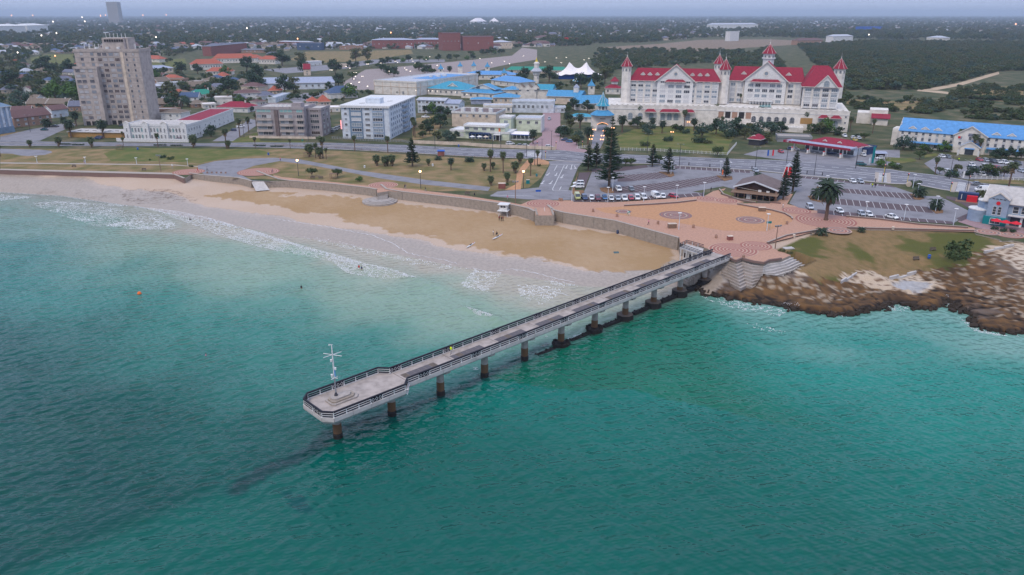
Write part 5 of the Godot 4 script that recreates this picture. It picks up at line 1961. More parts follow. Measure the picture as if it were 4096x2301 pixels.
func cafe_building():
	var f:=[156.9,-232.1,-.699,11.6]
	var t:=thing("beach_cafe","blue-grey beach cafe with a tall gabled front bay, white sheet roof and dark shop windows","building",V(f[0],G,f[1]),f[2])
	var l:=34.0
	var b:=block(t,"wall",l,15.0,0,7.2,"steel_blue",l/2-6.0,.0)
	gable_roof(b,l,15.0,7.2,3.6,.8,"cement","steel_blue")
	var bay:=block(t,"gabled_bay",5.6,3.4,0,8.4,"steel_blue",-2.2,1.8)
	front_gable(bay,"bay_gable",0,5.6,8.4,1.9,.0,6.0,"steel_blue","cement",.2)
	for x in [-.7,.7]:
		part(bay,"window",window_mesh(.9,2.6,1,3,"glass","white"),V(x,4.6,0))
	part(bay,"round_sign",mb("red").lathe(Vector3.ZERO,[[.6,0],[.6,.12],[.0,.12]],14).mesh(),V(0,7.0,.02)).rotation.x=PI/2
	for i in 4:
		bx(bay,"vent_slot","gap_shade",V(-1.5+i,8.3,.05),V(.7,.2,.1))  # near-black boxes on the wall paint the shade of slots
	bx(bay,"shop_plinth","teal",V(0,1.3,.35),V(6.4,2.6,1.2))
	part(bay,"shop_window",window_mesh(2.8,1.7,2,1,"glass","white"),V(.2,1.4,.95))
	for i in 9:
		part(b,"upper_window",window_mesh(1.5,2.1,1,2,"glass","white"),V(-l/2+8.6+i*2.3,5.2,0))
	bx(b,"balcony_slab","white",V(3.0,3.5,.7),V(l-8,.35,1.6))
	for i in 7:
		bx(b,"shop_front","glass",V(-l/2+9.0+i*3.4,1.5,.05),V(2.6,2.6,.12))
		bx(b,"shop_pier","white",V(-l/2+10.7+i*3.4,1.7,.3),V(.6,3.4,.7))
	part(b,"red_awning",mb("red").obox(V(-l/2+19.0,2.5,1.2),Basis(Vector3.RIGHT,.4),V(4.0,.1,2.2)).mesh())
	bx(b,"chimney","concrete",V(-l/2+13,10.6,-6),V(1.2,2.6,1.2))
	part(t,"round_stair_bay",mb("steel_blue").lathe(V(-7.5,0,-1.5),[[3.0,0],[3.0,3.8]],20).use(M["white"]).lathe(V(-7.5,0,-1.5),[[3.1,3.8],[3.1,4.1],[0,4.15]],20).mesh())
	part(t,"upper_round_bay",mb("steel_blue").lathe(V(-5.6,0,-4.5),[[3.0,3.8],[3.0,6.2]],20).use(M["white"]).lathe(V(-5.6,0,-4.5),[[3.15,6.2],[3.15,6.45],[0,6.5]],20).mesh())
	for at in [gp(152.8,-229.3),gp(154.6,-227.5),gp(156.9,-226.1)]:
		parasol(at,"","red")
	# blue and red container kiosk
	var g:=[164,-264.3,-.556,6.3]
	var k:=thing("container_kiosk","blue container kiosk with a red container side bay beside the beach cafe","kiosk",V(g[0],G,g[1]),g[2])
	var c:=mb("navy").box(V(0,1.5,-1.3),V(g[3],2.8,2.6))
	for i in 16:
		c.box(V(-g[3]/2+(i+.5)*g[3]/16,1.5,.03),V(g[3]/32,2.6,.08))
	part(k,"blue_container",c.mesh())
	bx(k,"red_bay","red",V(g[3]*.2,1.2,.9),V(g[3]*.52,2.1,1.7))
	part(k,"counter_flap",mb("white").obox(V(g[3]*.56,1.9,.7),Basis(Vector3.FORWARD,.5),V(.1,1.3,1.4)).mesh())
	bx(k,"lettering_bar","white",V(-g[3]*.33,1.5,.12),V(.18,1.9,.06))
	bx(k,"deck","plank",V(0,.08,.6),V(g[3]+1.2,.16,5.0))


func tri_mesh(m: String,a: Vector3,b: Vector3,c: Vector3)->ArrayMesh:
	var o:=mb(m)
	o.tri(a,b,c)
	return o.mesh()


# ---------------------------------------------------------------- the red-roofed hotel, the blue-roofed leisure village and their neighbours
func build_landmarks():
	grand_hotel()
	leisure_village()
	blue_hotel()
	filling_station()
	big_sheds()


func grand_hotel():
	var up:=18.0
	var f:=[128.3,-446.4,-.226,128.8]
	var t:=thing("grand_hotel","grand white hotel with dark red roofs, pointed turrets and gables on a long arched podium","hotel",V(f[0],G,f[1]),f[2])
	# podium in two runs
	var p1:=[90,-457.1,-.115,64]
	var p2:=[156.2,-442.3,-.313,72.5]
	var a:=block_at(t,"podium",p1,46.0,G,11.4,"chalk")
	var b:=block_at(t,"podium",p2,52.0,G,11.0,"chalk")
	for q in [[a,p1[3],11.4,46.0],[b,p2[3],11.0,52.0]]:
		var crest:=mb("chalk")
		var l: float=q[1]
		crest.box(V(0,q[2]+.35,-.2),V(l+.4,.7,.4))
		for i in int(l/3.2):
			crest.box(V(-l/2+1.6+i*3.2,q[2]+.95,-.2),V(1.2,.55,.45))
		part(q[0],"parapet",crest.mesh())
		part(q[0],"string_course",mb("white").box(V(0,q[2]-1.6,.08),V(l,.3,.3)).mesh())
	var al: float=p1[3]
	for x in [.21,.30,.40,.505,.565,.625,.73]:
		place(a,"arched_window",arch_window_mesh(2.9,4.2,"glass_pale","white"),"f",.02,(x-.5)*al*1.02,5.6)
	for x in [.5-.11,.565,.5+.235]:
		var wide_:=11.5 if absf(x-.565)<.01 else 6.4
		hip_roof(a,wide_,2.6,8.5,1.6,.2,"red_roof",-1,"lean_roof",(x-.5)*al*1.02,2.4)
		bx(a,"projecting_bay","chalk",V((x-.5)*al*1.02,8.2,1.2),V(wide_,.7,2.4))
	var bl: float=p2[3]
	for i in 5:
		place(b,"loggia_panel",mb("gap_shade" if i % 2 else "brick_pale").box(Vector3.ZERO,V(3.0,3.6,.2)).mesh(),"f",.05,-bl/2+2.3+i*3.9,7.2)  # near-black flat panels paint the loggia shade, the others are brick
	for i in 6:
		place(b,"arched_window",arch_window_mesh(2.7,3.6,"glass","white"),"f",.02,-bl*.21+i*4.25,5.4)
	place(b,"loggia_panel",mb("ochre").box(Vector3.ZERO,V(6.5,3.4,.2)).mesh(),"f",.05,bl*.19,5.4)
	for x in [.315,.405]:
		place(b,"arched_window",arch_window_mesh(3.0,4.2,"glass_pale","white"),"f",.02,bl*x,4.0)
		hip_roof(b,5.6,2.2,7.6,1.7,.2,"red_roof",2.5,"lean_roof",bl*x,2.0)
	for i in 3:
		place(b,"window",window_mesh(.9,.9,1,1,"glass","white"),"f",.02,bl*.475,2.0+i*3.2)
	bx(b,"terrace","chalk",V(-bl*.16,1.3,4.6),V(bl*.66,2.6,9.0))
	var ramp:=mb("chalk")
	ramp.bar(V(-bl*.40,3.4,9.3),V(-bl*.26,.8,9.3),.4,1.0)
	part(b,"stair_wall",ramp.mesh())
	for i in 30:
		bx(b,"balustrade_post","white",V(-bl*.48+i*bl*.022,3.1,9.0),V(.3,1.0,.3))
	# wings stand on the podium roof
	var fl:=3.25
	var w1:=[99.4,-475.2,-.232,53.4]
	var h1:=13.2
	var l1: float=w1[3]
	var left:=block_at(t,"left_wing",w1,15.0,up,h1,"white")
	hip_roof(left,l1,15.0,h1,20.3-h1,1.2,"red_roof",l1*.86)
	var ys1:=steps(1.3,(h1-.6)/4.3,5)
	for i in 12:
		var x:=-l1/2+(i+.5)*l1/12
		glaze(left,"f",.0,[x],ys1,l1/12-1.5,1.75,2,1,"white",["glass_pale","glass","glass_pale","curtain"])
		bx(left,"pilaster","chalk",V(x-l1/24,h1/2,.3),V(.6,h1,.6))
		for y in ys1:
			bx(left,"balcony_rail","white",V(x,y-.75,.42),V(l1/12-1.2,.5,.1))
	var gx:=-l1/2+l1*.515
	var gb:=block(left,"gable_bay",21.5,2.0,0,h1,"white",gx,1.6)
	glaze(gb,"f",.0,spread(-9.6,9.6,4),ys1,3.4,1.75,3,1,"white",["glass","glass_pale","curtain"])
	front_gable(left,"big_gable",gx,23.5,h1,22.9-h1,2.0,10.0,"white","red_roof",.9)
	part(left,"round_window",mb("glass_pale").lathe(Vector3.ZERO,[[.95,0],[0,.02]],18).use(M["chalk"]).lathe(Vector3.ZERO,[[1.35,.02],[1.35,.2],[.95,.2],[.95,0]],18).mesh(),V(gx,h1+4.3,2.05)).rotation.x=PI/2
	hip_roof(left,12.0,2.2,h1-.2,1.4,.3,"red_roof",9.0,"lean_roof",gx,3.6)
	for x in [.14,.22,.305,.70,.785,.865]:
		dormer(left,-l1/2+l1*x,h1+1.6,-2.4,2.4)
	turret(t,3.0,21.6,27.5-21.6,"chalk","red_roof",t.transform.affine_inverse()*V(70.9,18,-481.3))
	turret(t,3.1,20.3,26.8-20.3,"chalk","red_roof",t.transform.affine_inverse()*V(129.5,18,-472.9))
	turret(t,3.0,21.2,27.1-21.2,"chalk","red_roof",t.transform.affine_inverse()*V(136.5,18,-514.9))
	# middle wing
	var w2:=[155.1,-473.6,-.376,42.3]
	var h2:=13.3
	var l2: float=w2[3]
	var mid:=block_at(t,"middle_wing",w2,15.0,up,h2,"white")
	hip_roof(mid,l2,15.0,h2,21.3-h2,1.1,"red_roof",l2*.94)
	var ys2:=steps(1.6,(h2-.6)/4.1,4)
	for i in 10:
		var x:=-l2/2+(i+.5)*l2/10
		glaze(mid,"f",.0,[x],ys2,l2/10-1.5,1.8,2,1,"white",["glass_pale","glass","curtain"])
		bx(mid,"pilaster","chalk",V(x-l2/20,h2/2,.3),V(.6,h2,.6))
	front_gable(mid,"big_gable",-l2/2+l2*.5,26.5,h2,24.7-h2,2.2,11.0,"white","red_roof",1.0)
	var gm:=block(mid,"gable_bay",24.0,2.2,0,h2,"white",0,1.8)
	glaze(gm,"f",.0,spread(-10.5,10.5,5),ys2,3.0,1.8,3,1,"white",["glass","glass_pale","curtain"])
	part(mid,"round_window",mb("glass_pale").lathe(Vector3.ZERO,[[1.1,0],[0,.02]],18).use(M["chalk"]).lathe(Vector3.ZERO,[[1.6,.02],[1.6,.2],[1.1,.2],[1.1,0]],18).mesh(),V(0,h2+4.6,2.3)).rotation.x=PI/2
	hip_roof(mid,17.0,2.2,h2-.2,1.5,.3,"red_roof",14.0,"lean_roof",0,4.2)
	dormer(mid,-l2*.32,h2+1.8,-2.6,2.8)
	dormer(mid,l2*.30,h2+1.8,-2.6,2.8)
	var top:=turret(t,3.6,28,34.1-28,"white","red_roof",t.transform.affine_inverse()*V(165.7,18,-505.3))
	part(top,"gallery",mb("white").lathe(V(0,24.6,0),[[3.6,0],[4.4,.2],[4.4,1.0],[4.2,1.0],[4.2,.3],[3.6,.3]],8,PI/8).mesh())
	bx(mid,"portico","white",V(-1.5,2.0,4.0),V(14,.7,4.0))
	for i in 8:
		part(mid,"portico_column",mb("white").lathe(V(-7.5+i*1.75,0,5.6),[[.3,0],[.26,1.7]],8).mesh())
	# right wing with its hipped roof and fretted gable
	var w3:=[178.9,-446.3,-.318,19]
	var h3:=12.4
	var l3: float=w3[3]
	var right:=block_at(t,"right_wing",w3,24.0,up,h3,"white")
	hip_roof(right,l3,24.0,h3,22.9-h3,1.6,"red_roof",8.0)
	var back:=block(right,"rear_wing",l3*.8,14.0,0,h3+1.5,"white",-l3*.02,-22.0)
	hip_roof(back,l3*.8,14.0,h3+1.5,8.6,1.0,"red_roof",9.0)
	var ys3:=steps(1.6,(h3-.6)/4.1,4)
	for i in 4:
		var x:=-l3/2+(i+.5)*l3/4
		glaze(right,"f",.0,[x],ys3,l3/4-1.6,1.9,3,1,"white",["glass_pale","glass_pale","curtain","glass"])
		bx(right,"pilaster","chalk",V(x-l3/8,h3/2,.3),V(.7,h3,.6))
		for y in ys3:
			bx(right,"balcony_rail","white",V(x,y-.8,.45),V(l3/4-1.2,.55,.1))
	for i in 7:
		glaze(right,"l",-l3/2,[-2.0-i*3.2],ys3,1.5,1.7,2,1,"white")
	front_gable(right,"fretted_gable",l3*.12,12.0,h3,6.4,1.6,8.0,"white","red_roof",.6)
	part(right,"gable_window",arch_window_mesh(3.0,3.4,"glass_pale","white"),V(l3*.12,h3+1.9,1.65))
	turret(t,3.6,18.6,25.4-18.6,"chalk","red_roof",t.transform.affine_inverse()*V(212.7,18,-505.3))
	# pool deck with its parasols
	part(t,"pool",mb("glass_teal").prism(local_points(t,[149.8,-464.6,157.2,-466.7,154.1,-455.2,147.2,-454.1]),up-G-.02,up-G+.08).mesh())
	for q in [V(148.4,18,-497.9),V(152.2,18,-497.9),V(151.1,18,-484.2),V(164.5,18,-478.5),V(170.7,18,-474.6),V(174.3,18,-481.3),V(168,18,-487.1)]:
		part(t,"deck_parasol",mb("canvas").lathe(Vector3.ZERO,[[2.0,2.1],[0,3.0]],8).use(M["white"]).lathe(Vector3.ZERO,[[.06,0],[.06,2.4]],6).mesh(),t.transform.affine_inverse()*q)
	for q in [gp(134.4,-497.6),gp(138.4,-495.1),gp(146.6,-492.6),gp(147.6,-486.7),gp(152.3,-497.6),gp(154.1,-485.2),gp(157.8,-482.8),gp(162.7,-481.9),gp(166.7,-480.4),gp(170.9,-478.1),gp(175.2,-477.1)]:
		part(t,"terrace_parasol",mb("canvas").lathe(Vector3.ZERO,[[1.9,4.5],[0,5.4]],8).use(M["white"]).lathe(Vector3.ZERO,[[.06,2.6],[.06,5.0]],6).mesh(),t.transform.affine_inverse()*q)
	# the low service hall at its right end
	var r:=[219.9,-465.9,-.431,16.9]
	var hall:=thing("pool_hall","low white hall with a red lean-to roof right of the red-roofed hotel","building",V(r[0],G,r[1]),r[2])
	block(hall,"wall",r[3],14.0,0,6.5,"chalk")
	bx(hall,"upper_wall","chalk",V(r[3]*.2,7.4,-7),V(r[3]*.6,2.2,13))
	part(hall,"entrance_roof",mb("red_roof").obox(V(r[3]*.28,5.2,2.8),Basis(Vector3.RIGHT,.35),V(r[3]*.62,.25,6.5)).mesh())
	bx(hall,"entrance_wall","chalk",V(r[3]*.28,2.0,2.4),V(r[3]*.5,4.0,4.6))


func local_points(t: Node3D,a: Array)->PackedVector2Array:
	var o:=PackedVector2Array()
	for p in pts(a):
		var q:=t.transform.affine_inverse()*v3(p,G)
		o.append(U(q.x,q.z))
	return o


func dormer(o: Node3D,x: float,y: float,z: float,w: float):
	var d:=front_gable(o,"dormer",x,w,y+1.9,w*.5,z,3.6,"white","red_roof",.25)
	bx(d,"cheek","white",V(0,-.95,-1.8),V(w*.86,1.9,3.5))
	part(d,"window",window_mesh(w*.45,1.1,2,2,"glass_pale","white"),V(0,-.9,.0))


func hall(called: String,label: String,f: Array,d: float,h: float,rh: float,wall: String,roof_m: String,n:=4,ridge:=-1.0)->Node3D:
	var t:=thing(called,label,"building",V(f[0],G,f[1]),f[2])
	var b:=block(t,"wall",f[3],d,0,h,wall)
	if rh>0:
		hip_roof(b,f[3],d,h,rh,.8,roof_m,ridge)
	else:
		parapet(b,f[3],d,h,.6,wall,roof_m)
	glaze(b,"f",0,spread(-f[3]/2,f[3]/2,n),[h*.55],1.6,1.8,2,2)
	return t


func leisure_village():
	# big windowless hall
	var f:=[-97,-641.4,-.486,42.6]
	var t:=thing("events_hall","huge windowless cream hall with a flat roof and a recessed blue roof court","building",V(f[0],G,f[1]),f[2])
	var h:=10.7
	var d:=100.0
	var b:=block(t,"wall",f[3],d,0,h,"chalk")
	parapet(b,f[3],d,h,.7,"chalk","pale_roof")
	bx(b,"roof_court","sky_roof",V(6,h+.2,-60),V(22,.25,55))
	for i in 5:
		bx(b,"roof_unit","white",V(4+(i % 2)*5,h+1.3,-48-i*5),V(2.5,1.8,2.5))
	bx(b,"string_course","cream",V(0,h*.62,.05),V(f[3]+.3,.4,.4))
	bx(b,"string_course","cream",V(f[3]/2,h*.62,-d/2),V(.4,.4,d))
	for i in 6:
		bx(b,"pilaster","cream",V(-f[3]/2+i*f[3]/5,h/2,.1),V(.5,h,.3))
	for i in 9:
		bx(b,"pilaster","cream",V(f[3]/2+.1,h/2,-d*(i+.5)/9),V(.3,h,.5))
	bx(b,"doorway","steel",V(8.0,2.0,.05),V(1.8,2.4,.2))
	# blue-roofed halls of the village
	var v:=hall("blue_roofed_hall","long cream hall with a bright blue hipped roof right beside the huge windowless hall",[-54.4,-637.4,-.454,35.8],26.0,5.0,5.5,"chalk","teal_roof",7)
	front_gable(v,"roof_monitor",4.0,9.0,7.0,2.6,-4.0,12.0,"chalk","teal_roof")
	var g:=hall("blue_roofed_hall","blue-roofed cream hall with a white front gable and one big arched window",[-27.4,-611,-.495,30.5],30.0,4.6,4.8,"chalk","blue_roof",5)
	front_gable(g,"curved_gable",1.0,22.0,7.0,3.6,-7.0,10.0,"chalk","blue_roof",.8)
	part(g,"arched_window",arch_window_mesh(3.6,3.8,"glass","white"),V(-3.5,8.2,-6.9))
	hall("blue_roofed_hall","small cream kitchen building with a blue hipped roof behind the beach hotel",[-4.7,-575.6,-.092,19],16.0,4.6,2.4,"cream","blue_roof",5)
	hall("blue_roofed_hall","cream two-storey building with a blue hipped roof left of the three white gables",[-.8,-616.6,-.147,13.6],14.0,6.4,2.4,"chalk","blue_roof",3)
	var tg:=hall("gabled_row","row of three pointed white gables with one window each in the leisure village",[12.4,-604.9,-.145,13.3],12.0,8.0,.0,"chalk","tile_brown",0)
	for i in 3:
		front_gable(tg,"gable",(i-1)*6.1,6.0,8.4,2.6,.1,12.0,"chalk","tile_brown",.1)
		part(tg,"window",window_mesh(1.8,2.0,2,2,"glass","white"),V((i-1)*6.1,7.4,.02))
	hall("blue_roofed_hall","cream building with a tall bright blue roof right of the three white gables",[25.1,-604.3,-.245,12.6],14.0,7.6,3.6,"chalk","teal_roof",0,14.0)
	var lg:=hall("blue_roofed_hall","long low cream hall with a wide sky-blue roof and a square white vent tower",[38.1,-573,-.287,24.4],22.0,5.6,3.6,"cream","blue_roof",2,28.0)
	part(lg,"vent_tower",mb("chalk").box(V(8.0,9.6,-9.0),V(3.6,4.0,3.6)).use(M["zinc"]).lathe(V(8.0,0,-9.0),[[3.0,11.6],[0,14.2]],4,PI/4).mesh())
	hall("blue_roofed_hall","far blue-roofed arcade with small pointed turrets beside the palm-lined court",[-23.7,-793.1,-.12,54.2],20.0,5.0,3.2,"chalk","sky_roof",9,30.0)
	hall("blue_roofed_hall","sky-blue hipped pavilion behind the gabled row, next to the dark tree",[-7.1,-719.7,-.898,41.2],20.0,4.6,4.2,"chalk","sky_roof",4)
	hall("green_roofed_hall","long low hall with a green roof beside the white pagoda tower",[28,-879,-.114,69.5],16.0,3.6,3.4,"cream","green_roof",8,60.0)
	hall("white_office","long white two-storey building with blue windows behind the beach hotel yard",[14.3,-521,-.102,28.3],12.0,7.4,.0,"white_blue","pale_roof",9)
	hall("white_office","low white garage row with two grey doors at the end of the pink brick street",[32.2,-521,0,8.4],8.0,3.4,.0,"white_blue","pale_roof",2)
	hall("white_office","low white service building with pale stepped roofs behind the left end of the beach hotel",[-9.6,-519.5,0,19.2],12.0,4.6,.0,"chalk","pale_roof",4)
	hall("blue_roofed_hall","bright blue tarpaulin-roofed store beside the small cream kitchen building",[-23,-571.8,0,15.2],10.0,3.6,1.2,"zinc","blue_roof",0)
	hall("blue_roofed_hall","blue roofed wing spreading behind the tiered gate tower",[56.9,-535.8,.123,24.7],22.0,4.6,4.6,"chalk","blue_roof",3,18.0)
	hall("blue_roofed_hall","low teal-roofed arcade left of the entrance gate",[42.7,-473.6,-.185,13.1],7.0,3.4,1.6,"chalk","teal_roof",2)
	hall("blue_roofed_hall","low teal-roofed arcade right of the entrance gate",[66.4,-471.8,-.164,7.3],7.0,3.4,1.6,"chalk","blue_roof",2)
	# turrets of the village
	for q in [[gp(-59.4,-893.5),"square white kiosk tower with a blue pyramid roof, left of the palm-lined court"],[gp(-44.2,-901.1),"tall white kiosk tower with a blue pyramid roof in the palm-lined court"],[gp(-28,-886),"white kiosk tower with a blue pyramid roof, right of the palm-lined court"],[gp(-77.7,-850.2),"small white turret with a blue spire behind the huge windowless hall"],
			[gp(-8,-789.8),"striped white turret with a teal spire in front of the far blue arcade"],[gp(66.4,-646.8),"square white lantern tower on the village roofs left of the turreted hotel"]]:
		var k:=thing("kiosk_tower",q[1],"tower",q[0])
		bx(k,"body","chalk",V(0,3.6,0),V(5.0,7.2,5.0))
		part(k,"roof",mb("blue_roof").lathe(Vector3.ZERO,[[4.4,7.0],[1.2,10.0],[0,12.5]],4,PI/4).mesh())
		glaze(k,"f",2.5,[.0],[5.4],1.6,1.6,2,1)
	# white pagoda tower
	var p:=thing("pagoda_tower","white many-tiered pagoda tower with a golden peak among dark trees","tower",gp(23.7,-753))
	part(p,"body",mb("chalk").lathe(Vector3.ZERO,[[2.6,0],[2.6,7.5],[3.4,8.0],[3.4,11.5]],8).mesh())
	part(p,"eaves",mb("pale_roof").lathe(Vector3.ZERO,[[5.6,11.2],[5.2,11.8],[2.6,14.4]],8).mesh())
	part(p,"upper_tier",mb("chalk").lathe(Vector3.ZERO,[[2.4,14.0],[2.4,18.2],[3.0,18.4],[1.5,20.0]],8).mesh())
	part(p,"gold_peak",mb("yellow").lathe(Vector3.ZERO,[[1.7,19.6],[.7,21.6],[0,24.5]],8).mesh())
	for k in 6:
		part(p,"window",arch_window_mesh(.9,1.7,"glass","white"),V(cos(k*.7-.2)*2.5,5.2+4.2*(k % 2),sin(k*.7-.2)*2.5),PI/2-(k*.7-.2))
	# tent
	var e:=thing("tent","white two-peaked tensile tent with blue side walls among the trees","tent",gp(68.6,-811.6))
	var sk:=mb("canvas")
	var w:=27.0
	for i in 24:
		for j in 8:
			var q:=[]
			for k in [[0,0],[1,0],[1,1],[0,1]]:
				var u:=lerpf(-w,w,(i+k[0])/24.0)
				var s:=lerpf(-15.0,15.0,(j+k[1])/8.0)
				var edge:=1.0-.25*pow(absf(u)/w,2)
				var y:=4.2
				for c in [-8.5,8.5]:
					y+=12.5*exp(-(absf(u-c)*.17+absf(s)*.16))
				q.append(V(u,y-1.2*pow(absf(u)/w,3)-.6*cos(u*.7)*pow(absf(s)/15.0,4),s*edge))
			sk.quad(q[0],q[1],q[2],q[3])
	part(e,"canopy",sk.mesh())
	bx(e,"blue_wall","blue",V(-3,1.8,3),V(34,3.6,14))
	for c in [-8.5,8.5]:
		part(e,"mast",mb("steel").lathe(V(c,0,0),[[.2,0],[.15,17.0]],6).mesh())
	# roundabout ride beside the tent
	var r:=thing("carousel","small teal and white striped conical carousel in front of the tent","carousel",gp(61.3,-735.8))
	for k in 12:
		var a:=TAU*k/12
		var a2:=TAU*(k+1)/12
		var o:=mb("white" if k % 2 else "teal_roof")
		o.tri(V(cos(a)*5.2,3.2,sin(a)*5.2),V(cos(a2)*5.2,3.2,sin(a2)*5.2),V(0,6.8,0))
		part(r,"roof_panel",o.mesh())
	part(r,"drum",mb("chalk").lathe(Vector3.ZERO,[[1.6,0],[1.6,3.6]],12).mesh())
	for k in 8:
		part(r,"post",mb("white").lathe(V(cos(k*TAU/8)*4.8,0,sin(k*TAU/8)*4.8),[[.12,0],[.12,3.3]],5).mesh())
	# entrance gate
	var gf:=[52,-437,0,12.5]
	var gt:=thing("entrance_gate","ornate cream entrance gate with a lit arch and a tiered blue pagoda tower on top","gatehouse",V(gf[0],G,gf[1]),gf[2])
	var gl: float=gf[3]
	for s in [-1.0,1.0]:
		bx(gt,"gate_pier","chalk",V(s*gl*.37,4.4,-2),V(gl*.26,8.8,4.0))
	var ar:=mb("chalk")
	for k in 10:
		var x0:=lerpf(-gl*.25,gl*.25,k/10.0)
		var x1:=lerpf(-gl*.25,gl*.25,(k+1)/10.0)
		var y0:=3.4+1.2*(1-pow(x0/(gl*.25),2))
		var y1:=3.4+1.2*(1-pow(x1/(gl*.25),2))
		ar.quad(V(x0,9.0,.02),V(x1,9.0,.02),V(x1,y1,.02),V(x0,y0,.02))
		ar.quad(V(x0,y0,.02),V(x1,y1,.02),V(x1,y1,-4),V(x0,y0,-4))
	ar.box(V(0,9.0,-2.1),V(gl*.5,.3,3.8))
	part(gt,"arch",ar.mesh())
	for k in 15:
		var x:=lerpf(-gl*.24,gl*.24,k/14.0)
		part(gt,"arch_lamp",mb("warm_glow").lathe(V(x,3.45+1.2*(1-pow(x/(gl*.25),2)),.15),[[0,-.14],[.14,0],[0,.14]],6).mesh())
	var cr:=mb("chalk")
	for k in 12:
		var x0:=lerpf(-gl*.3,gl*.3,k/12.0)
		var x1:=lerpf(-gl*.3,gl*.3,(k+1)/12.0)
		cr.obox(V((x0+x1)/2,9.0+.9*(1-pow((x0+x1)/2/(gl*.3),2)),.1),Basis(),V(x1-x0,1.8,.6))
	part(gt,"curved_crest",cr.mesh())
	bx(gt,"name_board","tile_brown",V(0,6.8,.1),V(3.2,.45,.1))
	part(gt,"lower_roof",mb("blue_roof").lathe(V(0,9.0,-2.2),[[7.4,0],[5.0,1.6],[3.2,2.6]],8,PI/8).mesh())
	part(gt,"lantern",mb("chalk").lathe(V(0,9.0,-2.2),[[2.8,2.2],[2.8,5.2]],8,PI/8).mesh())
	for k in 3:
		part(gt,"lantern_window",window_mesh(1.3,1.9,2,1,"glass","white"),V((k-1)*1.5,12.8,.45-.5*absf(k-1)),(k-1)*.5)
	var sp:=mb("teal_roof").lathe(V(0,9.0,-2.2),[[4.2,5.0],[2.4,6.8],[1.2,9.4],[.3,12.2],[0,13.0]],8,PI/8)
	sp.use(M["white"])
	for k in 8:
		var a:=TAU*k/8+PI/8
		for q in [[4.2,5.0,2.4,6.8],[2.4,6.8,1.2,9.4],[1.2,9.4,.3,12.2]]:
			sp.bar(V(cos(a)*q[0],9.0+q[1],sin(a)*q[0]-2.2),V(cos(a)*q[2],9.0+q[3],sin(a)*q[2]-2.2),.14,.14)
	part(gt,"pagoda_roof",sp.mesh())
	# red pavilion by the hotel's left turret
	var rp:=hall("red_pavilion","small white pavilion with a two-tier red roof and finial, left of the hotel's first turret",[84.3,-645.7,-.179,12.2],12.0,5.0,3.6,"chalk","red_roof",3)
	part(rp,"lantern",mb("white").box(V(1,9.0,-6),V(5,2.2,5)).use(M["red_roof"]).lathe(V(1,10.1,-6),[[4.2,0],[0,4.0]],8).mesh())


func blue_hotel():
	var f:=[218.2,-365.8,-.636,56.2]
	var t:=thing("blue_roofed_hotel","long cream three-storey hotel with a bright blue roof and a central gable","hotel",V(f[0],G,f[1]),f[2])
	var l: float=f[3]
	var h:=8.4
	var b:=block(t,"wall",l,15.0,0,h,"chalk")
	gable_roof(b,l,15.0,h,5.2,.5,"sky_roof","chalk")
	var n:=9
	for i in n*2:
		var x:=-l/2+l*(i+.5)/(n*2)
		if absf(x-l*.06)<7.0:
			continue
		glaze(b,"f",0,[x],[4.6,7.2],1.15,1.35,1,2,"white",["glass","glass","glass_pale"])
		glaze(b,"f",0,[x],[1.6],1.3,1.6,2,1,"white",["glass","glass_teal"])
		bx(b,"air_conditioner","white",V(x,6.1,.2),V(.9,.4,.4))
	part(b,"blue_canopy",mb("sky_roof").obox(V(-l*.26,3.1,.9),Basis(Vector3.RIGHT,.3),V(l*.42,.14,1.9)).mesh())
	part(b,"blue_canopy",mb("sky_roof").obox(V(l*.34,3.1,.9),Basis(Vector3.RIGHT,.3),V(l*.3,.14,1.9)).mesh())
	for x in [-.40,-.30,-.20,.24,.35]:
		var v:=front_gable(b,"roof_vent",l*x,3.6,h+.9,1.2,-.9,3.0,"white","sky_roof",.1)
	var c:=block(t,"centre_bay",13.5,2.2,0,h,"chalk",l*.06,2.0)
	front_gable(c,"centre_gable",0,14.0,h,4.4,.0,9.0,"chalk","sky_roof",.4)
	glaze(c,"f",0,[-4.0,.0,4.0],[4.6,7.2],1.2,1.35,1,2,"white")
	bx(c,"dark_sign","navy",V(1.5,8.9,.15),V(5.0,1.2,.2))
	part(c,"sign_letters",text_mesh("TOWN LODGE",.75,"white"),V(1.5,8.9,.3))
	bx(c,"red_emblem","red",V(-4.6,7.4,.12),V(1.0,1.0,.1))
	var p:=block(t,"porch",8.0,4.0,0,3.6,"chalk",l*.06+1.0,6.0)
	front_gable(p,"porch_gable",0,8.4,3.6,2.6,.0,4.0,"chalk","sky_roof",.3)
	bx(p,"doorway","glass",V(0,1.3,.05),V(3.6,2.4,.2))
	part(p,"blue_lunette",mb("sky_roof").obox(V(0,3.0,.3),Basis(Vector3.RIGHT,.4),V(4.2,.14,1.0)).mesh())
	for x in [-4.2,4.2]:
		bx(p,"gate_post","white",V(x,1.2,2.6),V(.7,2.4,.7))
	bx(t,"end_wing","chalk",V(-l/2-2.0,4.2,-9),V(4.0,8.4,9.0))
	bx(t,"end_wall","white",V(-l/2-.2,6.0,-3.5),V(.5,12.0,1.2))
	var p2:=pts([187.9,-304.2,195.3,-301.8,206.9,-299.5,206.3,-298.6])
	fence("railing","white railing between the right-hand car park and the road",walk(p2,2.0),1.3,"white",false)


func text_mesh(s: String,high: float,m: String)->TextMesh:
	var t:=TextMesh.new()
	var f:=SystemFont.new()
	f.font_names=PackedStringArray(["Droid Sans"])
	t.font=f
	t.text=s
	t.font_size=32
	t.pixel_size=high/26.0
	t.depth=.06
	t.material=M[m]
	return t


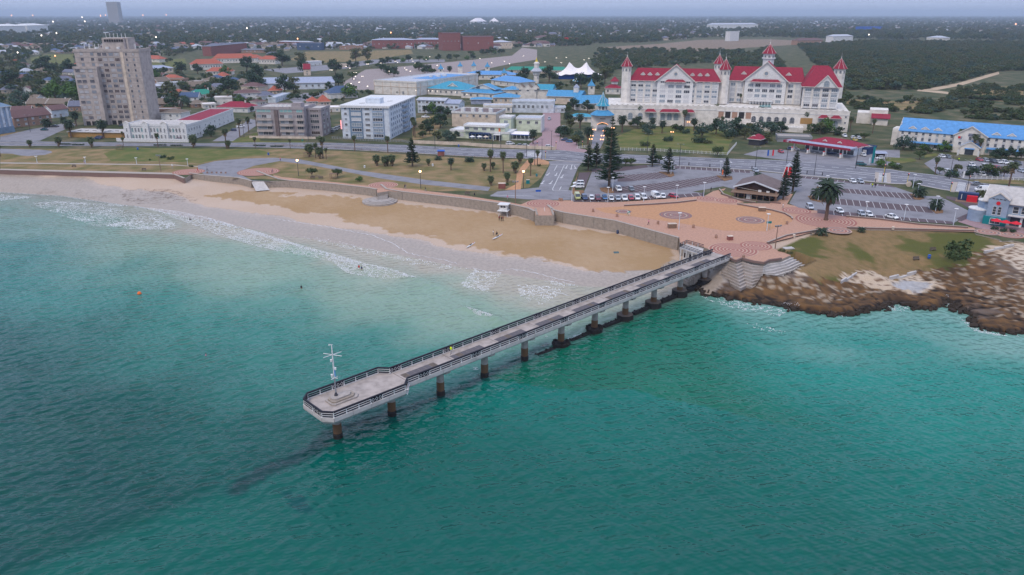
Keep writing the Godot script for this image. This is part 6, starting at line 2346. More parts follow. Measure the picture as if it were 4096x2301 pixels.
func filling_station():
	var f:=[149.8,-361,-.872,25]
	var t:=thing("filling_station","filling station shop with a dark red hipped roof and a long red-edged pump canopy","building",V(f[0],G,f[1]),f[2])
	var l: float=f[3]
	var b:=block(t,"shop",l,13.0,0,3.8,"white_blue",0,-5.0)
	hip_roof(b,l,13.0,3.8,2.6,.7,"red_roof")
	for i in 7:
		bx(b,"shop_window","glass",V(-l/2+(i+.5)*l/7,1.6,.04),V(l/7-.5,2.2,.1))
	for x in [-.15,.15]:
		front_gable(b,"roof_vent",l*x,2.0,4.9,.7,-2.2,1.6,"white","red_roof",.1)
	bx(t,"canopy","zinc",V(-2.0,4.5,1.0),V(l+9,.5,7.0))
	bx(t,"canopy_fascia","red_roof",V(-2.0,4.45,4.6),V(l+9.2,1.0,.25))
	bx(t,"canopy_fascia","red_roof",V(-2.0-(l+9)/2,4.45,1.0),V(.25,1.0,7.2))
	var st:=mb("white")
	for k in 5:
		var a:=TAU*k/5+PI/2
		st.tri(V(cos(a)*.6,sin(a)*.6,0),V(cos(a+.63)*.24,sin(a+.63)*.24,0),V(0,0,0))
		st.tri(V(cos(a)*.6,sin(a)*.6,0),V(0,0,0),V(cos(a-.63)*.24,sin(a-.63)*.24,0))
	part(t,"star_emblem",st.mesh(),V(-l/2-4.0,4.5,4.75))
	for i in 4:
		var x:=-l/2-1.5+i*l*.33
		bx(t,"canopy_column","white",V(x,2.1,2.6),V(.5,4.2,.5))
		part(t,"fuel_pump",mb("white").box(V(x,.95,4.4),V(.7,1.7,.5)).use(M["red"]).box(V(x,1.95,4.4),V(.75,.4,.55)).mesh())
		bx(t,"pump_island","kerb",V(x,.08,3.6),V(1.3,.16,4.4))
	var kk:=hall("car_wash","small open bay with a dark red hipped roof left of the filling station",[124,-386.3,-.67,5.8],8.0,3.2,2.2,"iron","red_roof",0)
	front_gable(kk,"roof_vent",-1.0,2.4,4.0,.8,-1.6,1.6,"white","red_roof",.1)
	hall("store_shed","low grey shed with skylight strips behind the filling station",[148,-395.5,-.227,16.8],10.0,2.6,.0,"steel","concrete",0)
	hall("workshop","low flat-roofed workshop at the right end of the filling station",[166.7,-360.8,-.872,8.3],8.0,3.2,.0,"navy","concrete",3)


func big_sheds():
	var w:=hall("warehouse","long pale warehouse with a wide low-pitched grey-blue roof behind the front houses",[-191.5,-689.3,.214,64.5],44.0,5.5,3.5,"white_blue","zinc",12,60.0)
	# brick schools and halls in the middle distance
	for q in [[-230.1,-1523.4,.11,80,40.0,16.0,3.0,"brick_wall","zinc",9,"long red-brick hall with a low grey roof beyond the dry playing field","brick_hall"],
			[-171.2,-1612,0,59,30.0,14.0,3.0,"brick_wall","zinc",9,"red-brick wing with white columns joining the long hall and the windowless brick hall","brick_hall"],
			[-110.3,-1439.9,.241,33.1,50.0,30.0,.0,"brick_wall","iron",5,"tall red-brick hall with a dark glass corner, right of the long brick hall","brick_hall"],
			[-61.6,-1439.9,.142,55.8,50.0,24.0,.0,"brick_wall","iron",3,"wide windowless dark red brick hall, rightmost of the brick buildings","brick_hall"],
			[-375.3,-1455.9,0,45.1,24.0,12.0,.0,"tile_navy","pale_roof",4,"dark slate-blue low hall at the left edge of the dry playing field","school_hall"],
			[-441.8,-1599.8,-.337,73.4,14.0,10.0,1.6,"brick_wall","pale_roof",10,"small brick school block with a grey roof and a red glowing lamp","school_hall"],
			[-302.5,-1476.3,0,42.9,14.0,6.0,.0,"brick_pale","tile_grey",6,"low pale-brick pavilion on the far edge of the dry playing field","school_hall"],
			[-17.8,-1523.4,.242,36.8,30.0,12.0,3.0,"cream","pale_roof",5,"cream hall with a pale roof right of the windowless brick hall","school_hall"],
			[-474.4,-1322.8,1.522,150,14.0,15.0,2.0,"brick_wall","tile_grey",0,"three-storey red-brick school block with white balcony bands","school"],
			[-447,-1354.8,0,41.5,12.0,5.0,2.0,"brick_pale","tile_grey",6,"low brick school wing with a covered white walkway, right of the three-storey block","school"],
			[-367.6,-941.8,.486,35.9,14.0,6.5,5.5,"chalk","tile_red",12,"cream school wing with a long orange tiled roof and white end gables","school"],
			[-322.2,-855.8,.128,27.3,12.0,4.0,4.0,"chalk","tile_red",8,"low cream school wing with an orange tiled roof, nearest of the orange roofs","school"],
			[-379.8,-1072.7,.284,58,14.0,6.0,6.0,"chalk","tile_red",16,"long rear school wing with an orange tiled roof, farthest of the orange roofs","school"],
			[-402.3,-886.5,.507,30.7,20.0,5.0,3.0,"cream","zinc",6,"hall with a wide grey-blue roof carrying dark panel rows, left of the orange-roofed school","hall"],
			[-502.2,-1086.4,-.362,31.3,14.0,4.5,4.5,"chalk","tile_red",5,"isolated bungalow with an orange tiled roof beside the green lawn","hall"],
			[-328.8,-1048.3,-.214,24.3,14.0,6.0,4.5,"chalk","tile_red",6,"cream school wing with a pinkish-red roof behind the dark tall tree","school"],
			[-366.1,-1099.8,-.598,20.2,14.0,5.0,4.5,"chalk","tile_red",3,"small school annexe with an orange roof left of the pinkish-red roof","school"],
			[548.3,-1947.8,.654,35.3,14.0,22.0,.0,"white","white",0,"plain white box standing alone at the edge of the far brown field","hall"],
			[645,-1703.1,.406,69.6,20.0,10.0,4.0,"brick_pale","tile_dark",5,"dark-roofed clubhouse at the right end of the far brown field","hall"],
			[776.6,-1852.4,.495,68.3,20.0,14.0,4.0,"white","pale_roof",5,"pale two-storey house row right of the far brown field","hall"],
			[1009.7,-1885.4,-.978,40.5,30.0,10.0,4.0,"chalk","pale_roof",5,"long white house at the near edge of the far right suburb","hall"],
			[-1639.2,-2601.6,1.098,85.6,60.0,26.0,6.0,"white","white",0,"long white stadium roof at the far left edge, left section","stadium_roof"],
			[-1635.5,-2736.3,1.662,140.9,60.0,26.0,6.0,"white","white",0,"long white stadium roof at the far left edge, right section","stadium_roof"],
			[-207.3,-5474.8,1.071,127,60.0,14.0,22.0,"white","canvas",0,"far white peaked pavilion roof, left one of the pair","peaked_hall"],
			[-125.1,-5530.5,0,62.2,60.0,14.0,22.0,"white","canvas",0,"far white peaked pavilion roof, right one of the pair","peaked_hall"],
			[82.7,-1885.4,.823,45.8,24.0,10.0,5.0,"white","tile_dark",3,"white-walled hall with a dark roof above the far car park","hall"],
			[138.6,-1786.7,.883,31.3,14.0,12.0,.0,"red","red",0,"small bright red-pink shed beyond the far car park","hall"],
			[912,-3251.1,.355,227.7,30.0,22.0,6.0,"white","pale_roof",12,"long white terrace of houses in the far suburb behind the brown field","hall"],
			[1342,-2946,.366,90.9,40.0,18.0,.0,"blue","blue",0,"far shed with a vivid blue lit roof edge","hall"]]:
		hall(q[11],q[10],[q[0],q[1],q[2],q[3]],q[4],q[5],q[6],q[7],q[8],q[9])
	# far tower in the haze on the horizon
	var ft:=gp(-2669.4,-5365.9)
	var far_tower:=thing("far_tower","lone grey high-rise tower fading into the haze on the horizon","tower",ft)
	var hh:=137.2
	bx(far_tower,"shaft","concrete",V(0,hh/2,0),V(72,hh,50))
	for i in 14:
		bx(far_tower,"floor_band","steel",V(0,hh*(i+.5)/14,.5),V(73,3.0,51))


# ---------------------------------------------------------------- houses
var kept_clear: Array[PackedVector2Array]=[]


func build_town():
	for h in [
			[-288.5,-458.9,1.037,21.8,12.0,5.6,"gable",3.6,"brick_pale","tile_dark","brick house with a long dark red gabled roof beside the pale blue block",5,false],
			[-323,-502.6,.289,11.2,9.0,3.4,"gable",2.6,"cream","tile_dark","low house with a dark red roof strip behind the brick gabled house",4,false],
			[-294.3,-497.9,1.062,10.8,9.0,5.0,"gable",2.4,"white_blue","tile_dark","white house wall with small windows under a dark red roof, left of the tall palms",3,false],
			[-337.6,-543.9,0,13.3,10.0,3.6,"gable",3.0,"brick_pale","tile_brown","pinkish brick row house with a grey-brown roof, left one of three",3,true],
			[-323,-543.9,0,15,10.0,3.6,"gable",3.0,"brick_pale","tile_brown","pinkish brick row house with a grey-brown roof, middle one of three",3,true],
			[-302.2,-528.6,.254,7,10.0,3.6,"gable",3.0,"brick_pale","tile_grey","pinkish brick row house with a grey roof, next to the beige tower",2,false],
			[-367.3,-595.7,1.299,16.1,8.0,3.0,"hip",1.2,"white","white","small house with a bright white roof in front of the hedge",2,false],
			[-427.2,-740,.587,18.2,12.0,3.4,"hip",4.2,"tower_grey","tile_grey","grey house with a steep hipped grey roof left of the beige tower",3,false],
			[-525.4,-801.7,.31,12.9,10.0,3.6,"gable",4.0,"white","tile_navy","white-gabled house with a slate-blue roof at the left edge",2,false],
			[-503.1,-792,0,21.6,12.0,3.2,"hip",3.4,"cream","tile_navy","wide house with a dark slate-blue roof and a white pergola wall",4,false],
			[-378.3,-587.9,.4,11.1,10.0,3.2,"hip",2.6,"brick_pale","tile_brown","house with a dull brown roof half hidden in dark trees at the left",2,false],
			[-303.5,-654.7,.647,17.2,10.0,5.8,"hip",1.6,"white","pale_roof","white modern two-storey villa with a grey roof right of the beige tower",4,false],
			[-297.5,-677.2,.775,18.9,9.0,6.6,"flat",.0,"white","pale_roof","white walled villa behind the two date palms",4,false],
			[-332,-757,-.126,21.7,12.0,3.4,"flat",.0,"brick_pale","tile_brown","flat-roofed brown house behind the white villas",4,false],
			[-295,-740.7,1.444,58.2,9.0,3.2,"flat",.0,"cream","concrete","low cream garden building with a row of bright wall lamps",6,false],
			[-245.2,-613,.62,18.8,12.0,3.2,"hip",3.6,"white","green_roof","house with a vivid green hipped roof",4,true],
			[-258.6,-677.1,.279,16,11.0,3.2,"hip",2.8,"tower_grey","tile_grey","house with a purple-grey hipped roof behind the green roof",4,false],
			[-251.5,-594.4,.101,17,10.0,3.0,"gable",3.0,"white","tile_navy","house with a dark blue-black gabled roof in front of the green roof",4,true],
			[-246.7,-549.8,.1,14.8,11.0,2.8,"gable",3.2,"plank","tile_brown","low house with a broad brown gabled roof beside the street bend",4,false],
			[-259.2,-550.5,.484,6.4,8.0,2.8,"flat",.0,"navy","tile_navy","small dark blue shed with roof panels next to the beige tower",1,false],
			[-224.9,-552,.631,10.1,10.0,2.8,"hip",2.4,"brick_pale","tile_brown","small brown-roofed house left of the leafy bush",2,false],
			[-206.6,-600.5,.345,20.7,11.0,5.4,"hip",2.2,"white","tile_dark","two-storey white house with a dark red-brown roof and blue windows",6,true],
			[-213.5,-569.7,.423,11.6,8.0,5.2,"flat",.0,"chalk","canvas","white two-storey house with a pale flat roof left of the dark red-brown roof",3,false],
			[-215.1,-545.4,.537,8.5,8.0,3.0,"flat",.0,"chalk","canvas","small white house with a pale pinkish flat roof, front of the white cubes",2,false],
			[-191.5,-523.6,-.198,23,14.0,3.4,"hip",3.2,"white","red_roof","villa with a broad crimson hipped roof above the side street",4,true],
			[-174.2,-449.6,1.598,60.6,14.0,7.2,"flat",.0,"white","red_roof","long white two-storey house with a flat red roof along the side street",8,false],
			[-211.1,-471.9,-.137,13.2,11.0,6.0,"hip",2.0,"white","tile_brown","white house with a dark brown roof behind the long arched building",3,false],
			[-229.7,-499.6,0,18.2,10.0,4.5,"flat",.0,"brick_pale","concrete","flat-roofed brown building right behind the beige tower",3,false],
			[-199.8,-649.3,.186,11,10.0,2.6,"hip",4.2,"cream","tile_red","bungalow with a steep orange-red hipped roof under the tall dark tree",2,true],
			[-191.2,-604.7,.949,13.1,10.0,3.2,"hip",3.0,"white","tile_grey","white house with a slate grey roof beside the long garden wall",3,false],
			[-184,-563.2,.841,8.3,8.0,3.0,"hip",1.8,"chalk","tile_dark","small white house with a brown hipped roof behind the grey block",2,false],
			[-178.5,-599.9,1.532,34.9,6.0,3.6,"flat",.0,"white_blue","pale_roof","white walled courtyard house with purple doors",2,false],
			[-134.1,-613.7,.494,23.1,16.0,4.2,"hip",5.0,"chalk","tile_navy","large white house with a steep slate-blue hipped roof left of the events hall",6,true],
			[-146.3,-566.3,.397,8.1,9.0,2.8,"hip",3.0,"white","tile_red","house with an orange hipped roof and white parapet, left of a pair",2,false],
			[-137.3,-563.2,.393,8.1,11.0,2.8,"hip",4.6,"cream","tile_red","house with a tall orange hipped roof and white chimneys, right of a pair",2,true],
			[-123.9,-524.2,.227,12,10.0,3.0,"flat",.0,"chalk","canvas","low white garage row between the two big apartment blocks",3,false],
			[-223.7,-849.3,.191,7.2,8.0,7.0,"gable",5.0,"cream","red_roof","cream portal house with a crimson gabled roof behind the long warehouse",1,false],
			[-256.8,-1018.2,.804,20.3,10.0,5.0,"flat",.0,"white","canvas","white two-storey house with a flat roof behind the long warehouse trees",3,false],
			[-216.5,-985.1,.22,21,10.0,3.2,"flat",.0,"cream","concrete","low cream house among trees left of the big car park",3,false],
			[-228.9,-673.6,-.459,19.7,12.0,4.0,"hip",3.0,"cream","tile_dark","house with a dark red tiled roof under the dark trees left of the warehouse",3,false]]:
		house("house",h[10],[h[0],h[1],h[2],h[3]],h[4],h[5],h[6],h[7],h[8],h[9],"",h[11],h[12])
	suburb()


# is the ground there kept for something else?
func is_clear(p: Vector2)->bool:
	for k in kept_clear:
		if Geometry2D.is_point_in_polygon(p,k):
			return false
	return true


func suburb():
	kept_clear=[pts([-333,-1103,-432,-1436,-320,-1476,-193,-1519,-28,-1417,-33,-1663,0,-1663,0,-683,-235,-683,-360,-1058]),pts([-629,-1016,-743,-1205,-787,-1327,-738,-1327,-570,-1016]),pts([0,-683,0,-1564,142,-1612,190,-1775,359,-1902,531,-2221,735,-2268,735,-2268,901,-2090,1235,-1902,453,-683,147,-683]),pts([-343,-805,-528,-1252,-575,-1476,-461,-1476,-271,-858,-285,-805]),pts([-415,-872,-536,-1133,-508,-1133,-395,-909,-379,-872]),
		pts([-231,-669,-393,-1153,-362,-1219,-203,-907,-151,-669]),pts([-453,-942,-564,-1178,-508,-1233,-391,-942])]
	var roofs:=["tile_red","tile_dark","tile_brown","tile_grey","tile_grey","tile_navy","pale_roof","tile_brown"]
	var words:={"tile_red": "orange-red tiled","tile_dark": "dark red","tile_brown": "dull brown","tile_grey": "slate grey","tile_navy": "dark blue","pale_roof": "pale sheet"}
	var protos:={}
	var r:=RandomNumberGenerator.new()
	r.seed=404
	var n:=0
	var tries:=0
	# the nearer suburb: each house on its own plot
	while n<230 and tries<4000:
		tries+=1
		var far:=-lerpf(560.0,1750.0,pow(r.randf(),.8))
		var p:=U(r.randf_range(-.70,.42)*-far,far)
		if not is_clear(p) or (p.x>-200 and p.y>-800):
			continue
		var ok:=true
		for q in plots:
			if q.distance_squared_to(p)<420.0:
				ok=false
				break
		if not ok:
			continue
		plots.append(p)
		var k: String=roofs[r.randi() % roofs.size()]
		var wall: String=["white","cream","chalk","brick_pale"][r.randi() % 4]
		var kind: String=["hip","gable"][r.randi() % 2]
		var key:=k+wall+kind
		var side:="left" if p.x<-.3*-p.y else ("middle" if p.x<.1*-p.y else "right")
		var label:="%s house with %s %s roof in the %s part of the suburb" % [{"white": "white","cream": "cream","chalk": "off-white","brick_pale": "brick"}[wall],words[k],"hipped" if kind=="hip" else "gabled",side]
		if protos.has(key):
			copy_of(protos[key],"suburban_house",label,v3(p,G),r.randf_range(-.7,.7)+(PI/2 if r.randf()<.3 else .0),r.randf_range(.85,1.2))
		else:
			protos[key]=house("suburban_house",label,[p.x,p.y,r.randf_range(-.7,.7),r.randf_range(11,17)],r.randf_range(8,11),3.0,kind,r.randf_range(2.4,3.4),wall,k,"houses of the suburb",3)
		n+=1
	# beyond them the roofs of the city can no longer be counted
	for k in [["white","pale_roof"],["cream","tile_brown"],["chalk","tile_dark"],["tower_grey","tile_grey"]]:
		var o:=mb(k[0]).box(V(0,2.0,0),V(15,4.0,9.5))
		o.use(M[k[1]])
		o.quad(V(-8,3.8,5.5),V(8,3.8,5.5),V(6,6.6,0),V(-6,6.6,0))
		o.quad(V(8,3.8,-5.5),V(-8,3.8,-5.5),V(-6,6.6,0),V(6,6.6,0))
		o.tri(V(8,3.8,5.5),V(8,3.8,-5.5),V(6,6.6,0))
		o.tri(V(-8,3.8,-5.5),V(-8,3.8,5.5),V(-6,6.6,0))
		var where: Array[Transform3D]=[]
		for i in 620:
			var far:=-lerpf(1500.0,8500.0,pow(r.randf(),1.5))
			var x:=r.randf_range(-.8,.8)*-far
			if x>.05*-far and far>-1900 or x>.28*-far and far>-2900:
				continue
			if not is_clear(U(x,far)):
				continue
			where.append(Transform3D(Basis(Vector3.UP,r.randf()*TAU).scaled(V(r.randf_range(.8,2.2),r.randf_range(.8,1.6),r.randf_range(.8,1.3))),V(x,G,far)))
		many("far_houses",o.mesh(),where)


var plots: Array[Vector2]=[]


func many(called: String,mesh: Mesh,where: Array[Transform3D]):
	var m:=MultiMesh.new()
	m.transform_format=MultiMesh.TRANSFORM_3D
	m.mesh=mesh
	m.instance_count=where.size()
	for i in where.size():
		m.set_instance_transform(i,where[i])
	var o:=MultiMeshInstance3D.new()
	o.multimesh=m
	o.name=numbered(called)
	add_child(o)
	o.set_meta("kind","stuff")


# ---------------------------------------------------------------- plants
# foliage as many small leaf sprays spread through lumpy clumps
func leaf_cloud(o: MB,r: RandomNumberGenerator,clumps: Array,per: int,leaf: float):
	for c in clumps:
		var at: Vector3=c[0]
		var rad: float=c[1]
		for i in per:
			var d:=V(r.randfn(),r.randfn(),r.randfn()).normalized()
			var q:=at+d*rad*V(1,.8,1)*pow(r.randf(),.35)
			var n:=(d+V(r.randfn(),r.randfn()+.4,r.randfn())*.5).normalized()
			var u:=n.cross(V(r.randfn(),r.randfn(),r.randfn())).normalized()*leaf*r.randf_range(.6,1.3)
			var v:=n.cross(u).normalized()*leaf*r.randf_range(.4,.9)
			o.quad(q-u,q+v*.7,q+u,q-v)


func tree_mesh(seed_: int,h: float,spread_: float,leaf_m: String,per: int,leaf: float,shape: String)->Array:
	var r:=RandomNumberGenerator.new()
	r.seed=seed_
	var trunk:=mb("bark")
	var crown:=mb(leaf_m)
	var clumps:=[]
	var base:=h*(.28 if shape!="low" else .1)
	trunk.tube([V(0,-.3,0),V(.1,base*.6,.05),V(.0,base*1.3,0)],[h*.045,h*.032,h*.022],6)
	var n:=11 if shape!="low" else 8
	for i in n:
		var a:=TAU*i/n+r.randf()*.7
		var f:=sqrt(r.randf_range(.1,1.0))
		var y:=lerpf(base*1.15,h*.84,r.randf()) if shape=="round" else lerpf(h*.6,h*.82,r.randf()) if shape=="flat" else lerpf(h*.25,h*.7,r.randf())
		var hold:=1.0-.5*absf((y/h)-.55)
		var c:=V(cos(a)*f*spread_*.72*hold,y,sin(a)*f*spread_*.72*hold)
		clumps.append([c,spread_*r.randf_range(.3,.46)])
		trunk.tube([V(0,base*.9,0),c*V(.5,.75,.5)+V(0,base*.2,0),c],[h*.018,h*.012,h*.006],4,false)
	clumps.append([V(0,h*.82,0),spread_*.36])
	leaf_cloud(crown,r,clumps,per,leaf)
	return [trunk.mesh(),crown.mesh()]


func tree_thing(called: String,label: String,parts_: Array,at: Vector3,group:="",cat:="tree")->Node3D:
	var t:=thing(called,label,cat,at,.0,group)
	part(t,"trunk",parts_[0])
	part(t,"crown",parts_[1])
	return t


# feather palm or fan palm; kind: date (thick crown of long fronds), fan (small crown above a skirt), bush (no trunk to speak of)
func palm_mesh(seed_: int,h: float,kind: String)->Array:
	var r:=RandomNumberGenerator.new()
	r.seed=seed_
	var trunk:=mb("palm_bark")
	var rad:=.42 if kind=="date" else .24
	var lean:=V(r.randf_range(-.05,.05)*h,0,r.randf_range(-.04,.04)*h)
	trunk.tube([V(0,-.2,0),V(0,h*.1,0),lean*.5+V(0,h*.6,0),lean+V(0,h,0)],[rad*1.5,rad*1.05,rad*.9,rad*1.15],8)
	var crown:=mb("frond_dark" if kind!="fan" else "frond")
	var top:=lean+V(0,h,0)
	var n:=64 if kind=="date" else 46 if kind=="fan" else 34
	var len_:=4.3 if kind=="date" else 2.1 if kind=="fan" else 2.6
	var dry:=mb("frond_dry")
	for i in n:
		var a:=TAU*i*.618+r.randf()*.3
		var rise:=lerpf(1.25,-.75,float(i)/n) if kind!="bush" else lerpf(1.3,.1,float(i)/n)
		var l:=len_*r.randf_range(.8,1.1)
		var dir:=V(cos(a),0,sin(a))
		var side:=V(-dir.z,0,dir.x)
		var o:=dry if i>n*.86 and kind!="bush" else crown
		var prev:=top
		var slope:=rise
		var segs:=4
		for s in segs:
			var f:=float(s+1)/segs
			var step:=(dir*cos(slope)+V(0,sin(slope),0))*l/segs
			var next:=prev+step
			var w0:=l*.14*sin(PI*clampf((float(s)+.35)/(segs+.4),0,1))
			var w1:=l*.14*sin(PI*clampf((float(s)+1.35)/(segs+.4),0,1))
			if kind=="fan":
				w0*=1.7
				w1*=1.7
			var drop:=V(0,-.35,0)
			# leaflets hang to both sides of the rib, with gaps between them
			for e in [-1.0,1.0]:
				o.quad(prev,prev+(side*e+drop)*w0+step*.15,prev+step*.4+(side*e+drop)*(w0+w1)*.5+step*.3,prev+step*.42)
				o.quad(prev+step*.5,prev+step*.6+(side*e+drop)*(w0+w1)*.5,next+(side*e+drop)*w1+step*.1,next)
			prev=next
			slope-=.42+.1*r.randf()
	if kind=="fan":
		# skirt of dead fans under the crown
		for i in 26:
			var a:=TAU*i*.618
			var y:=h-.3-1.6*r.randf()
			var d:=V(cos(a),0,sin(a))
			var e:=V(-d.z,0,d.x)*.35
			var c:=lean+V(0,y,0)
			dry.tri(c,c+d*.75-e+V(0,-.9,0),c+d*.75+e+V(0,-.9,0))
	if kind!="bush":
		crown.add(dry.mesh(),Transform3D())
	return [trunk.mesh(),crown.mesh()]


func conifer_mesh(seed_: int,h: float,wide_: float,dense: float)->Array:
	var r:=RandomNumberGenerator.new()
	r.seed=seed_
	var trunk:=mb("bark").tube([V(0,-.3,0),V(.15,h*.5,0),V(0,h*.98,0)],[h*.022+.1,h*.013+.05,.03],7)
	var crown:=mb("needle")
	var y:=h*.14
	while y<h*.985:
		var f:=(y/h-.14)/.86
		var reach:=wide_*pow(1.0-f,.75)*r.randf_range(.8,1.1)+.25
		var n:=7
		var a0:=r.randf()*TAU
		for i in n:
			if r.randf()>dense:
				continue
			var a:=a0+TAU*i/n+r.randf()*.3
			var d:=V(cos(a),.12+.3*f,sin(a)).normalized()
			var s:=V(-d.z,0,d.x).normalized()
			var root:=V(0,y,0)
			trunk.tube([root,root+d*reach*.8],[.06,.015],4,false)
			# flat sprays of needled twigs along the branch
			for k in 5:
				var t0:=(.2+.16*k)*reach
				var w:=reach*.17*(1.15-.13*k)
				var c:=root+d*t0+V(0,r.randf_range(-.1,.16),0)
				for e in [-1.0,1.0]:
					crown.quad(c,c+d*w*.6+s*e*w*1.3+V(0,.18,0),c+d*w*1.4+s*e*w*.9+V(0,.3,0),c+d*w*.9)
				crown.quad(c-s*w*.25,c+d*w+V(0,w*.5,0),c+d*w*1.6,c+s*w*.25)
		y+=h*.046*r.randf_range(.6,1.4)
	return [trunk.mesh(),crown.mesh()]


func shrub_mesh(seed_: int,w: float,h: float,m: String,per:=40)->ArrayMesh:
	var r:=RandomNumberGenerator.new()
	r.seed=seed_
	var o:=mb(m)
	var clumps:=[]
	for i in 7:
		clumps.append([V(r.randf_range(-.5,.5)*w,h*r.randf_range(.3,.62),r.randf_range(-.5,.5)*w),w*.3])
	leaf_cloud(o,r,clumps,per,maxf(.22,w*.085))
	return o.mesh()


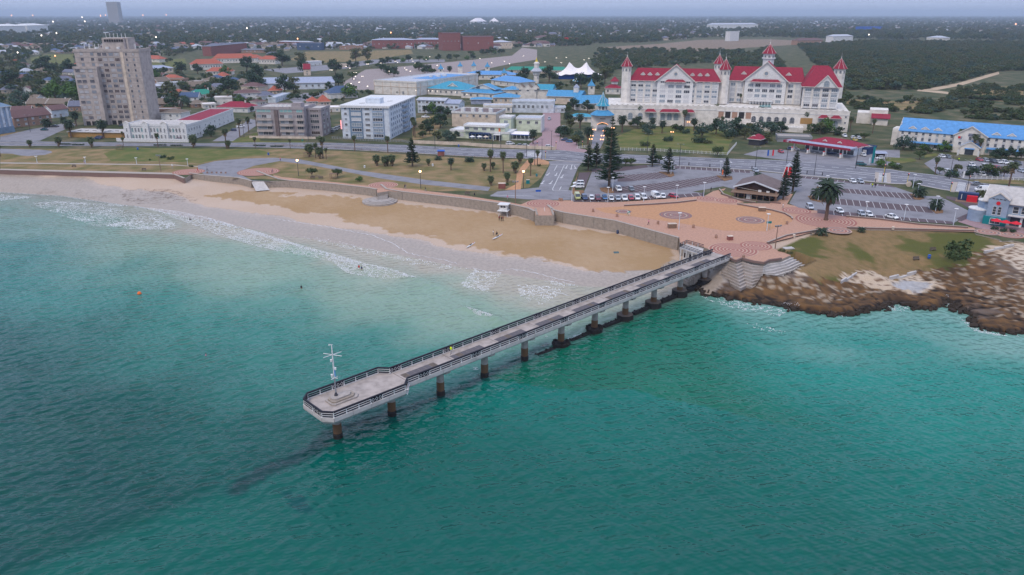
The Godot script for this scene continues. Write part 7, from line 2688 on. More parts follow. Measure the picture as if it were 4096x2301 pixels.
func plant():
	var r:=RandomNumberGenerator.new()
	r.seed=31
	# palms: [where, kind, size, what sets it apart]
	var kinds:={"date": palm_mesh(1,7.5,"date"),"fan": palm_mesh(2,8.0,"fan"),"fan2": palm_mesh(3,8.0,"fan"),"short": palm_mesh(4,3.2,"fan"),"bush": palm_mesh(5,.6,"bush"),"young": palm_mesh(6,3.0,"date")}
	var first:={}
	for q in [
			[gp(-240.4,-412.2),"date",1.0,"big date palm in front of the ochre parking deck, left one of a pair"],[gp(-261,-455.3),"date",.95,"big date palm behind the pair by the ochre parking deck"],[gp(-222.1,-410.9),"date",1.0,"big date palm before the beige tower's entrance"],[gp(-276.7,-452),"young",1.0,"small date palm beside the street at the brick gabled house"],[gp(-261.3,-443.8),"date",.75,"date palm with a crown merging into its neighbour by the street corner"],
			[gp(-243.4,-379.9),"short",.9,"short double palm at the road edge, first from the left street"],[gp(-229.4,-381.1),"short",1.25,"ragged palm at the road edge beside the first dark hedge"],[gp(-212.2,-379.9),"short",1.3,"leaning twin palm at the road edge opposite the ochre deck"],[gp(-196.6,-381.1),"fan",.55,"palm on the road edge left of the long arched building"],[gp(-211,-409.5),"fan",.42,"palm at the left end of the arched building's garden wall"],[gp(-178.7,-379.9),"fan",.8,"taller palm with a double crown opposite the arched building"],[gp(-160.8,-379.9),"short",1.55,"bushy palm clump opposite the right end of the arched building"],[gp(-241.5,-354),"fan",.6,"palm cut by the left edge beside the grey skating circle"],
			[gp(-142.9,-376.5),"fan",1.15,"tall thin palm at the mouth of the side street"],[gp(-141.9,-376),"short",1.0,"short palm beside the tall thin one at the side street"],[gp(-149.3,-414.9),"fan",1.15,"palm on the verge of the side street, left of three"],[gp(-149.3,-429.9),"fan",1.0,"palm on the verge of the side street, middle of three"],[gp(-153,-454.5),"fan",.9,"palm on the verge of the side street, right of three"],[gp(-128.4,-376.5),"fan",.65,"palm on the road edge under the grey five-storey block"],[gp(-111,-376.5),"fan",.55,"small palm on the road edge below the green wheelie bin"],
			[gp(-91.6,-349.5),"fan",.8,"palm in the dry grass cluster, leftmost tall one"],[gp(-95.4,-352.7),"short",1.5,"palm beside the picnic shelter in the dry grass cluster"],[gp(-88.2,-349.5),"fan",1.15,"tallest palm of the dry grass cluster"],[gp(-89.4,-348.4),"short",1.3,"short palm in the middle of the dry grass cluster"],[gp(-85.9,-346.4),"fan",.6,"palm at the right end of the dry grass cluster"],[gp(-77.2,-369.4),"fan",.85,"slim palm at the road edge before the pale blue-white block"],[gp(-60.3,-364.8),"fan",.9,"slim palm at the road edge before the corner of the pale blue-white block"],
			[gp(-60,-331.5),"short",1.15,"left palm of the palm thicket on the seaside lawn"],[gp(-56.4,-329.6),"short",1.1,"second palm of the palm thicket on the seaside lawn"],[gp(-55.3,-331.5),"short",1.1,"third palm of the palm thicket on the seaside lawn"],[gp(-53,-330.5),"short",1.2,"right palm of the palm thicket on the seaside lawn"],
			[gp(-54.4,-417.9),"fan",1.15,"palm at the right corner of the pale blue-white block, left of two"],[gp(-52.8,-412.2),"fan",1.0,"palm with a rusty skirt at the corner of the pale blue-white block"],
			[gp(-9.2,-317.6),"fan",1.05,"tall slim palm on the lawn below the road crossing's left side"],[gp(-3.7,-315.4),"fan",1.0,"tall palm with a thick shaggy skirt on the lawn"],[gp(-26.3,-321.1),"date",.55,"drooping feather palm alone on the lawn"],[gp(-37,-331.3),"short",.75,"small palm on the lawn right of the dark conifer"],[gp(-34.1,-345.8),"bush",1.0,"stemless palm bush by the blue bus shelter"],[gp(-19.5,-340.9),"bush",1.2,"broad stemless palm bush at the road edge"],[gp(-11.9,-319.7),"short",.8,"small palm left of the tall slim palm on the lawn"],[gp(-8.3,-323.2),"short",.75,"small palm right of the tall slim palm on the lawn"],[gp(-8.2,-290.3),"short",.95,"small palm near the grey promenade, left of two"],[gp(-2,-296.2),"short",1.0,"small forked palm above the brick substation"],[gp(3.5,-336),"short",1.2,"bushy palm beside the tan footpath"],[gp(1.5,-314.5),"short",1.2,"rusty palm left of the tan footpath"],[gp(7.7,-308.8),"fan",.85,"palm between the tan footpath and the turning lanes"],[gp(11.3,-333.2),"fan",.75,"palm by the crossing at the road junction"],
			[gp(10.8,-389.7),"date",.8,"date palm before the veranda of the beach hotel"],[gp(40.1,-448.6),"date",.85,"date palm left of the entrance gate"],[gp(39.2,-389.7),"date",.95,"date palm by the left gate lamps"],[gp(49.5,-390.9),"date",.9,"date palm by the right gate lamps"],[gp(-58.2,-512),"date",.6,"date palm before the grey-white flats"],
			[gp(76.7,-459.9),"fan",1.35,"tall palm before the hotel podium, leftmost of the row"],[gp(90.2,-462.1),"fan",1.3,"tall palm before the hotel podium at the red lean-to roof's left end"],[gp(102.3,-451.3),"fan",1.15,"tall palm before the hotel podium at the red lean-to roof's right end"],[gp(117.3,-459.9),"fan",1.2,"tall palm before the blank stretch of hotel podium"],[gp(148,-455.6),"fan",1.3,"tall palm before the first arched hotel windows"],[gp(160.8,-451.3),"fan",1.15,"tall palm before the last arched hotel windows"],[gp(169.5,-439),"fan",1.2,"tall palm before the ochre loggia of the hotel"],[gp(182.6,-439),"fan",1.0,"reddish palm between the two small red podium roofs"],[gp(193,-433.1),"fan",.95,"palm at the right end of the hotel podium"],[gp(62.7,-431.2),"date",1.0,"date palm at the left foot of the hotel podium"],[gp(82,-443.1),"date",.7,"date palm on the hotel lawn, left of three"],[gp(84.6,-427.3),"date",.75,"date palm on the hotel lawn, middle of three"],[gp(104.8,-437),"date",.75,"date palm on the hotel lawn, right of three"],[gp(123.2,-445.1),"fan",.8,"rusty palm before the hotel's open loggia"],
			[gp(194.4,-436.1),"fan",.95,"palm right of the hotel's end wall"],[gp(203.3,-427),"fan",.9,"palm by the round pool terrace"],[gp(181.6,-422.5),"bush",1.1,"small bushy palm behind the filling station"],[gp(188.3,-412.5),"bush",1.1,"small bushy palm by the station's parked cars"],[gp(218.6,-367.3),"fan",1.25,"leaning palm left of the blue hotel's entrance"],[gp(220.3,-358.5),"fan",1.1,"slim palm right of the blue hotel's entrance"],[gp(222.5,-357.5),"fan",.9,"leaning reddish palm right of the blue hotel's entrance"],[gp(178.2,-313.1),"fan",.8,"palm on the red-edged island at the car park entry"],[gp(188.7,-280.7),"fan",1.25,"large leaning palm beside the beach cafe roof"],
			[gp(102.6,-237.8),"date",1.35,"tall date palm in the centre of the big brick circle"],[gp(119.7,-282.6),"young",.9,"leafy low palm on the upper island beside the car park"],[gp(110.5,-266.7),"young",.85,"leafy low palm on the lower island beside the car park"],[gp(95,-221.7),"bush",1.0,"spiky palm bush at the edge of the big brick circle"],[gp(108.5,-224.8),"bush",.7,"bare straggly palm bush by the low plaza wall"],
			[gp(149.2,-269.6),"young",.8,"low palm on the island at the car park's inner end"],[gp(145.2,-251.1),"young",.8,"low multi-stemmed palm on the island nearest the beach cafe"],
			[gp(-13.7,-809.6),"fan",1.0,"palm in the palm-lined court, left"],[gp(-8.7,-802.9),"fan",1.0,"palm in the palm-lined court, middle"],[gp(0,-809.6),"fan",.95,"palm in the palm-lined court, right"],[gp(-68.8,-857.1),"date",1.0,"date palm at the back corner of the events hall"],[gp(-34,-780.7),"date",1.0,"lit date palm in front of the far blue arcade"],
			[gp(-264.7,-604),"date",.85,"date palm at the street bend, left of a pair"],[gp(-274.3,-645.5),"date",.85,"date palm at the street bend, right of a pair"],[gp(-307.2,-679.3),"fan",.7,"palm in front of the white modern villa"],[gp(-212.8,-576.8),"fan",1.1,"tall palm among the white cube houses"],
			[V(141.4,18,-475.7),"fan",.6,"palm on the hotel pool deck, left of the portico"],[V(165.1,18,-481.3),"fan",.75,"tall palm on the hotel pool deck, right of the portico"],[V(166.4,18,-475.7),"fan",.6,"middle palm on the hotel pool deck"],[V(172,18,-475.7),"fan",.65,"palm on the hotel pool deck near the right wing"]]:
		var k: String=q[1]
		if k=="fan" and r.randf()<.5:
			k="fan2"
		var at: Vector3=q[0]
		var t: Node3D
		if first.has(k):
			t=copy_of(first[k],"palm_tree",q[3],at,r.randf()*TAU,q[2])
		else:
			t=tree_thing("palm_tree",q[3],kinds[k],at,"palms of the sea front","palm")
			t.scale=Vector3.ONE*q[2]
			first[k]=t
	# conifers
	var cone:=[conifer_mesh(11,22.0,5.2,.7),conifer_mesh(12,10.0,2.9,.78),conifer_mesh(13,15.0,3.2,.9)]
	for q in [[gp(37.6,-286),0,1.05,"tallest conifer of the car park, on its own round island"],[gp(32.8,-320.1),1,1.15,"left small leaning conifer beside the turning lanes"],[gp(36.9,-326.7),1,1.1,"second small conifer beside the turning lanes"],[gp(43.4,-327.6),0,1.0,"tall conifer behind the tallest one at the corner of the car park"],
			[gp(62,-329.3),1,1.0,"small conifer between the road and the upper bay row"],[gp(65.9,-313.8),1,1.1,"small conifer on the island of the upper bay row"],[gp(87.9,-305.5),1,.85,"slim small conifer on the island right of the long bay row"],[gp(106,-278.6),2,1.05,"dark tall conifer behind the timber restaurant"],[gp(98.2,-266.1),2,.75,"dark broad conifer beside the timber restaurant"],[gp(-44,-329.5),1,1.25,"dark shaggy conifer alone on the seaside lawn"]]:
		var t:=tree_thing("conifer",q[3],cone[q[1]],q[0],"conifers of the sea front")
		t.scale=Vector3.ONE*q[2]
		t.rotation.y=r.randf()*TAU
	# broad-leaved trees one can point to
	var trees:=[tree_mesh(21,7.5,4.2,"leaf_dark",70,.42,"round"),tree_mesh(22,6.0,4.4,"leaf",60,.42,"flat"),tree_mesh(23,8.5,4.0,"leaf_olive",70,.42,"round"),tree_mesh(24,4.0,3.4,"leaf_bright",60,.36,"low"),tree_mesh(25,5.5,4.4,"leaf_blue",70,.4,"low")]
	var f2:={}
	for q in [[gp(50.4,-331),1,.55,"low spreading tree right of the tall conifer, left one"],[gp(52.6,-330.1),1,.6,"low spreading tree right of the tall conifer, right one"],[gp(66.1,-335.3),1,.7,"dark round tree right of the small road-edge conifer"],[gp(97,-353.8),1,.8,"round trimmed tree at the end of the white hotel railing"],[gp(46.4,-326.7),0,.6,"dark tree leaning on the tallest conifer's right side"],
			[gp(-82.6,-306.7),1,.65,"small open tree by the grass picnic bench"],[gp(-71.8,-305.9),1,.6,"small bent tree beside the timber shelter"],[gp(-61.4,-297.9),3,.55,"small round bush tree near the half-round stairs"],
			[gp(-164.6,-413.5),0,.95,"dark tree before the white villa at the side street"],[gp(-109.5,-437.8),3,2.2,"big bright green tree between the two apartment blocks"],[gp(-53.3,-516.3),3,1.9,"bright green round tree before the grey-white flats"],[gp(-48,-514.2),0,.8,"dark round tree right of the bright one before the flats"],[gp(-38,-520.6),3,2.1,"large clipped hedge tree at the rear corner of the beach hotel"],[gp(-46,-423.7),0,.85,"dark tree in the garden left of the beach hotel"],[gp(-42.4,-448.6),0,1.2,"large dark tree in the garden left of the beach hotel"],[gp(-34.3,-401.3),4,1.0,"wide dark bush at the left end of the beach hotel terrace"],[gp(-29.9,-404),0,.7,"feathery tree beside the beach hotel's left terrace"],
			[gp(35,-472.8),0,.9,"dark tree behind the date palm left of the gate"],[gp(42.3,-529.5),0,1.3,"large dark tree among the roofs left of the gate tower"],[gp(51.4,-520.6),0,1.2,"large dark tree directly behind the gate's left roof"],[gp(28.3,-415.1),0,.85,"dark tree above the two parked blue cars"],[gp(34.2,-442.2),2,.8,"olive tree between the parked blue cars and the gate"],[gp(35.7,-404),4,.9,"dark clipped bush by the left gate lamps"],
			[gp(67.2,-492.6),0,1.4,"dark tree at the hotel podium's left corner"],[gp(73.8,-447.2),0,1.0,"dark tree before the hotel lawn's left edge"],[gp(76.3,-423.5),4,1.2,"wide dark shrub tree on the hotel lawn"],[gp(103.6,-412.6),4,1.4,"large dark tree at the front edge of the hotel lawn"],[gp(114.1,-423.5),0,1.3,"dark tall tree right of the hotel lawn"],[gp(117.3,-414.4),4,1.6,"huge dark green tree between lawn and filling station"],[gp(124.9,-419.8),0,1.4,"dark tree left of the car wash roof"],[gp(138.4,-423.5),4,1.4,"dark tree clump below the hotel terrace, left"],[gp(145.2,-423.5),4,1.3,"dark tree clump below the hotel terrace, middle"],[gp(152.7,-429.2),0,.9,"small dark tree below the hotel terrace, right"],[gp(178.1,-431.2),3,2.0,"round green tree at the hotel podium's right end"],[gp(180.9,-419.8),0,.7,"small dark tree behind the filling station cars"],
			[gp(193.6,-371.9),4,1.3,"broad silvery-dark bush before the blue-roofed hotel's left end"],[gp(211.4,-367.3),3,1.3,"round green bush left of the blue hotel's centre bay"],[gp(203.2,-371.9),3,.8,"small clipped bush along the blue hotel's wall"],[gp(223.4,-346.1),0,.75,"green tree before the right half of the blue hotel"],[gp(226.9,-347.1),0,.75,"dark tree right of the red car, before the blue hotel"],[gp(230.9,-348.1),0,.8,"tall dark tree before the right half of the blue hotel"],[gp(235.2,-346.1),0,.8,"dark tree at the right edge before the blue hotel"],[gp(188.5,-346.1),1,.7,"flat tree cluster on the grass island by the blue hotel"],[gp(180,-313.1),1,.5,"small tree on the red-edged island by the car park"],[gp(187.2,-401.6),1,.7,"small tree by the filling station's right exit"],[gp(162.2,-328.8),3,.9,"green shrub tree at the traffic lights island"],[gp(166.5,-327),3,.7,"yellow-green shrub at the traffic lights island"],
			[gp(11.4,-764.9),0,2.0,"huge dark spreading tree left of the white pagoda tower"],[gp(36.5,-758.9),0,2.3,"huge dark tree right of the white pagoda tower"],[gp(62.1,-693.5),0,2.0,"dark tree right of the tent, before the village roofs"],[gp(76,-714.1),0,1.9,"large dark tree right of the tent's blue wall"],[gp(89.5,-747.2),2,1.9,"tall yellow-green tree left of the red pavilion"],
			[gp(-190.9,-648.3),0,2.2,"tall dark tree with feathery crown by the orange bungalow"],[gp(-184.7,-652.4),2,1.7,"olive tree in front of the warehouse wall"],[gp(-231.7,-696.1),0,2.0,"dark tall tree with silver gaps left of the warehouse"],[gp(-221.7,-682.4),0,1.6,"dark tree at the warehouse's left corner"],[gp(-160.6,-715.3),0,1.7,"dark tree at the warehouse's right corner"],[gp(-158.2,-669.2),0,1.2,"dark bushy tree before the warehouse's right end"],[gp(-130.4,-617.3),3,2.8,"long rounded green hedge tree before the slate-blue house"],[gp(-162.3,-791.1),1,1.3,"flat-topped tree standing in the big car park"],[gp(-197.5,-869.6),0,2.3,"wide dark tree behind the warehouse, right"],[gp(-232.2,-869.6),0,2.2,"wide dark trees behind the warehouse portal"],[gp(-297.2,-1010.9),0,2.8,"very tall dark tree before the school wings"],[gp(-270.2,-1001.4),2,2.2,"tall olive gum trees left of the dry playing field"],[gp(-216.4,-1083),2,2.4,"tall olive gum tree on the playing field edge, left"],[gp(-202.3,-1094.1),2,2.4,"tall olive gum tree on the playing field edge, right"],
			[gp(-370.2,-871.8),0,1.9,"dark round tree right of the panelled roof hall"],[gp(-352.2,-871.8),0,1.6,"dark tree before the cream school gable"],[gp(-316.1,-857.6),3,2.6,"bright round tree at the end of the orange roof"],[gp(-312.4,-917.3),0,2.4,"broad flat-topped dark tree right of the orange roofs"],[gp(-365.3,-792.9),3,2.4,"yellow-green garden trees behind the white villa"],[gp(-246.7,-747.6),0,2.6,"tall dark tree with silver bark before the warehouse"],[gp(-233,-633.6),0,2.2,"dark tall tree left of the dark red-brown roof"],[gp(-234.9,-555),4,1.3,"dense grey-green bush in front of the dark gabled house"],[gp(-204.4,-576.8),3,1.7,"bright green bush under the dark red-brown roofed house"],[gp(-221.3,-567.3),4,1.0,"dark clipped bush beside the small white house"],
			[gp(-357.8,-603.4),3,3.6,"large bright green hedge mass left of the beige tower"],[gp(-345.6,-603.4),3,3.2,"dark green end of the hedge mass next to the beige tower"],[gp(-354.9,-553.4),4,2.2,"dark green tree above the dark red roofs at the left"],[gp(-450.7,-697.1),0,2.4,"large dark tree left of the white-roofed house"],[gp(-524.5,-876.7),0,2.8,"wide dark trees under the green playing field"],[gp(-503,-886.2),0,2.2,"dark tree touching the beige tower's left edge"]]:
		var k: int=q[1]
		if f2.has(k):
			copy_of(f2[k],"tree",q[3],q[0],r.randf()*TAU,q[2])
		else:
			var t:=tree_thing("tree",q[3],trees[k],q[0],"trees of the sea front")
			t.scale=Vector3.ONE*q[2]
			f2[k]=t
	# rows of trees between the bays of the big car park
	var row:=0
	for q in [[-163,-960,-129,-835],[-119,-960,-89,-849],[-198,-942,-148,-1080],[-144,-1103,-55,-1152],[-68,-1263,-13,-1327]]:
		var p:=pts(q)
		row+=1
		for i in 8:
			var at:=p[0].lerp(p[1],i/7.0)+U(r.randfn(),r.randfn())*2
			copy_of(f2[[0,1,3,0][(i+row) % 4]],"car_park_tree","small tree in the car park %s" % ["row nearest the warehouse","row in the middle of the bays","row along its far left edge","row along its far right edge","row beside the distant ponds"][row-1],v3(at,G),r.randf()*TAU,r.randf_range(1.0,1.6))
	# shrubs
	var shrubs:=[shrub_mesh(61,3.2,1.6,"leaf_dark"),shrub_mesh(62,2.6,1.5,"leaf"),shrub_mesh(63,2.4,1.2,"leaf_olive")]
	for q in [[gp(-163.6,-350.9),0,.9,"dark shrub on the seaside lawn, left of two"],[gp(-157.4,-345.8),1,1.1,"round green shrub on the seaside lawn, right of two"],[gp(-166.6,-344.8),1,.5,"tiny shrub left of the tall floodlight mast"],[gp(-141.4,-328.6),1,.7,"small shrub at the left end of the turning circle"],[gp(82.7,-400.8),0,1.7,"shrub bed around the round lit tree on the hotel lawn"],[gp(98,-428.3),0,1.6,"shrub bed under the lit urn on the hotel lawn"],[gp(66.6,-384.3),1,1.9,"low clipped oval hedge on the hotel lawn"],[gp(98.5,-394.8),0,2.0,"dark shrub bed at the right of the hotel lawn, left part"],[gp(101.8,-392.4),2,1.6,"shrub bed with grasses at the right of the hotel lawn"],
			[gp(166.9,-323.4),1,1.5,"long hedge on the traffic island before the filling station"],[gp(158.1,-289.2),1,1.6,"bright green hedge by the round sign wall"],[gp(181.7,-306.2),0,1.7,"hedge at the car park edge by the white railing"],[gp(190.3,-310.1),0,1.0,"shrub right of the tall white banner"],[gp(200.2,-307.8),0,1.4,"shrub hedge along the white railing, right"],[gp(174.3,-272),2,2.2,"olive shrub bed between the container kiosk and the cafe roof"],[gp(76.6,-203.2),2,.7,"small dry bush by the pale slab near the steps"],[gp(78.1,-201.2),2,.6,"small dry bush nearest the amphitheatre steps"],[gp(127.5,-201.4),1,2.6,"dark green bush on the grassy bank above the rocks"],[gp(121.8,-194.3),1,2.0,"bright green grass bush below the dark bush on the bank"],
			[gp(150.7,-226.1),0,.7,"dark potted shrub under the first red parasol"],[gp(152.1,-224.4),0,.7,"dark potted shrub under the second red parasol"],[gp(154.7,-223.1),0,.7,"dark potted shrub under the third red parasol"],[gp(-2.5,-289.6),1,.9,"green bush beside the brick substation"],[gp(102.3,-306.6),0,1.2,"dark bush behind the timber restaurant's roof"],[gp(11.9,-330.4),2,.8,"planted bed at the corner of the turning lanes"]]:
		lone("shrub",shrubs[q[1]],q[3],"shrub",q[0],r.randf()*TAU).scale=Vector3.ONE*q[2]
	# trimmed hedges along the road edge
	for q in [[gp(-230.4,-387.9),"dark trimmed hedge at the road edge by the ragged palm"],[gp(-222.4,-385.9),"low dark trimmed hedge right of the ragged palm's hedge"],[gp(-179.8,-384.7),"dark trimmed hedge under the double-crowned palm"],[gp(-170.8,-383.5),"low dark trimmed hedge right of the double-crowned palm"],[gp(-128.6,-383.4),"green-black trimmed hedge under the grey block's palm"],[gp(-119.1,-380.9),"low dark trimmed hedge below the grey block"]]:
		var o:=mb("leaf_dark")
		var clumps:=[]
		for i in 12:
			clumps.append([V(-2.9+i*.53,.5,0),.55])
		leaf_cloud(o,r,clumps,40,.18)
		lone("hedge",o.mesh(),q[1],"hedge",q[0])
	greenery(r)


# woods, bush and garden trees past counting
func greenery(r: RandomNumberGenerator):
	var kinds:=[]
	for k in [["leaf_dark",71,7.0,4.2],["leaf",72,6.0,4.0],["leaf_olive",73,8.0,3.8],["leaf_blue",74,6.5,4.4]]:
		var o:=mb(k[0])
		var q:=RandomNumberGenerator.new()
		q.seed=k[1]
		var clumps:=[]
		for i in 7:
			var a:=TAU*i/7+q.randf()
			clumps.append([V(cos(a)*k[3]*.55,k[2]*q.randf_range(.35,.72),sin(a)*k[3]*.55),k[3]*q.randf_range(.36,.5)])
		clumps.append([V(0,k[2]*.7,0),k[3]*.45])
		leaf_cloud(o,q,clumps,26,.75)
		o.use(M["bark"]).tube([V(0,-.3,0),V(0,k[2]*.5,0)],[.3,.15],5,false)
		kinds.append(o.mesh())
	var wild:=noise(91,.006,3)
	var bush_land:=pts([604,-1663,857,-1902,1192,-1836,598,-909,568,-909,431,-750,362,-683,332,-683,183,-683,249,-942,509,-1564,230,-595,304,-733,230,-548,261,-595])
	var dry_land:=pts([271,-619,301,-601,335,-595,415,-717,474,-717,315.9,-469.5,294.2,-491.9,287.6,-508.1,255,-530,239,-544])
	var village:=pts([159,-1476,243,-1476,407,-1398,377,-1152,138,-942,98,-849,108,-1058])
	var sets:=[[],[],[],[]]
	var add:=func(x: float,z: float,s: float,flat_: float):
		var k:=clampi(int((wild.get_noise_2d(x*2.5,z*2.5)+1)*2+r.randf_range(-.9,.9)),0,3)
		sets[k].append(Transform3D(Basis(Vector3.UP,r.randf()*TAU).scaled(V(s,s*flat_,s)),V(x,G-.2,z)))
	# the dense bush behind the hotel
	for area in [[bush_land,7500,1.0],[dry_land,900,.55],[village,900,1.0]]:
		var lo:=U(INF,INF)
		var hi:=-lo
		for p in area[0]:
			lo=lo.min(p)
			hi=hi.max(p)
		var n:=0
		var tries:=0
		while n<area[1] and tries<area[1]*14:
			tries+=1
			var p:=U(r.randf_range(lo.x,hi.x),lerpf(hi.y,lo.y,pow(r.randf(),1.3)))
			if not Geometry2D.is_point_in_polygon(p,area[0]):
				continue
			if area[2]<.9 and wild.get_noise_2d(p.x*5,p.y*5)<.06:
				continue
			add.call(p.x,p.y,r.randf_range(.4,1.5)*area[2],r.randf_range(.55,.95))
			n+=1
	# gardens and street trees of the town, then the wooded plain to the horizon
	var n2:=0
	while n2<9000:
		var far:=-lerpf(470.0,2300.0,pow(r.randf(),.75))
		var p:=U(r.randf_range(-.74,.5)*-far,far)
		if not is_clear(p) or (p.x>-215 and p.y>-760) or p.y>-520:
			n2+=1
			continue
		add.call(p.x,p.y,r.randf_range(.6,1.5),r.randf_range(.8,1.1))
		n2+=1
	for i in 26000:
		var far:=-lerpf(1700.0,9000.0,pow(r.randf(),1.35))
		var p:=U(r.randf_range(-.82,.82)*-far,far)
		if not is_clear(p) and far>-3300:
			continue
		if wild.get_noise_2d(p.x*.35,p.y*.35)<-.25 and r.randf()<.6:
			continue
		add.call(p.x,p.y,r.randf_range(1.0,2.6),r.randf_range(.7,1.2))
	for i in 9000:
		var far:=-lerpf(8000.0,19500.0,r.randf())
		add.call(r.randf_range(-.85,.85)*-far,far,r.randf_range(3.0,6.5),r.randf_range(.35,.6))
	for k in 4:
		var w: Array[Transform3D]=[]
		w.assign(sets[k])
		many("woods",kinds[k],w)
	# small garden trees close behind the sea front, each on its own
	var near_trees:=[tree_mesh(81,5.5,3.4,"leaf_dark",34,.5,"round"),tree_mesh(82,5.0,3.6,"leaf",34,.5,"round"),tree_mesh(83,6.5,3.2,"leaf_olive",34,.5,"round")]
	var base:={}
	var words:=["dark green","mid green","olive green"]
	var spots:=pts([-530,-816,-605,-958,-496,-800,-435,-709,-461,-762,-411,-697,-396,-685,-383,-674,-415,-652,-400,-647,-393,-658,-483,-735,-365,-577,-375,-577,-659,-1017,-699,-1113,-567,-926,-552,-937,-566,-981,-393,-837,-412,-902,-421,-933,-400,-909,-427,-986,-450,-1044,-457,-1024,-470,-1065,-479,-1098,-360,-805,-348,-793,-305,-698,-312,-748,-301,-748,-325,-818,-318,-818,-284,-748,-261,-702,-289,-707,-290,-727,-262,-615,-232,-570,-238,-622,-226,-600,-195,-570,-186,-567,-268,-805,-270,-775,-253,-757,-238,-746,-195,-621,-212,-696,-198,-687,-174,-606,-173,-617,-160,-596,-160,-617,-157,-621,-158,-640,-134,-582,-129,-586,-126,-648,-119,-640,-176,-730,-183,-701,-178,-696,-294,-931,-321,-965,-291,-899,-276,-899,-283,-948,-284,-1117,-252,-1041,-226,-965,-239,-592,-177.3,-437.8,-179,-526,-197,-581,-185,-587,-168,-604,-113.6,-451.1,-109,-422.3,-94,-642,-88,-649,-51.4,-432.8,-49.9,-448.6,-46.5,-462.2,-41.8,-469.2,-41.8,-499.6,-48.7,-412.2,-38.9,-396.1,26.7,-417.9,31.6,-417.9,33,-385.9,60,-455.6,72.1,-455.6,75.3,-431.2,96,-431.2,93.9,-435,133.3,-427.3,135,-423.5,169.2,-427.3,172.3,-423.5,197,-369.6,200.9,-362.9,187,-313.1,190.9,-308.2,197.5,-308.2,203.1,-306.6,-20,-783,30,-810,39,-883,45,-714,50,-714,56,-730,39,-684,42,-674,75,-674,83,-714,38,-522,41,-556,116.7,-407.2,124,-417.4,124.6,-405.2,147.2,-446.5,148.7,-439.5,149.6,-434.9,154.8,-439.5,130.1,-391.8,131.9,-389.9,172.2,-426,175.5,-426,179.2,-430.4])
	for i in spots.size():
		var k:=i % 3
		var label:="small %s garden tree or bush between the houses behind the sea front" % words[k]
		if base.has(k):
			copy_of(base[k],"garden_tree",label,v3(spots[i],G),r.randf()*TAU,r.randf_range(.55,1.15))
		else:
			base[k]=tree_thing("garden_tree",label,near_trees[k],v3(spots[i],G),"garden trees behind the sea front")


# ---------------------------------------------------------------- cars
func loft(o: MB,rows: Array):
	# rows of [x, half width, y low, y high] joined into a hull
	for i in rows.size()-1:
		var p: Array=rows[i]
		var q: Array=rows[i+1]
		for e in [-1.0,1.0]:
			o.quad(V(p[0],p[3],e*p[1]*.94),V(q[0],q[3],e*q[1]*.94),V(q[0],lerpf(q[2],q[3],.55),e*q[1]),V(p[0],lerpf(p[2],p[3],.55),e*p[1]))
			o.quad(V(p[0],lerpf(p[2],p[3],.55),e*p[1]),V(q[0],lerpf(q[2],q[3],.55),e*q[1]),V(q[0],q[2],e*q[1]*.96),V(p[0],p[2],e*p[1]*.96))
		o.quad(V(p[0],p[3],-p[1]*.94),V(q[0],q[3],-q[1]*.94),V(q[0],q[3],q[1]*.94),V(p[0],p[3],p[1]*.94))
	for p in [rows[0],rows[rows.size()-1]]:
		o.quad(V(p[0],p[2],-p[1]*.96),V(p[0],p[2],p[1]*.96),V(p[0],p[3],p[1]*.94),V(p[0],p[3],-p[1]*.94))


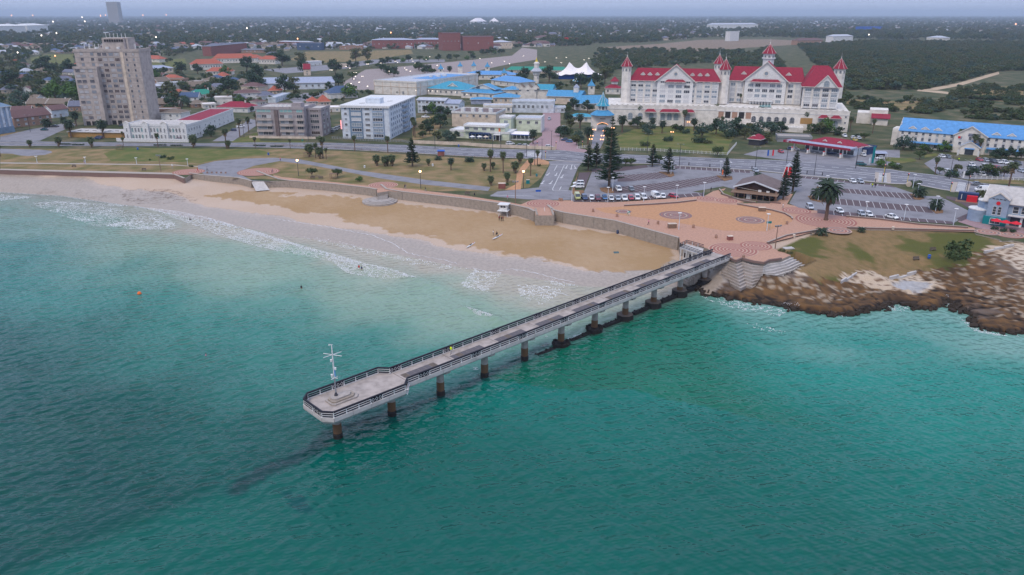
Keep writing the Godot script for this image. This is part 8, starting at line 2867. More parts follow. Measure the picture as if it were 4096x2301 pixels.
# front towards +x
func car_proto(kind: String)->Node3D:
	var len_: float={"hatch": 3.9,"sedan": 4.5,"suv": 4.5,"pickup": 5.1,"van": 5.2}[kind]
	var high: float={"hatch": 1.48,"sedan": 1.45,"suv": 1.72,"pickup": 1.74,"van": 2.15}[kind]
	var w: float={"hatch": .85,"sedan": .88,"suv": .93,"pickup": .92,"van": .97}[kind]
	var h:=len_/2
	var belt:=high*.57
	var t:=Node3D.new()
	var body:=mb("car_paint")
	var nose:=belt*.86 if kind!="van" else belt*.95
	loft(body,[[-h,w*.86,.34,belt*.9],[-h+.2,w*.98,.26,belt*(.98 if kind!="pickup" else .86)],[-.3,w,.24,belt],[h-1.3,w,.24,belt],[h-.4,w*.97,.26,nose],[h-.06,w*.84,.32,nose*.84],[h,w*.76,.36,nose*.7]])
	# cabin: [rear foot, rear top, front top, front foot]
	var c: Array={"hatch": [-h+.12,-h+.5,.35,h-1.0],"sedan": [-h+.65,-h+1.25,.35,h-1.15],"suv": [-h+.1,-h+.42,.45,h-1.1],"pickup": [-.75,-.6,.65,h-1.25],"van": [-h+.06,-h+.2,h-1.35,h-.55]}[kind]
	var wt:=w*.78
	body.quad(V(c[1],high,-wt),V(c[2],high,-wt),V(c[2],high,wt),V(c[1],high,wt))
	body.box(V((c[1]+c[2])/2,high-.03,0),V(c[2]-c[1],.07,wt*2.02))
	for e in [-1.0,1.0]:
		for q in [[c[0],c[1]],[lerpf(c[0],c[3],.48),lerpf(c[1],c[2],.48)],[c[3],c[2]]]:
			body.bar(V(q[0],belt,e*w*.92),V(q[1],high-.02,e*wt),.08,.08)
		if kind=="van":
			body.quad(V(c[0],belt,e*w*.95),V(.7,belt,e*w*.95),V(.7,high,e*wt*1.02),V(c[1],high,e*wt*1.02))
		body.box(V(c[3]-.2,belt+.06,e*(w+.08)),V(.18,.14,.16))
	if kind=="pickup":
		for e in [-1.0,1.0]:
			body.box(V(-h+.95,belt*.95,e*w*.9),V(1.7,.3,.08))
		body.box(V(-h+.1,belt*.95,0),V(.08,.3,w*1.8))
	part(t,"body",body.mesh())
	var g:=mb("glass")
	for e in [-1.0,1.0]:
		g.quad(V(c[0]+.05,belt,e*w*.9),V(c[3]-.05,belt,e*w*.9),V(c[2],high-.06,e*wt*.99),V(c[1],high-.06,e*wt*.99))
	g.quad(V(c[3],belt,-w*.88),V(c[3],belt,w*.88),V(c[2],high-.04,wt*.96),V(c[2],high-.04,-wt*.96))
	g.quad(V(c[0],belt,-w*.88),V(c[0],belt,w*.88),V(c[1],high-.04,wt*.96),V(c[1],high-.04,-wt*.96))
	part(t,"windows",g.mesh())
	var tyre:=mb("rubber").lathe(Vector3.ZERO,[[.0,-.1],[.31,-.1],[.33,-.05],[.33,.05],[.31,.1],[.2,.1]],12).use(M["steel"]).lathe(Vector3.ZERO,[[.2,.1],[.18,.06],[.0,.07]],10).mesh()
	for x in [-h+.78,h-.85]:
		for e in [-1.0,1.0]:
			part(t,"wheel",tyre,V(x,.33,e*(w-.06))).rotation.x=PI/2*e
	for e in [-1.0,1.0]:
		bx(t,"headlight","glass_pale",V(h-.05,nose*.76,e*w*.62),V(.14,.14,.34))
		bx(t,"tail_light","red",V(-h+.03,belt*.8,e*w*.7),V(.1,.18,.22))
	bx(t,"bumper","iron",V(h-.03,.42,0),V(.12,.16,w*1.3))
	if kind=="pickup":
		bx(t,"load_bed","iron",V(-h+.95,belt*.87,0),V(1.6,.03,w*1.7))
	return t


var car_protos:={}
var paints:={}


func car(kind: String,paint: String,at: Vector3,heading: float,label: String,group: String):
	if not car_protos.has(kind):
		car_protos[kind]=car_proto(kind)
	var t: Node3D=car_protos[kind].duplicate()
	t.name=numbered("pickup_truck" if kind=="pickup" else "van" if kind=="van" else "parked_car")
	add_child(t)
	t.position=at+V(0,.085,0)
	t.rotation.y=deg_to_rad(heading)
	tag(t,label,"van" if kind=="van" else "pickup" if kind=="pickup" else "car",group)
	(t.get_node("body") as MeshInstance3D).set_surface_override_material(0,paints[paint])


func cars():
	mat("car_paint",Color(.5,.5,.5),.3,null,1.0,.5)
	for p in [["white",.78,.79,.80],["silver",.42,.46,.52],["grey",.16,.18,.20],["dark",.03,.035,.045],["navy",.02,.045,.13],["blue",.05,.16,.36],["teal",.01,.10,.12],["red",.42,.015,.04],["maroon",.14,.01,.03],["lime",.42,.44,.16],["yellow",.7,.5,.03]]:
		var m:=mat("car_"+p[0],Color(p[1],p[2],p[3]),.3,null,1.0,.5)
		m.clearcoat_enabled=true
		m.clearcoat=.6
		m.clearcoat_roughness=.1
		paints[p[0]]=m
	var row:="cars parked in the row along the plaza"
	for q in [["van","lime",gp(23.8,-267.6),"cream and lime minibus, first in the row along the plaza"],["suv","navy",gp(26.3,-267),"dark blue car next to the lime minibus"],["hatch","white",gp(28.9,-266.5),"white car between the dark blue one and the maroon one"],["suv","maroon",gp(31.1,-266.1),"maroon car, fourth in the row along the plaza"],["hatch","blue",gp(33.7,-267),"blue car right of the maroon one"],["hatch","white",gp(35.9,-265.8),"white car right of the blue one, by a lamp post"],["sedan","silver",gp(38.3,-266.5),"silver car in the middle of the row along the plaza"],["pickup","white",gp(40.7,-266.3),"white pickup right of the silver car"],["hatch","red",gp(43.2,-266.8),"red car between white ones in the row along the plaza"],["suv","white",gp(45.5,-266.8),"white off-roader right of the red car"],["suv","white",gp(48,-267.8),"white off-roader behind the lamp post, second right of the red car"],
			["van","white",gp(52.7,-269.5),"tall white panel van in the row along the plaza"],["hatch","white",gp(55.3,-269.3),"white car right beside the white panel van"]]:
		car(q[0],q[1],q[2],-90+(14 if q[0]=="van" and q[1]=="white" else rng.randf_range(-4,6)),q[3],row)
	var lot:="cars in the car parks"
	for q in [["hatch","red",gp(59.3,-269.9),-55.0,"crimson car alone at the right end of the row along the plaza"],["suv","white",gp(40.6,-281.1),-85.0,"white off-roader alone in the long bay row by the tallest conifer"],["hatch","grey",gp(45.5,-281.2),-85.0,"grey car alone in the long bay row"],["suv","white",gp(26.3,-291.7),180.0,"white car beside the turning lanes, rear one of two"],["suv","white",gp(25.7,-286.3),180.0,"white car beside the turning lanes, front one of two"],
			["hatch","silver",gp(103.9,-317.4),-85.0,"silver car alone in the bays along the road, above the restaurant roof"],["suv","silver",gp(103,-253.1),-95.0,"pale blue-silver car beside the small brick circle"],["hatch","white",gp(111.1,-247.7),-88.0,"white car right of the tall date palm"],["hatch","silver",gp(116.9,-244.1),-88.0,"silver car, left one of two in the lower bays"],["hatch","white",gp(118.9,-243.1),-88.0,"white car, right one of two in the lower bays"],["sedan","white",gp(125.2,-240.1),-65.0,"white car parked askew at the right of the lower bays"],["sedan","white",gp(136.1,-296.1),-88.0,"white car in the upper bays, left one of two near the crossing"],["hatch","silver",gp(138.8,-295.2),-88.0,"silver car in the upper bays, right one of two near the crossing"],
			["hatch","white",gp(201.7,-351.2),-90.0,"white car before the blue hotel, left of the entrance"],["hatch","grey",gp(203.7,-350.1),-90.0,"grey car before the blue hotel, beside the white one"],["sedan","red",gp(214.1,-342.7),-95.0,"red car in the rear row before the blue hotel"],["hatch","silver",gp(216.2,-341.1),-90.0,"silver car right of the red one in the rear row"],["suv","dark",gp(217.7,-338.2),-90.0,"black car in the rear row before the blue hotel"],["hatch","white",gp(219.5,-337.2),-90.0,"white car right of the black one in the rear row"],["suv","white",gp(221.4,-335.7),-90.0,"second white car right of the black one in the rear row"],["hatch","white",gp(223.1,-333.8),-90.0,"third white car right of the black one in the rear row"],["suv","dark",gp(225.7,-333.5),-90.0,"dark car at the right end of the rear row"],
			["hatch","white",gp(203.5,-330.3),-90.0,"white car, back one of a pair left in the middle bays"],["hatch","navy",gp(198.8,-322.5),-90.0,"dark blue car, front one of a pair left in the middle bays"],["hatch","dark",gp(201.1,-321.7),-90.0,"dark car alone between the pairs in the middle bays"],["hatch","white",gp(207.7,-327.9),-90.0,"white car, back one of the middle pair"],["sedan","white",gp(202.7,-319.9),-90.0,"white car, front one of the middle pair"],["hatch","white",gp(209.4,-326.1),-90.0,"white car, back one of the right pair"],["hatch","navy",gp(204.5,-318.2),-90.0,"dark blue car, front one of the right pair"],["hatch","red",gp(210.5,-323.4),-90.0,"red car in the middle bays of the right car park"],
			["hatch","white",gp(184.9,-315.6),-90.0,"white car at the near left of the right car park"],["hatch","teal",gp(186.6,-314),-90.0,"teal car beside the near left white one"],["hatch","silver",gp(191.8,-311.5),-90.0,"silver car half behind the white banner"],["hatch","white",gp(195.6,-309),-90.0,"white car in the nearest row, by the railing"],["hatch","grey",gp(197.7,-308.2),-90.0,"grey car in the nearest row, by the railing"],["sedan","silver",gp(216.8,-316.5),-95.0,"silver car at the right edge behind the leaning palm"],
			["pickup","white",gp(182,-413.9),-100.0,"white pickup behind the filling station roof"],["hatch","white",gp(184,-407.5),-95.0,"white car behind the station, left of two"],["hatch","white",gp(186.5,-406.2),-95.0,"white car behind the station, right of two"],["hatch","yellow",gp(181.9,-400.3),-95.0,"yellow car behind the filling station"],["hatch","white",gp(166.5,-355.4),-90.0,"white car before the station workshop"],["hatch","white",gp(170.6,-347.1),180.0,"white car beside the roadside stall"],
			["sedan","grey",gp(183,-291),-8.0,"grey car driving on the road at the right"],["van","white",gp(178.5,-280),172.0,"white van on the road behind the container kiosk"],["suv","teal",gp(155.3,-332.1),-10.0,"dark green car at the station exit onto the road"],["hatch","red",gp(130.4,-364),-80.0,"red car at the left of the pump canopy"],["hatch","blue",gp(138.7,-373.1),-10.0,"blue car under the pump canopy, left"],["hatch","white",gp(140.2,-371.4),-20.0,"white car under the pump canopy behind the blue one"],["pickup","navy",gp(153.4,-360.8),-12.0,"dark blue pickup under the pump canopy, right"],["suv","grey",gp(131.1,-393.6),-170.0,"grey car in front of the car wash"],
			["hatch","navy",gp(27.8,-400.8),165.0,"dark blue car at the gate entrance, left one of two"],["hatch","blue",gp(30,-395.2),160.0,"lighter blue car at the gate entrance, right one of two"],["suv","white",gp(-.9,-387.9),20.0,"white off-roader behind the panel fence, at the hotel veranda"],["sedan","grey",gp(4.2,-382.3),5.0,"grey car roof behind the panel fence"],["hatch","white",gp(7.1,-381.1),5.0,"white car behind the panel fence right of the grey one"],["hatch","white",gp(18.6,-378.7),5.0,"white car behind the fence's right end"],["suv","silver",gp(23.7,-484),-95.0,"silver car in the middle of the pink brick street"],["sedan","white",gp(30.6,-447),-60.0,"white car under the trees left of the gate"],
			["hatch","navy",gp(-160.3,-436.2),150.0,"dark blue car on the verge of the side street"],["pickup","white",gp(-160.9,-450.4),35.0,"white pickup in the side street"],["hatch","silver",gp(-161.6,-466.9),35.0,"pale blue car farther up the side street"],["sedan","dark",gp(-104.9,-434),25.0,"dark car, first of the row between the apartment blocks"],["hatch","grey",gp(-102.8,-429.9),25.0,"grey car, second of the row between the apartment blocks"],["hatch","white",gp(-102.5,-437.8),25.0,"white car in the row between the apartment blocks"],["hatch","silver",gp(-101.9,-443.7),25.0,"silver car in the row between the apartment blocks"],["hatch","dark",gp(-101.2,-447.7),25.0,"last dark car of the row between the apartment blocks"],
			["pickup","white",gp(-56.1,-494.8),10.0,"white pickup on the grass behind the pale apartment block"],["sedan","teal",gp(-270.4,-438.4),172.0,"dark teal car on the left street"],["sedan","dark",gp(-272,-452),172.0,"dark car farther up the left street"],["suv","navy",gp(-222.7,-406.7),172.0,"dark blue car before the ochre parking deck"],["suv","maroon",gp(-177.1,-400),175.0,"purple-red car at the arched building's garden wall"],["sedan","dark",gp(-233.1,-455.3),5.0,"dark car under the beige tower"]]:
		car(q[0],q[1],q[2],q[3],q[4],lot)


# ---------------------------------------------------------------- street furniture
func lamp_post(at: Vector3,h: float,kind: String,label: String,group:="")->Node3D:
	var t:=thing("street_lamp",label,"lamp",at,rng.randf_range(-.3,.3),group)
	if kind=="road":
		part(t,"pole",mb("iron").tube([Vector3.ZERO,V(0,h*.5,0),V(0,h,0)],[.14,.11,.07],6).mesh())
		part(t,"arm",mb("iron").bar(V(-1.0,h,0),V(1.0,h,0),.08,.08).mesh())
		for e in [-1.2,1.2]:
			bx(t,"lamp_head","steel",V(e,h,0),V(.7,.14,.3))
	elif kind=="park":
		part(t,"pole",mb("white_blue").tube([Vector3.ZERO,V(0,h,0)],[.13,.08],6).mesh())
		part(t,"lamp_head",mb("white").lathe(Vector3.ZERO,[[.0,h-.12],[.62,h-.05],[.62,h+.05],[.0,h+.14]],10).mesh())
	elif kind=="globes" or kind=="warm":
		part(t,"pole",mb("steel").tube([Vector3.ZERO,V(0,h,0)],[.1,.06],5).mesh())
		part(t,"arm",mb("steel").bar(V(-.6,h,0),V(.6,h,0),.06,.06).mesh())
		for e in [-.6,.6]:
			part(t,"lamp_globe",mb("globe_glow" if kind=="globes" else "warm_glow").lathe(V(e,h+.25,0),[[.0,-.3],[.26,-.15],[.3,.0],[.26,.15],[.0,.3]],8).mesh())
	elif kind=="lit":
		part(t,"pole",mb("iron").tube([Vector3.ZERO,V(0,h-.3,0)],[.14,.08],6).mesh())
		part(t,"lamp_cap",mb("iron").lathe(Vector3.ZERO,[[.6,h+.42],[.0,h+.62]],8).mesh())
		part(t,"lamp_globe",mb("lamp_glow").lathe(V(0,h,0),[[.0,-.42],[.34,-.26],[.42,.02],[.34,.26],[.0,.4]],10).mesh())
		var l:=OmniLight3D.new()
		l.name="lamp_light"
		l.position=V(0,h,0)
		l.light_color=Color(1.0,.62,.32)
		l.light_energy=170.0
		l.light_size=.2
		l.omni_range=60.0
		l.omni_attenuation=2.0
		l.shadow_enabled=true
		t.add_child(l)
	elif kind=="mast":
		part(t,"pole",mb("plank").tube([Vector3.ZERO,V(0,h,0)],[.17,.1],6).mesh())
		part(t,"crossbar",mb("steel").bar(V(-.9,h-.1,0),V(.9,h-.1,0),.1,.1).mesh())
		for e in [-.8,.0,.8]:
			part(t,"floodlight",mb("steel").obox(V(e,h+.25,.2),Basis(Vector3.RIGHT,.5),V(.5,.42,.25)).mesh())
	return t


func furnish():
	cars()
	# the three sodium lamps that are lit along the promenade, as the photograph shows them
	lamp_post(gp(-88.7,-308.7),6.6,"lit","lit sodium lamp beside the turning circle, shining orange-white")
	lamp_post(gp(-35.2,-284.9),6.7,"lit","lit sodium lamp beside the grey promenade, middle of the three lit")
	lamp_post(gp(4.4,-285.1),6.7,"lit","lit sodium lamp beside the tan footpath and the turning lanes")
	for q in [[gp(-215.2,-338.6),2.9,"short lamp by the narrow path, leftmost of four"],[gp(-192,-336.4),2.9,"short lamp by the narrow path, near the walker in lilac"],[gp(-168.2,-334.7),2.9,"short lamp by the narrow path, left of the floodlight mast"],[gp(-144.2,-331.9),2.9,"short lamp at the left end of the turning circle"]]:
		var t:=lamp_post(q[0],q[1],"park",q[2],"short lamps by the narrow path")
		part(t,"lamp_lens",mb("globe_glow").lathe(Vector3.ZERO,[[.3,q[1]-.09],[0,q[1]-.16]],8).mesh())
	for q in [[gp(21.5,-264),"pale lamp post at the left end of the car row"],[gp(34.3,-262.7),"pale lamp post behind the blue car in the row"],[gp(47.3,-263.6),"pale lamp post before the white off-roader in the row"],[gp(59.5,-266.1),"pale lamp post by the crimson car"],[gp(70.5,-270.7),"pale lamp post at the right end of the car row, by the brick circles"],[gp(38.2,-280),"pale lamp post beside the tallest conifer"],[gp(65.1,-321.8),"pale lamp post at the upper bays near the small conifer"],[gp(66.7,-312),"pale lamp post on the island of the upper bay row"],[gp(87.6,-313),"pale lamp post right of the upper bays"],[gp(90.9,-310.7),"pale lamp post beside the slim small conifer"],
			[gp(127.8,-237.3),"pale lamp post in the lower bays near the askew white car"],[gp(116.8,-241),"pale lamp post between the two parked cars of the lower bays"],[gp(148.1,-269),"pale lamp post on the inner island of the car park"],[gp(144.3,-249),"pale lamp post on the island nearest the beach cafe"],[gp(140.8,-231.6),"pale lamp post by the cafe's white bollards"],[gp(154.9,-285.4),"pale lamp post by the hedge at the junction"],[gp(110.4,-264.9),"pale lamp post on the lower left island"],[gp(120.4,-283),"pale lamp post on the upper left island"],[gp(52.1,-226.3),"thick pale lamp pillar on the plaza beside the brown box"],[gp(79.2,-225),"thick pale lamp pillar on the plaza beside the teal sign"]]:
		lamp_post(q[0],5.4,"park",q[1],"pale lamp posts of the car park")
	for q in [[gp(74.3,-331.5),"tall dark lamp post on the road edge above the upper bays"],[gp(65.3,-362.8),"tall dark lamp post at the hotel railing"],[gp(105.7,-323.9),"tall dark lamp post left of the restaurant, on the road edge"],[gp(124.3,-338.4),"tall dark lamp post behind the windmill kiosk"],[gp(126.3,-310.6),"tall dark lamp post right of the tall conifers"],[gp(149.7,-324.8),"tall dark lamp post by the dark green car"],[gp(148.4,-296.1),"tall dark lamp post at the left crossing"],[gp(171.1,-277.4),"tall dark lamp post at the right crossing"],[gp(178.7,-303.1),"tall dark lamp post at the car park hedge"],[gp(149.8,-324.9),"tall dark lamp post at the filling station exit"],
			[gp(-38.5,-376.3),"slim tall lamp post at the panel fence, left"],[gp(-9.1,-354),"slim tall lamp post on the road before the hotel terrace"],[gp(-5.6,-376.3),"slim tall lamp post at the panel fence, middle"],[gp(6.9,-353),"pale tall post at the crossing, left"],[gp(19.4,-371.2),"slim tall lamp post at the fence's right end"],[gp(10.1,-332.3),"slim dark post beside the junction palm"],[gp(13.8,-345.8),"slim dark post at the junction corner"],[gp(-275.1,-432.8),"pale tall lamp post on the left street"],[gp(-107.8,-399.5),"slim lamp post by the grey block's side wing"],[gp(-146.5,-413.5),"slim lamp post on the side street's verge"],[gp(38.7,-429.7),"slim pale pole left of the gate"]]:
		lamp_post(q[0],9.5,"road",q[1],"tall road lamps")
	for q in [[gp(-149.7,-317.3),6.9,"tall wooden floodlight mast on the lawn by the low sea wall"],[gp(1.2,-260.4),7.8,"tall double floodlight mast at the sea wall by the big fan circle"],[gp(75.6,-206.2),6.6,"wooden floodlight mast at the edge of the plaza and the grass bank"]]:
		lamp_post(q[0],q[1],"mast",q[2])
	for q in [[gp(42.2,-400),"left"],[gp(40.5,-388.4),"left"],[gp(45.7,-422.3),"left"],[gp(50.9,-417.9),"right"],[gp(47.9,-400),"right"],[gp(46.1,-387.2),"right"],[gp(56.8,-428.2),"right"],[gp(57.1,-429.7),"right"],[gp(87.4,-413.5),"lawn"],[gp(105.2,-453.4),"lawn"],[gp(115,-435.4),"lawn"],[gp(123.5,-468.8),"lawn"]]:
		lamp_post(q[0],2.6,"warm",{"left": "warm lit twin-globe lamp on the left side of the gate avenue","right": "warm lit twin-globe lamp on the right side of the gate avenue","lawn": "warm lit twin-globe lamp on the hotel lawn"}[q[1]],"warm lamps of the gate avenue and hotel lawn")
	var globes:=pts([-203,-870,-201,-870,-198,-931,-187,-899,-169,-829,-166,-829,-181,-974,-179,-974,-152,-746,-157,-779,-150,-779,-145,-696,-140,-710,-125,-669,-167,-994,-148,-909,-146,-909,-134,-850,-154,-1033,-147,-1004,-124,-901,-118,-871,-111,-850,-139,-1086,-131,-1033,-123,-994,-118,-1075,-93,-871,-91,-950,-120,-1144,-78,-886,-45,-1097,-26,-1000,-10,-1032,-3,-980,17,-1166,43,-1021,63,-1113,63,-1000,78,-1126,98,-1065,108,-1101,1,-810,-18,-810,-13,-810])
	var g0: Node3D
	for p in globes:
		if g0:
			copy_of(g0,"car_park_lamp","white lit twin-globe lamp among the bays of the big car park",v3(p,G),rng.randf()*3)
		else:
			g0=lamp_post(v3(p,G),4.2,"globes","white lit twin-globe lamp among the bays of the big car park","white globe lamps of the big car park")
	# wall lamps on the village buildings, and far lit lamps of the city
	for q in [[gp(2.1,-534.1),2.4],[gp(10.5,-534.1),2.4],[gp(15.4,-531.8),2.4],[gp(19.7,-529.5),2.4],[gp(-101.9,-651.3),4.5],[gp(-94.1,-645.2),4.5],[gp(-78.6,-631.4),4.5],[gp(-69.3,-641.2),3.5],[gp(-65.9,-639.2),3.5],[gp(-61.7,-637.3),3.5],[gp(-45.9,-629.5),3.5],[gp(-35.7,-610.9),3.5]]:
		lone("wall_lamp",mb("globe_glow").lathe(Vector3.ZERO,[[0,-.25],[.25,0],[0,.25]],8).mesh(),"small white lit wall lamp on the cream walls of the leisure village","lamp",q[0]+V(0,q[1],.5),.0,"wall lamps of the leisure village")
	for q in [[gp(-7782.2,-12402.2),1],[gp(-7454.3,-12402.2),1],[gp(-5986.5,-11603),1],[gp(-6624.3,-12999),1],[gp(-6890.4,-13656),1],[gp(-6779.7,-13656),1],[gp(-6389.3,-12999),1],[gp(-6320,-13656),1],[gp(-6234.4,-14382.8),1],[gp(-319.8,-2089.8),1],[gp(2252.6,-3552.8),1],[gp(858.2,-1902.2),0],[gp(-4377.3,-8113.9),0],[gp(-2559,-4434.8),0],[gp(-2483.5,-4625.9),0],[gp(-1092.8,-1836.2),0],[gp(-1179.4,-2049.4),0],[gp(-773.6,-1716.9),0],[gp(-437.8,-1612),1],[gp(-891,-2666.1),0],[gp(-570.3,-978),1],[gp(-666.3,-1057.8),0]]:
		var far: float=-q[0].z
		var s:=far*.0011
		var t:=thing("city_lamp","%s lit lamp on a high mast in the far city" % ["white","orange"][q[1]],"lamp",q[0],.0,"lit lamps of the far city")
		part(t,"mast",mb("iron").tube([Vector3.ZERO,V(0,12+s*2,0)],[.25,.15],4).mesh())
		part(t,"lamp_globe",mb("warm_glow" if q[1] else "globe_glow").lathe(V(0,12+s*2,0),[[0,-s],[s*.8,0],[0,s]],8).mesh())
	signs_and_boxes()


func signs_and_boxes():
	# fences of the hotel garden
	fence("railing","long white railing along the hotel lawn above the road",walk(pts([53.6,-371.1,69,-369.6,84.1,-364.2,102.5,-357.3,116.1,-389.6]),1.9),1.3,"white",false)
	fence("railing","short white railing left of the gate avenue",walk(pts([32.5,-375.4,36.4,-378.2,40.1,-378.2]),1.9),1.3,"white",false)
	fence("railing","low bollard and wire fence between the promenade and the dry lawn",walk(pts([-121.1,-384.9,-83.6,-376.1,-46.5,-358.6,-12.8,-349.4,5.7,-349.4]),5.0),.8,"plank",false)
	# lifeguard hut
	var at:=V(-2.8,3.2,-257.1)
	at.y=shore_height(at.x,at.z)
	var t:=thing("lifeguard_hut","white lifeguard hut on stilts on the sand below the stairs","hut",at,-.25)
	for x in [-1.3,1.3]:
		for z in [-1.2,1.2]:
			part(t,"stilt",mb("white").bar(V(x*1.25,-.4,z*1.25),V(x,2.0,z),.16,.16).mesh())
		part(t,"brace",mb("white").bar(V(x*1.2,.3,-1.4),V(x,1.9,1.2),.1,.1).mesh())
	bx(t,"platform","white",V(0,2.05,.3),V(3.8,.16,4.0))
	bx(t,"cabin","white",V(0,3.1,0),V(2.7,2.0,2.5))
	part(t,"roof",mb("white").prism(PackedVector2Array([U(-1.9,-1.8),U(1.9,-1.8),U(1.9,1.9),U(-1.9,1.9)]),4.1,4.3,true).mesh())
	for x in [-.55,.45]:
		bx(t,"window","glass",V(x,3.45,1.26),V(.75,.65,.08))
	part(t,"ladder",mb("plank").bar(V(2.6,-.2,.4),V(1.7,2.0,.4),.7,.1).mesh())
	# surf skis on the sand
	for q in [[[-14.3,-223.3,-11.7,-229.3],"white surf ski lying alone on the wet sand edge"],[[-6.3,-230,-3,-236.1],"white and black surf ski between the two crouching paddlers"]]:
		var p:=pts(q[0])
		var c:=(p[0]+p[1])/2
		var d:=p[1]-p[0]
		var b:=thing("surf_ski",q[1],"surf ski",V(c.x,shore_height(c.x,c.y)+.06,c.y),-atan2(d.y,d.x))
		var l:=d.length()/2
		var o:=mb("white")
		o.tube([V(-l,.22,0),V(-l*.7,.14,0),V(0,.12,0),V(l*.7,.14,0),V(l,.25,0)],[.02,.2,.28,.2,.02],8)
		part(b,"hull",o.mesh())
		bx(b,"seat_well","rubber",V(0,.37,0),V(1.5,.08,.34))
		bx(b,"stripe","red",V(l*.6,.3,0),V(.7,.08,.2))
	# boxes, bins, benches
	for q in [[gp(27.6,-248.7),"round pebbled litter bin at the left of the tan plaza"],[gp(34.9,-242.1),"round pebbled litter bin by the small ring circle"],[gp(46.8,-232.8),"round pebbled litter bin left of the brown plaza box"],[gp(57.1,-228.3),"round pebbled litter bin right of the brown plaza box"],[gp(61.4,-217),"round pebbled litter bin in the middle of the pink paving"],[gp(88.1,-232.7),"round pebbled litter bin right of the grey ring circle"],[gp(17.2,-264.7),"round litter bin beside the fan circle, left of two"],[gp(17.9,-264.3),"round litter bin beside the fan circle, right of two"],[gp(63.8,-196.9),"round litter bin at the brink of the zigzag steps"]]:
		var b:=thing("litter_bin",q[1],"bin",q[0],.0,"litter bins of the plaza")
		part(b,"drum",mb("brick_pale").lathe(Vector3.ZERO,[[.34,0],[.42,.15],[.42,.95],[.34,1.05],[.25,1.05]],10).mesh())
		part(b,"opening_shade",mb("gap_shade").lathe(Vector3.ZERO,[[.26,1.03],[0,1.0]],10).mesh())  # near-black disc paints the shade inside the bin
	for q in [[gp(50.4,-228.3),V(2.6,1.4,1.3),"plank","large brown slatted box on the plaza by a pale lamp pillar"],[gp(65,-215),V(1.5,1.2,1.2),"brick_wall","square red-brown box on the pink paving above the pier steps"],[gp(85.4,-249.6),V(2.3,1.3,1.2),"plank","pair of grey-brown boxes at the curved plaza wall"],[gp(-3.9,-285.3),V(2.7,2.0,1.7),"brick_wall","small red-brick substation with a flat roof at the end of the promenade"],[gp(6.3,-294),V(1.3,1.5,1.0),"teal","green service cabinet on a slab beside the lit lamp"]]:
		var b:=thing("service_box",q[3],"box",q[0],rng.randf_range(-.2,.2))
		var s: Vector3=q[1]
		bx(b,"body",q[2],V(0,s.y/2,0),s)
		bx(b,"lid","cream",V(0,s.y+.05,0),s*V(1.06,0,1.06)+V(0,.1,0))
		for i in 4:
			bx(b,"batten",q[2],V(s.x*(i-1.5)*.25,s.y/2,s.z/2+.03),V(.06,s.y,.06))
	for q in [[gp(-72.8,-302.9),"open timber picnic shelter on the strip above the sea wall"],[gp(-96.4,-352.4),"timber picnic shelter beside the dry grass palms"],[gp(-194.5,-372.8),"low slatted bench shelter at the road edge palm"]]:
		var b:=thing("picnic_shelter",q[1],"shelter",q[0],-.1)
		for x in [-1.2,1.2]:
			for z in [-.8,.8]:
				bx(b,"post","plank",V(x,1.1,z),V(.14,2.2,.14))
		for i in 6:
			bx(b,"roof_slat","plank",V(0,2.25,-.9+i*.36),V(2.9,.08,.26))
		bx(b,"table","plank",V(0,.7,0),V(1.8,.1,.8))
	for q in [[gp(-192.9,-328.4),"dark stone bench on the strip by the narrow path, left"],[gp(-158.5,-320.6),"dark stone bench on the strip by the narrow path, right"],[gp(-78,-302.7),"plain bench on the strip above the sea wall"],[gp(-81.7,-303.8),"grey bench under the small open tree"],[gp(-16.7,-275),"pale bench by the end of the promenade"],[gp(116.2,-205.2),"dark picnic bench on the grass bank, left of two"],[gp(123.5,-210.3),"dark picnic bench on the grass bank, right of two"],[gp(92.2,-221.3),"low bench against the plaza's outer wall"]]:
		var a: Vector3=q[0]
		if a.z>-215 and a.x>60:
			a.y=shore_height(a.x,a.z)
		var b:=thing("bench",q[1],"bench",a,rng.randf_range(-.3,.3))
		bx(b,"seat","soot_stone",V(0,.45,0),V(1.9,.1,.55))
		bx(b,"backrest","soot_stone",V(0,.8,-.25),V(1.9,.45,.08))
		for x in [-.7,.7]:
			bx(b,"leg","soot_stone",V(x,.2,0),V(.12,.42,.5))
	# bus shelter with its blue roof
	var bs:=thing("bus_shelter","bus shelter with a bright blue roof on the road edge","shelter",gp(-33.6,-355.7),.05)
	part(bs,"roof",mb("blue").obox(V(0,2.5,0),Basis(Vector3.RIGHT,.12),V(3.6,.22,2.0)).mesh())
	bx(bs,"back_wall","brick_wall",V(0,1.2,.7),V(3.2,2.4,.14))
	for x in [-1.55,1.55]:
		bx(bs,"side_wall","white",V(x,1.2,0),V(.12,2.4,1.5))
	# signs
	for q in [[gp(9.6,-269.4),2.8,"blue","blue direction sign on two posts behind the fan circle",1.9],[gp(80,-226.1),2.6,"teal","teal finger sign on the plaza beside a pale pillar",1.6],[gp(-147.8,-324.5),1.8,"white","small white notice board by the low sea wall path",.7],[gp(86.3,-304.7),3.2,"orange","orange feather banner beside the slim small conifer",.5]]:
		var s:=thing("sign",q[3],"sign",q[0])
		for x in [-.3,.3]:
			bx(s,"post","steel",V(x*q[4]*.8,q[1]/2,0),V(.08,q[1],.08))
		var tall:=2.0 if q[2]=="orange" else .7
		bx(s,"board",q[2],V(0,q[1]-tall/2+.2,.06),V(q[4],tall,.08))
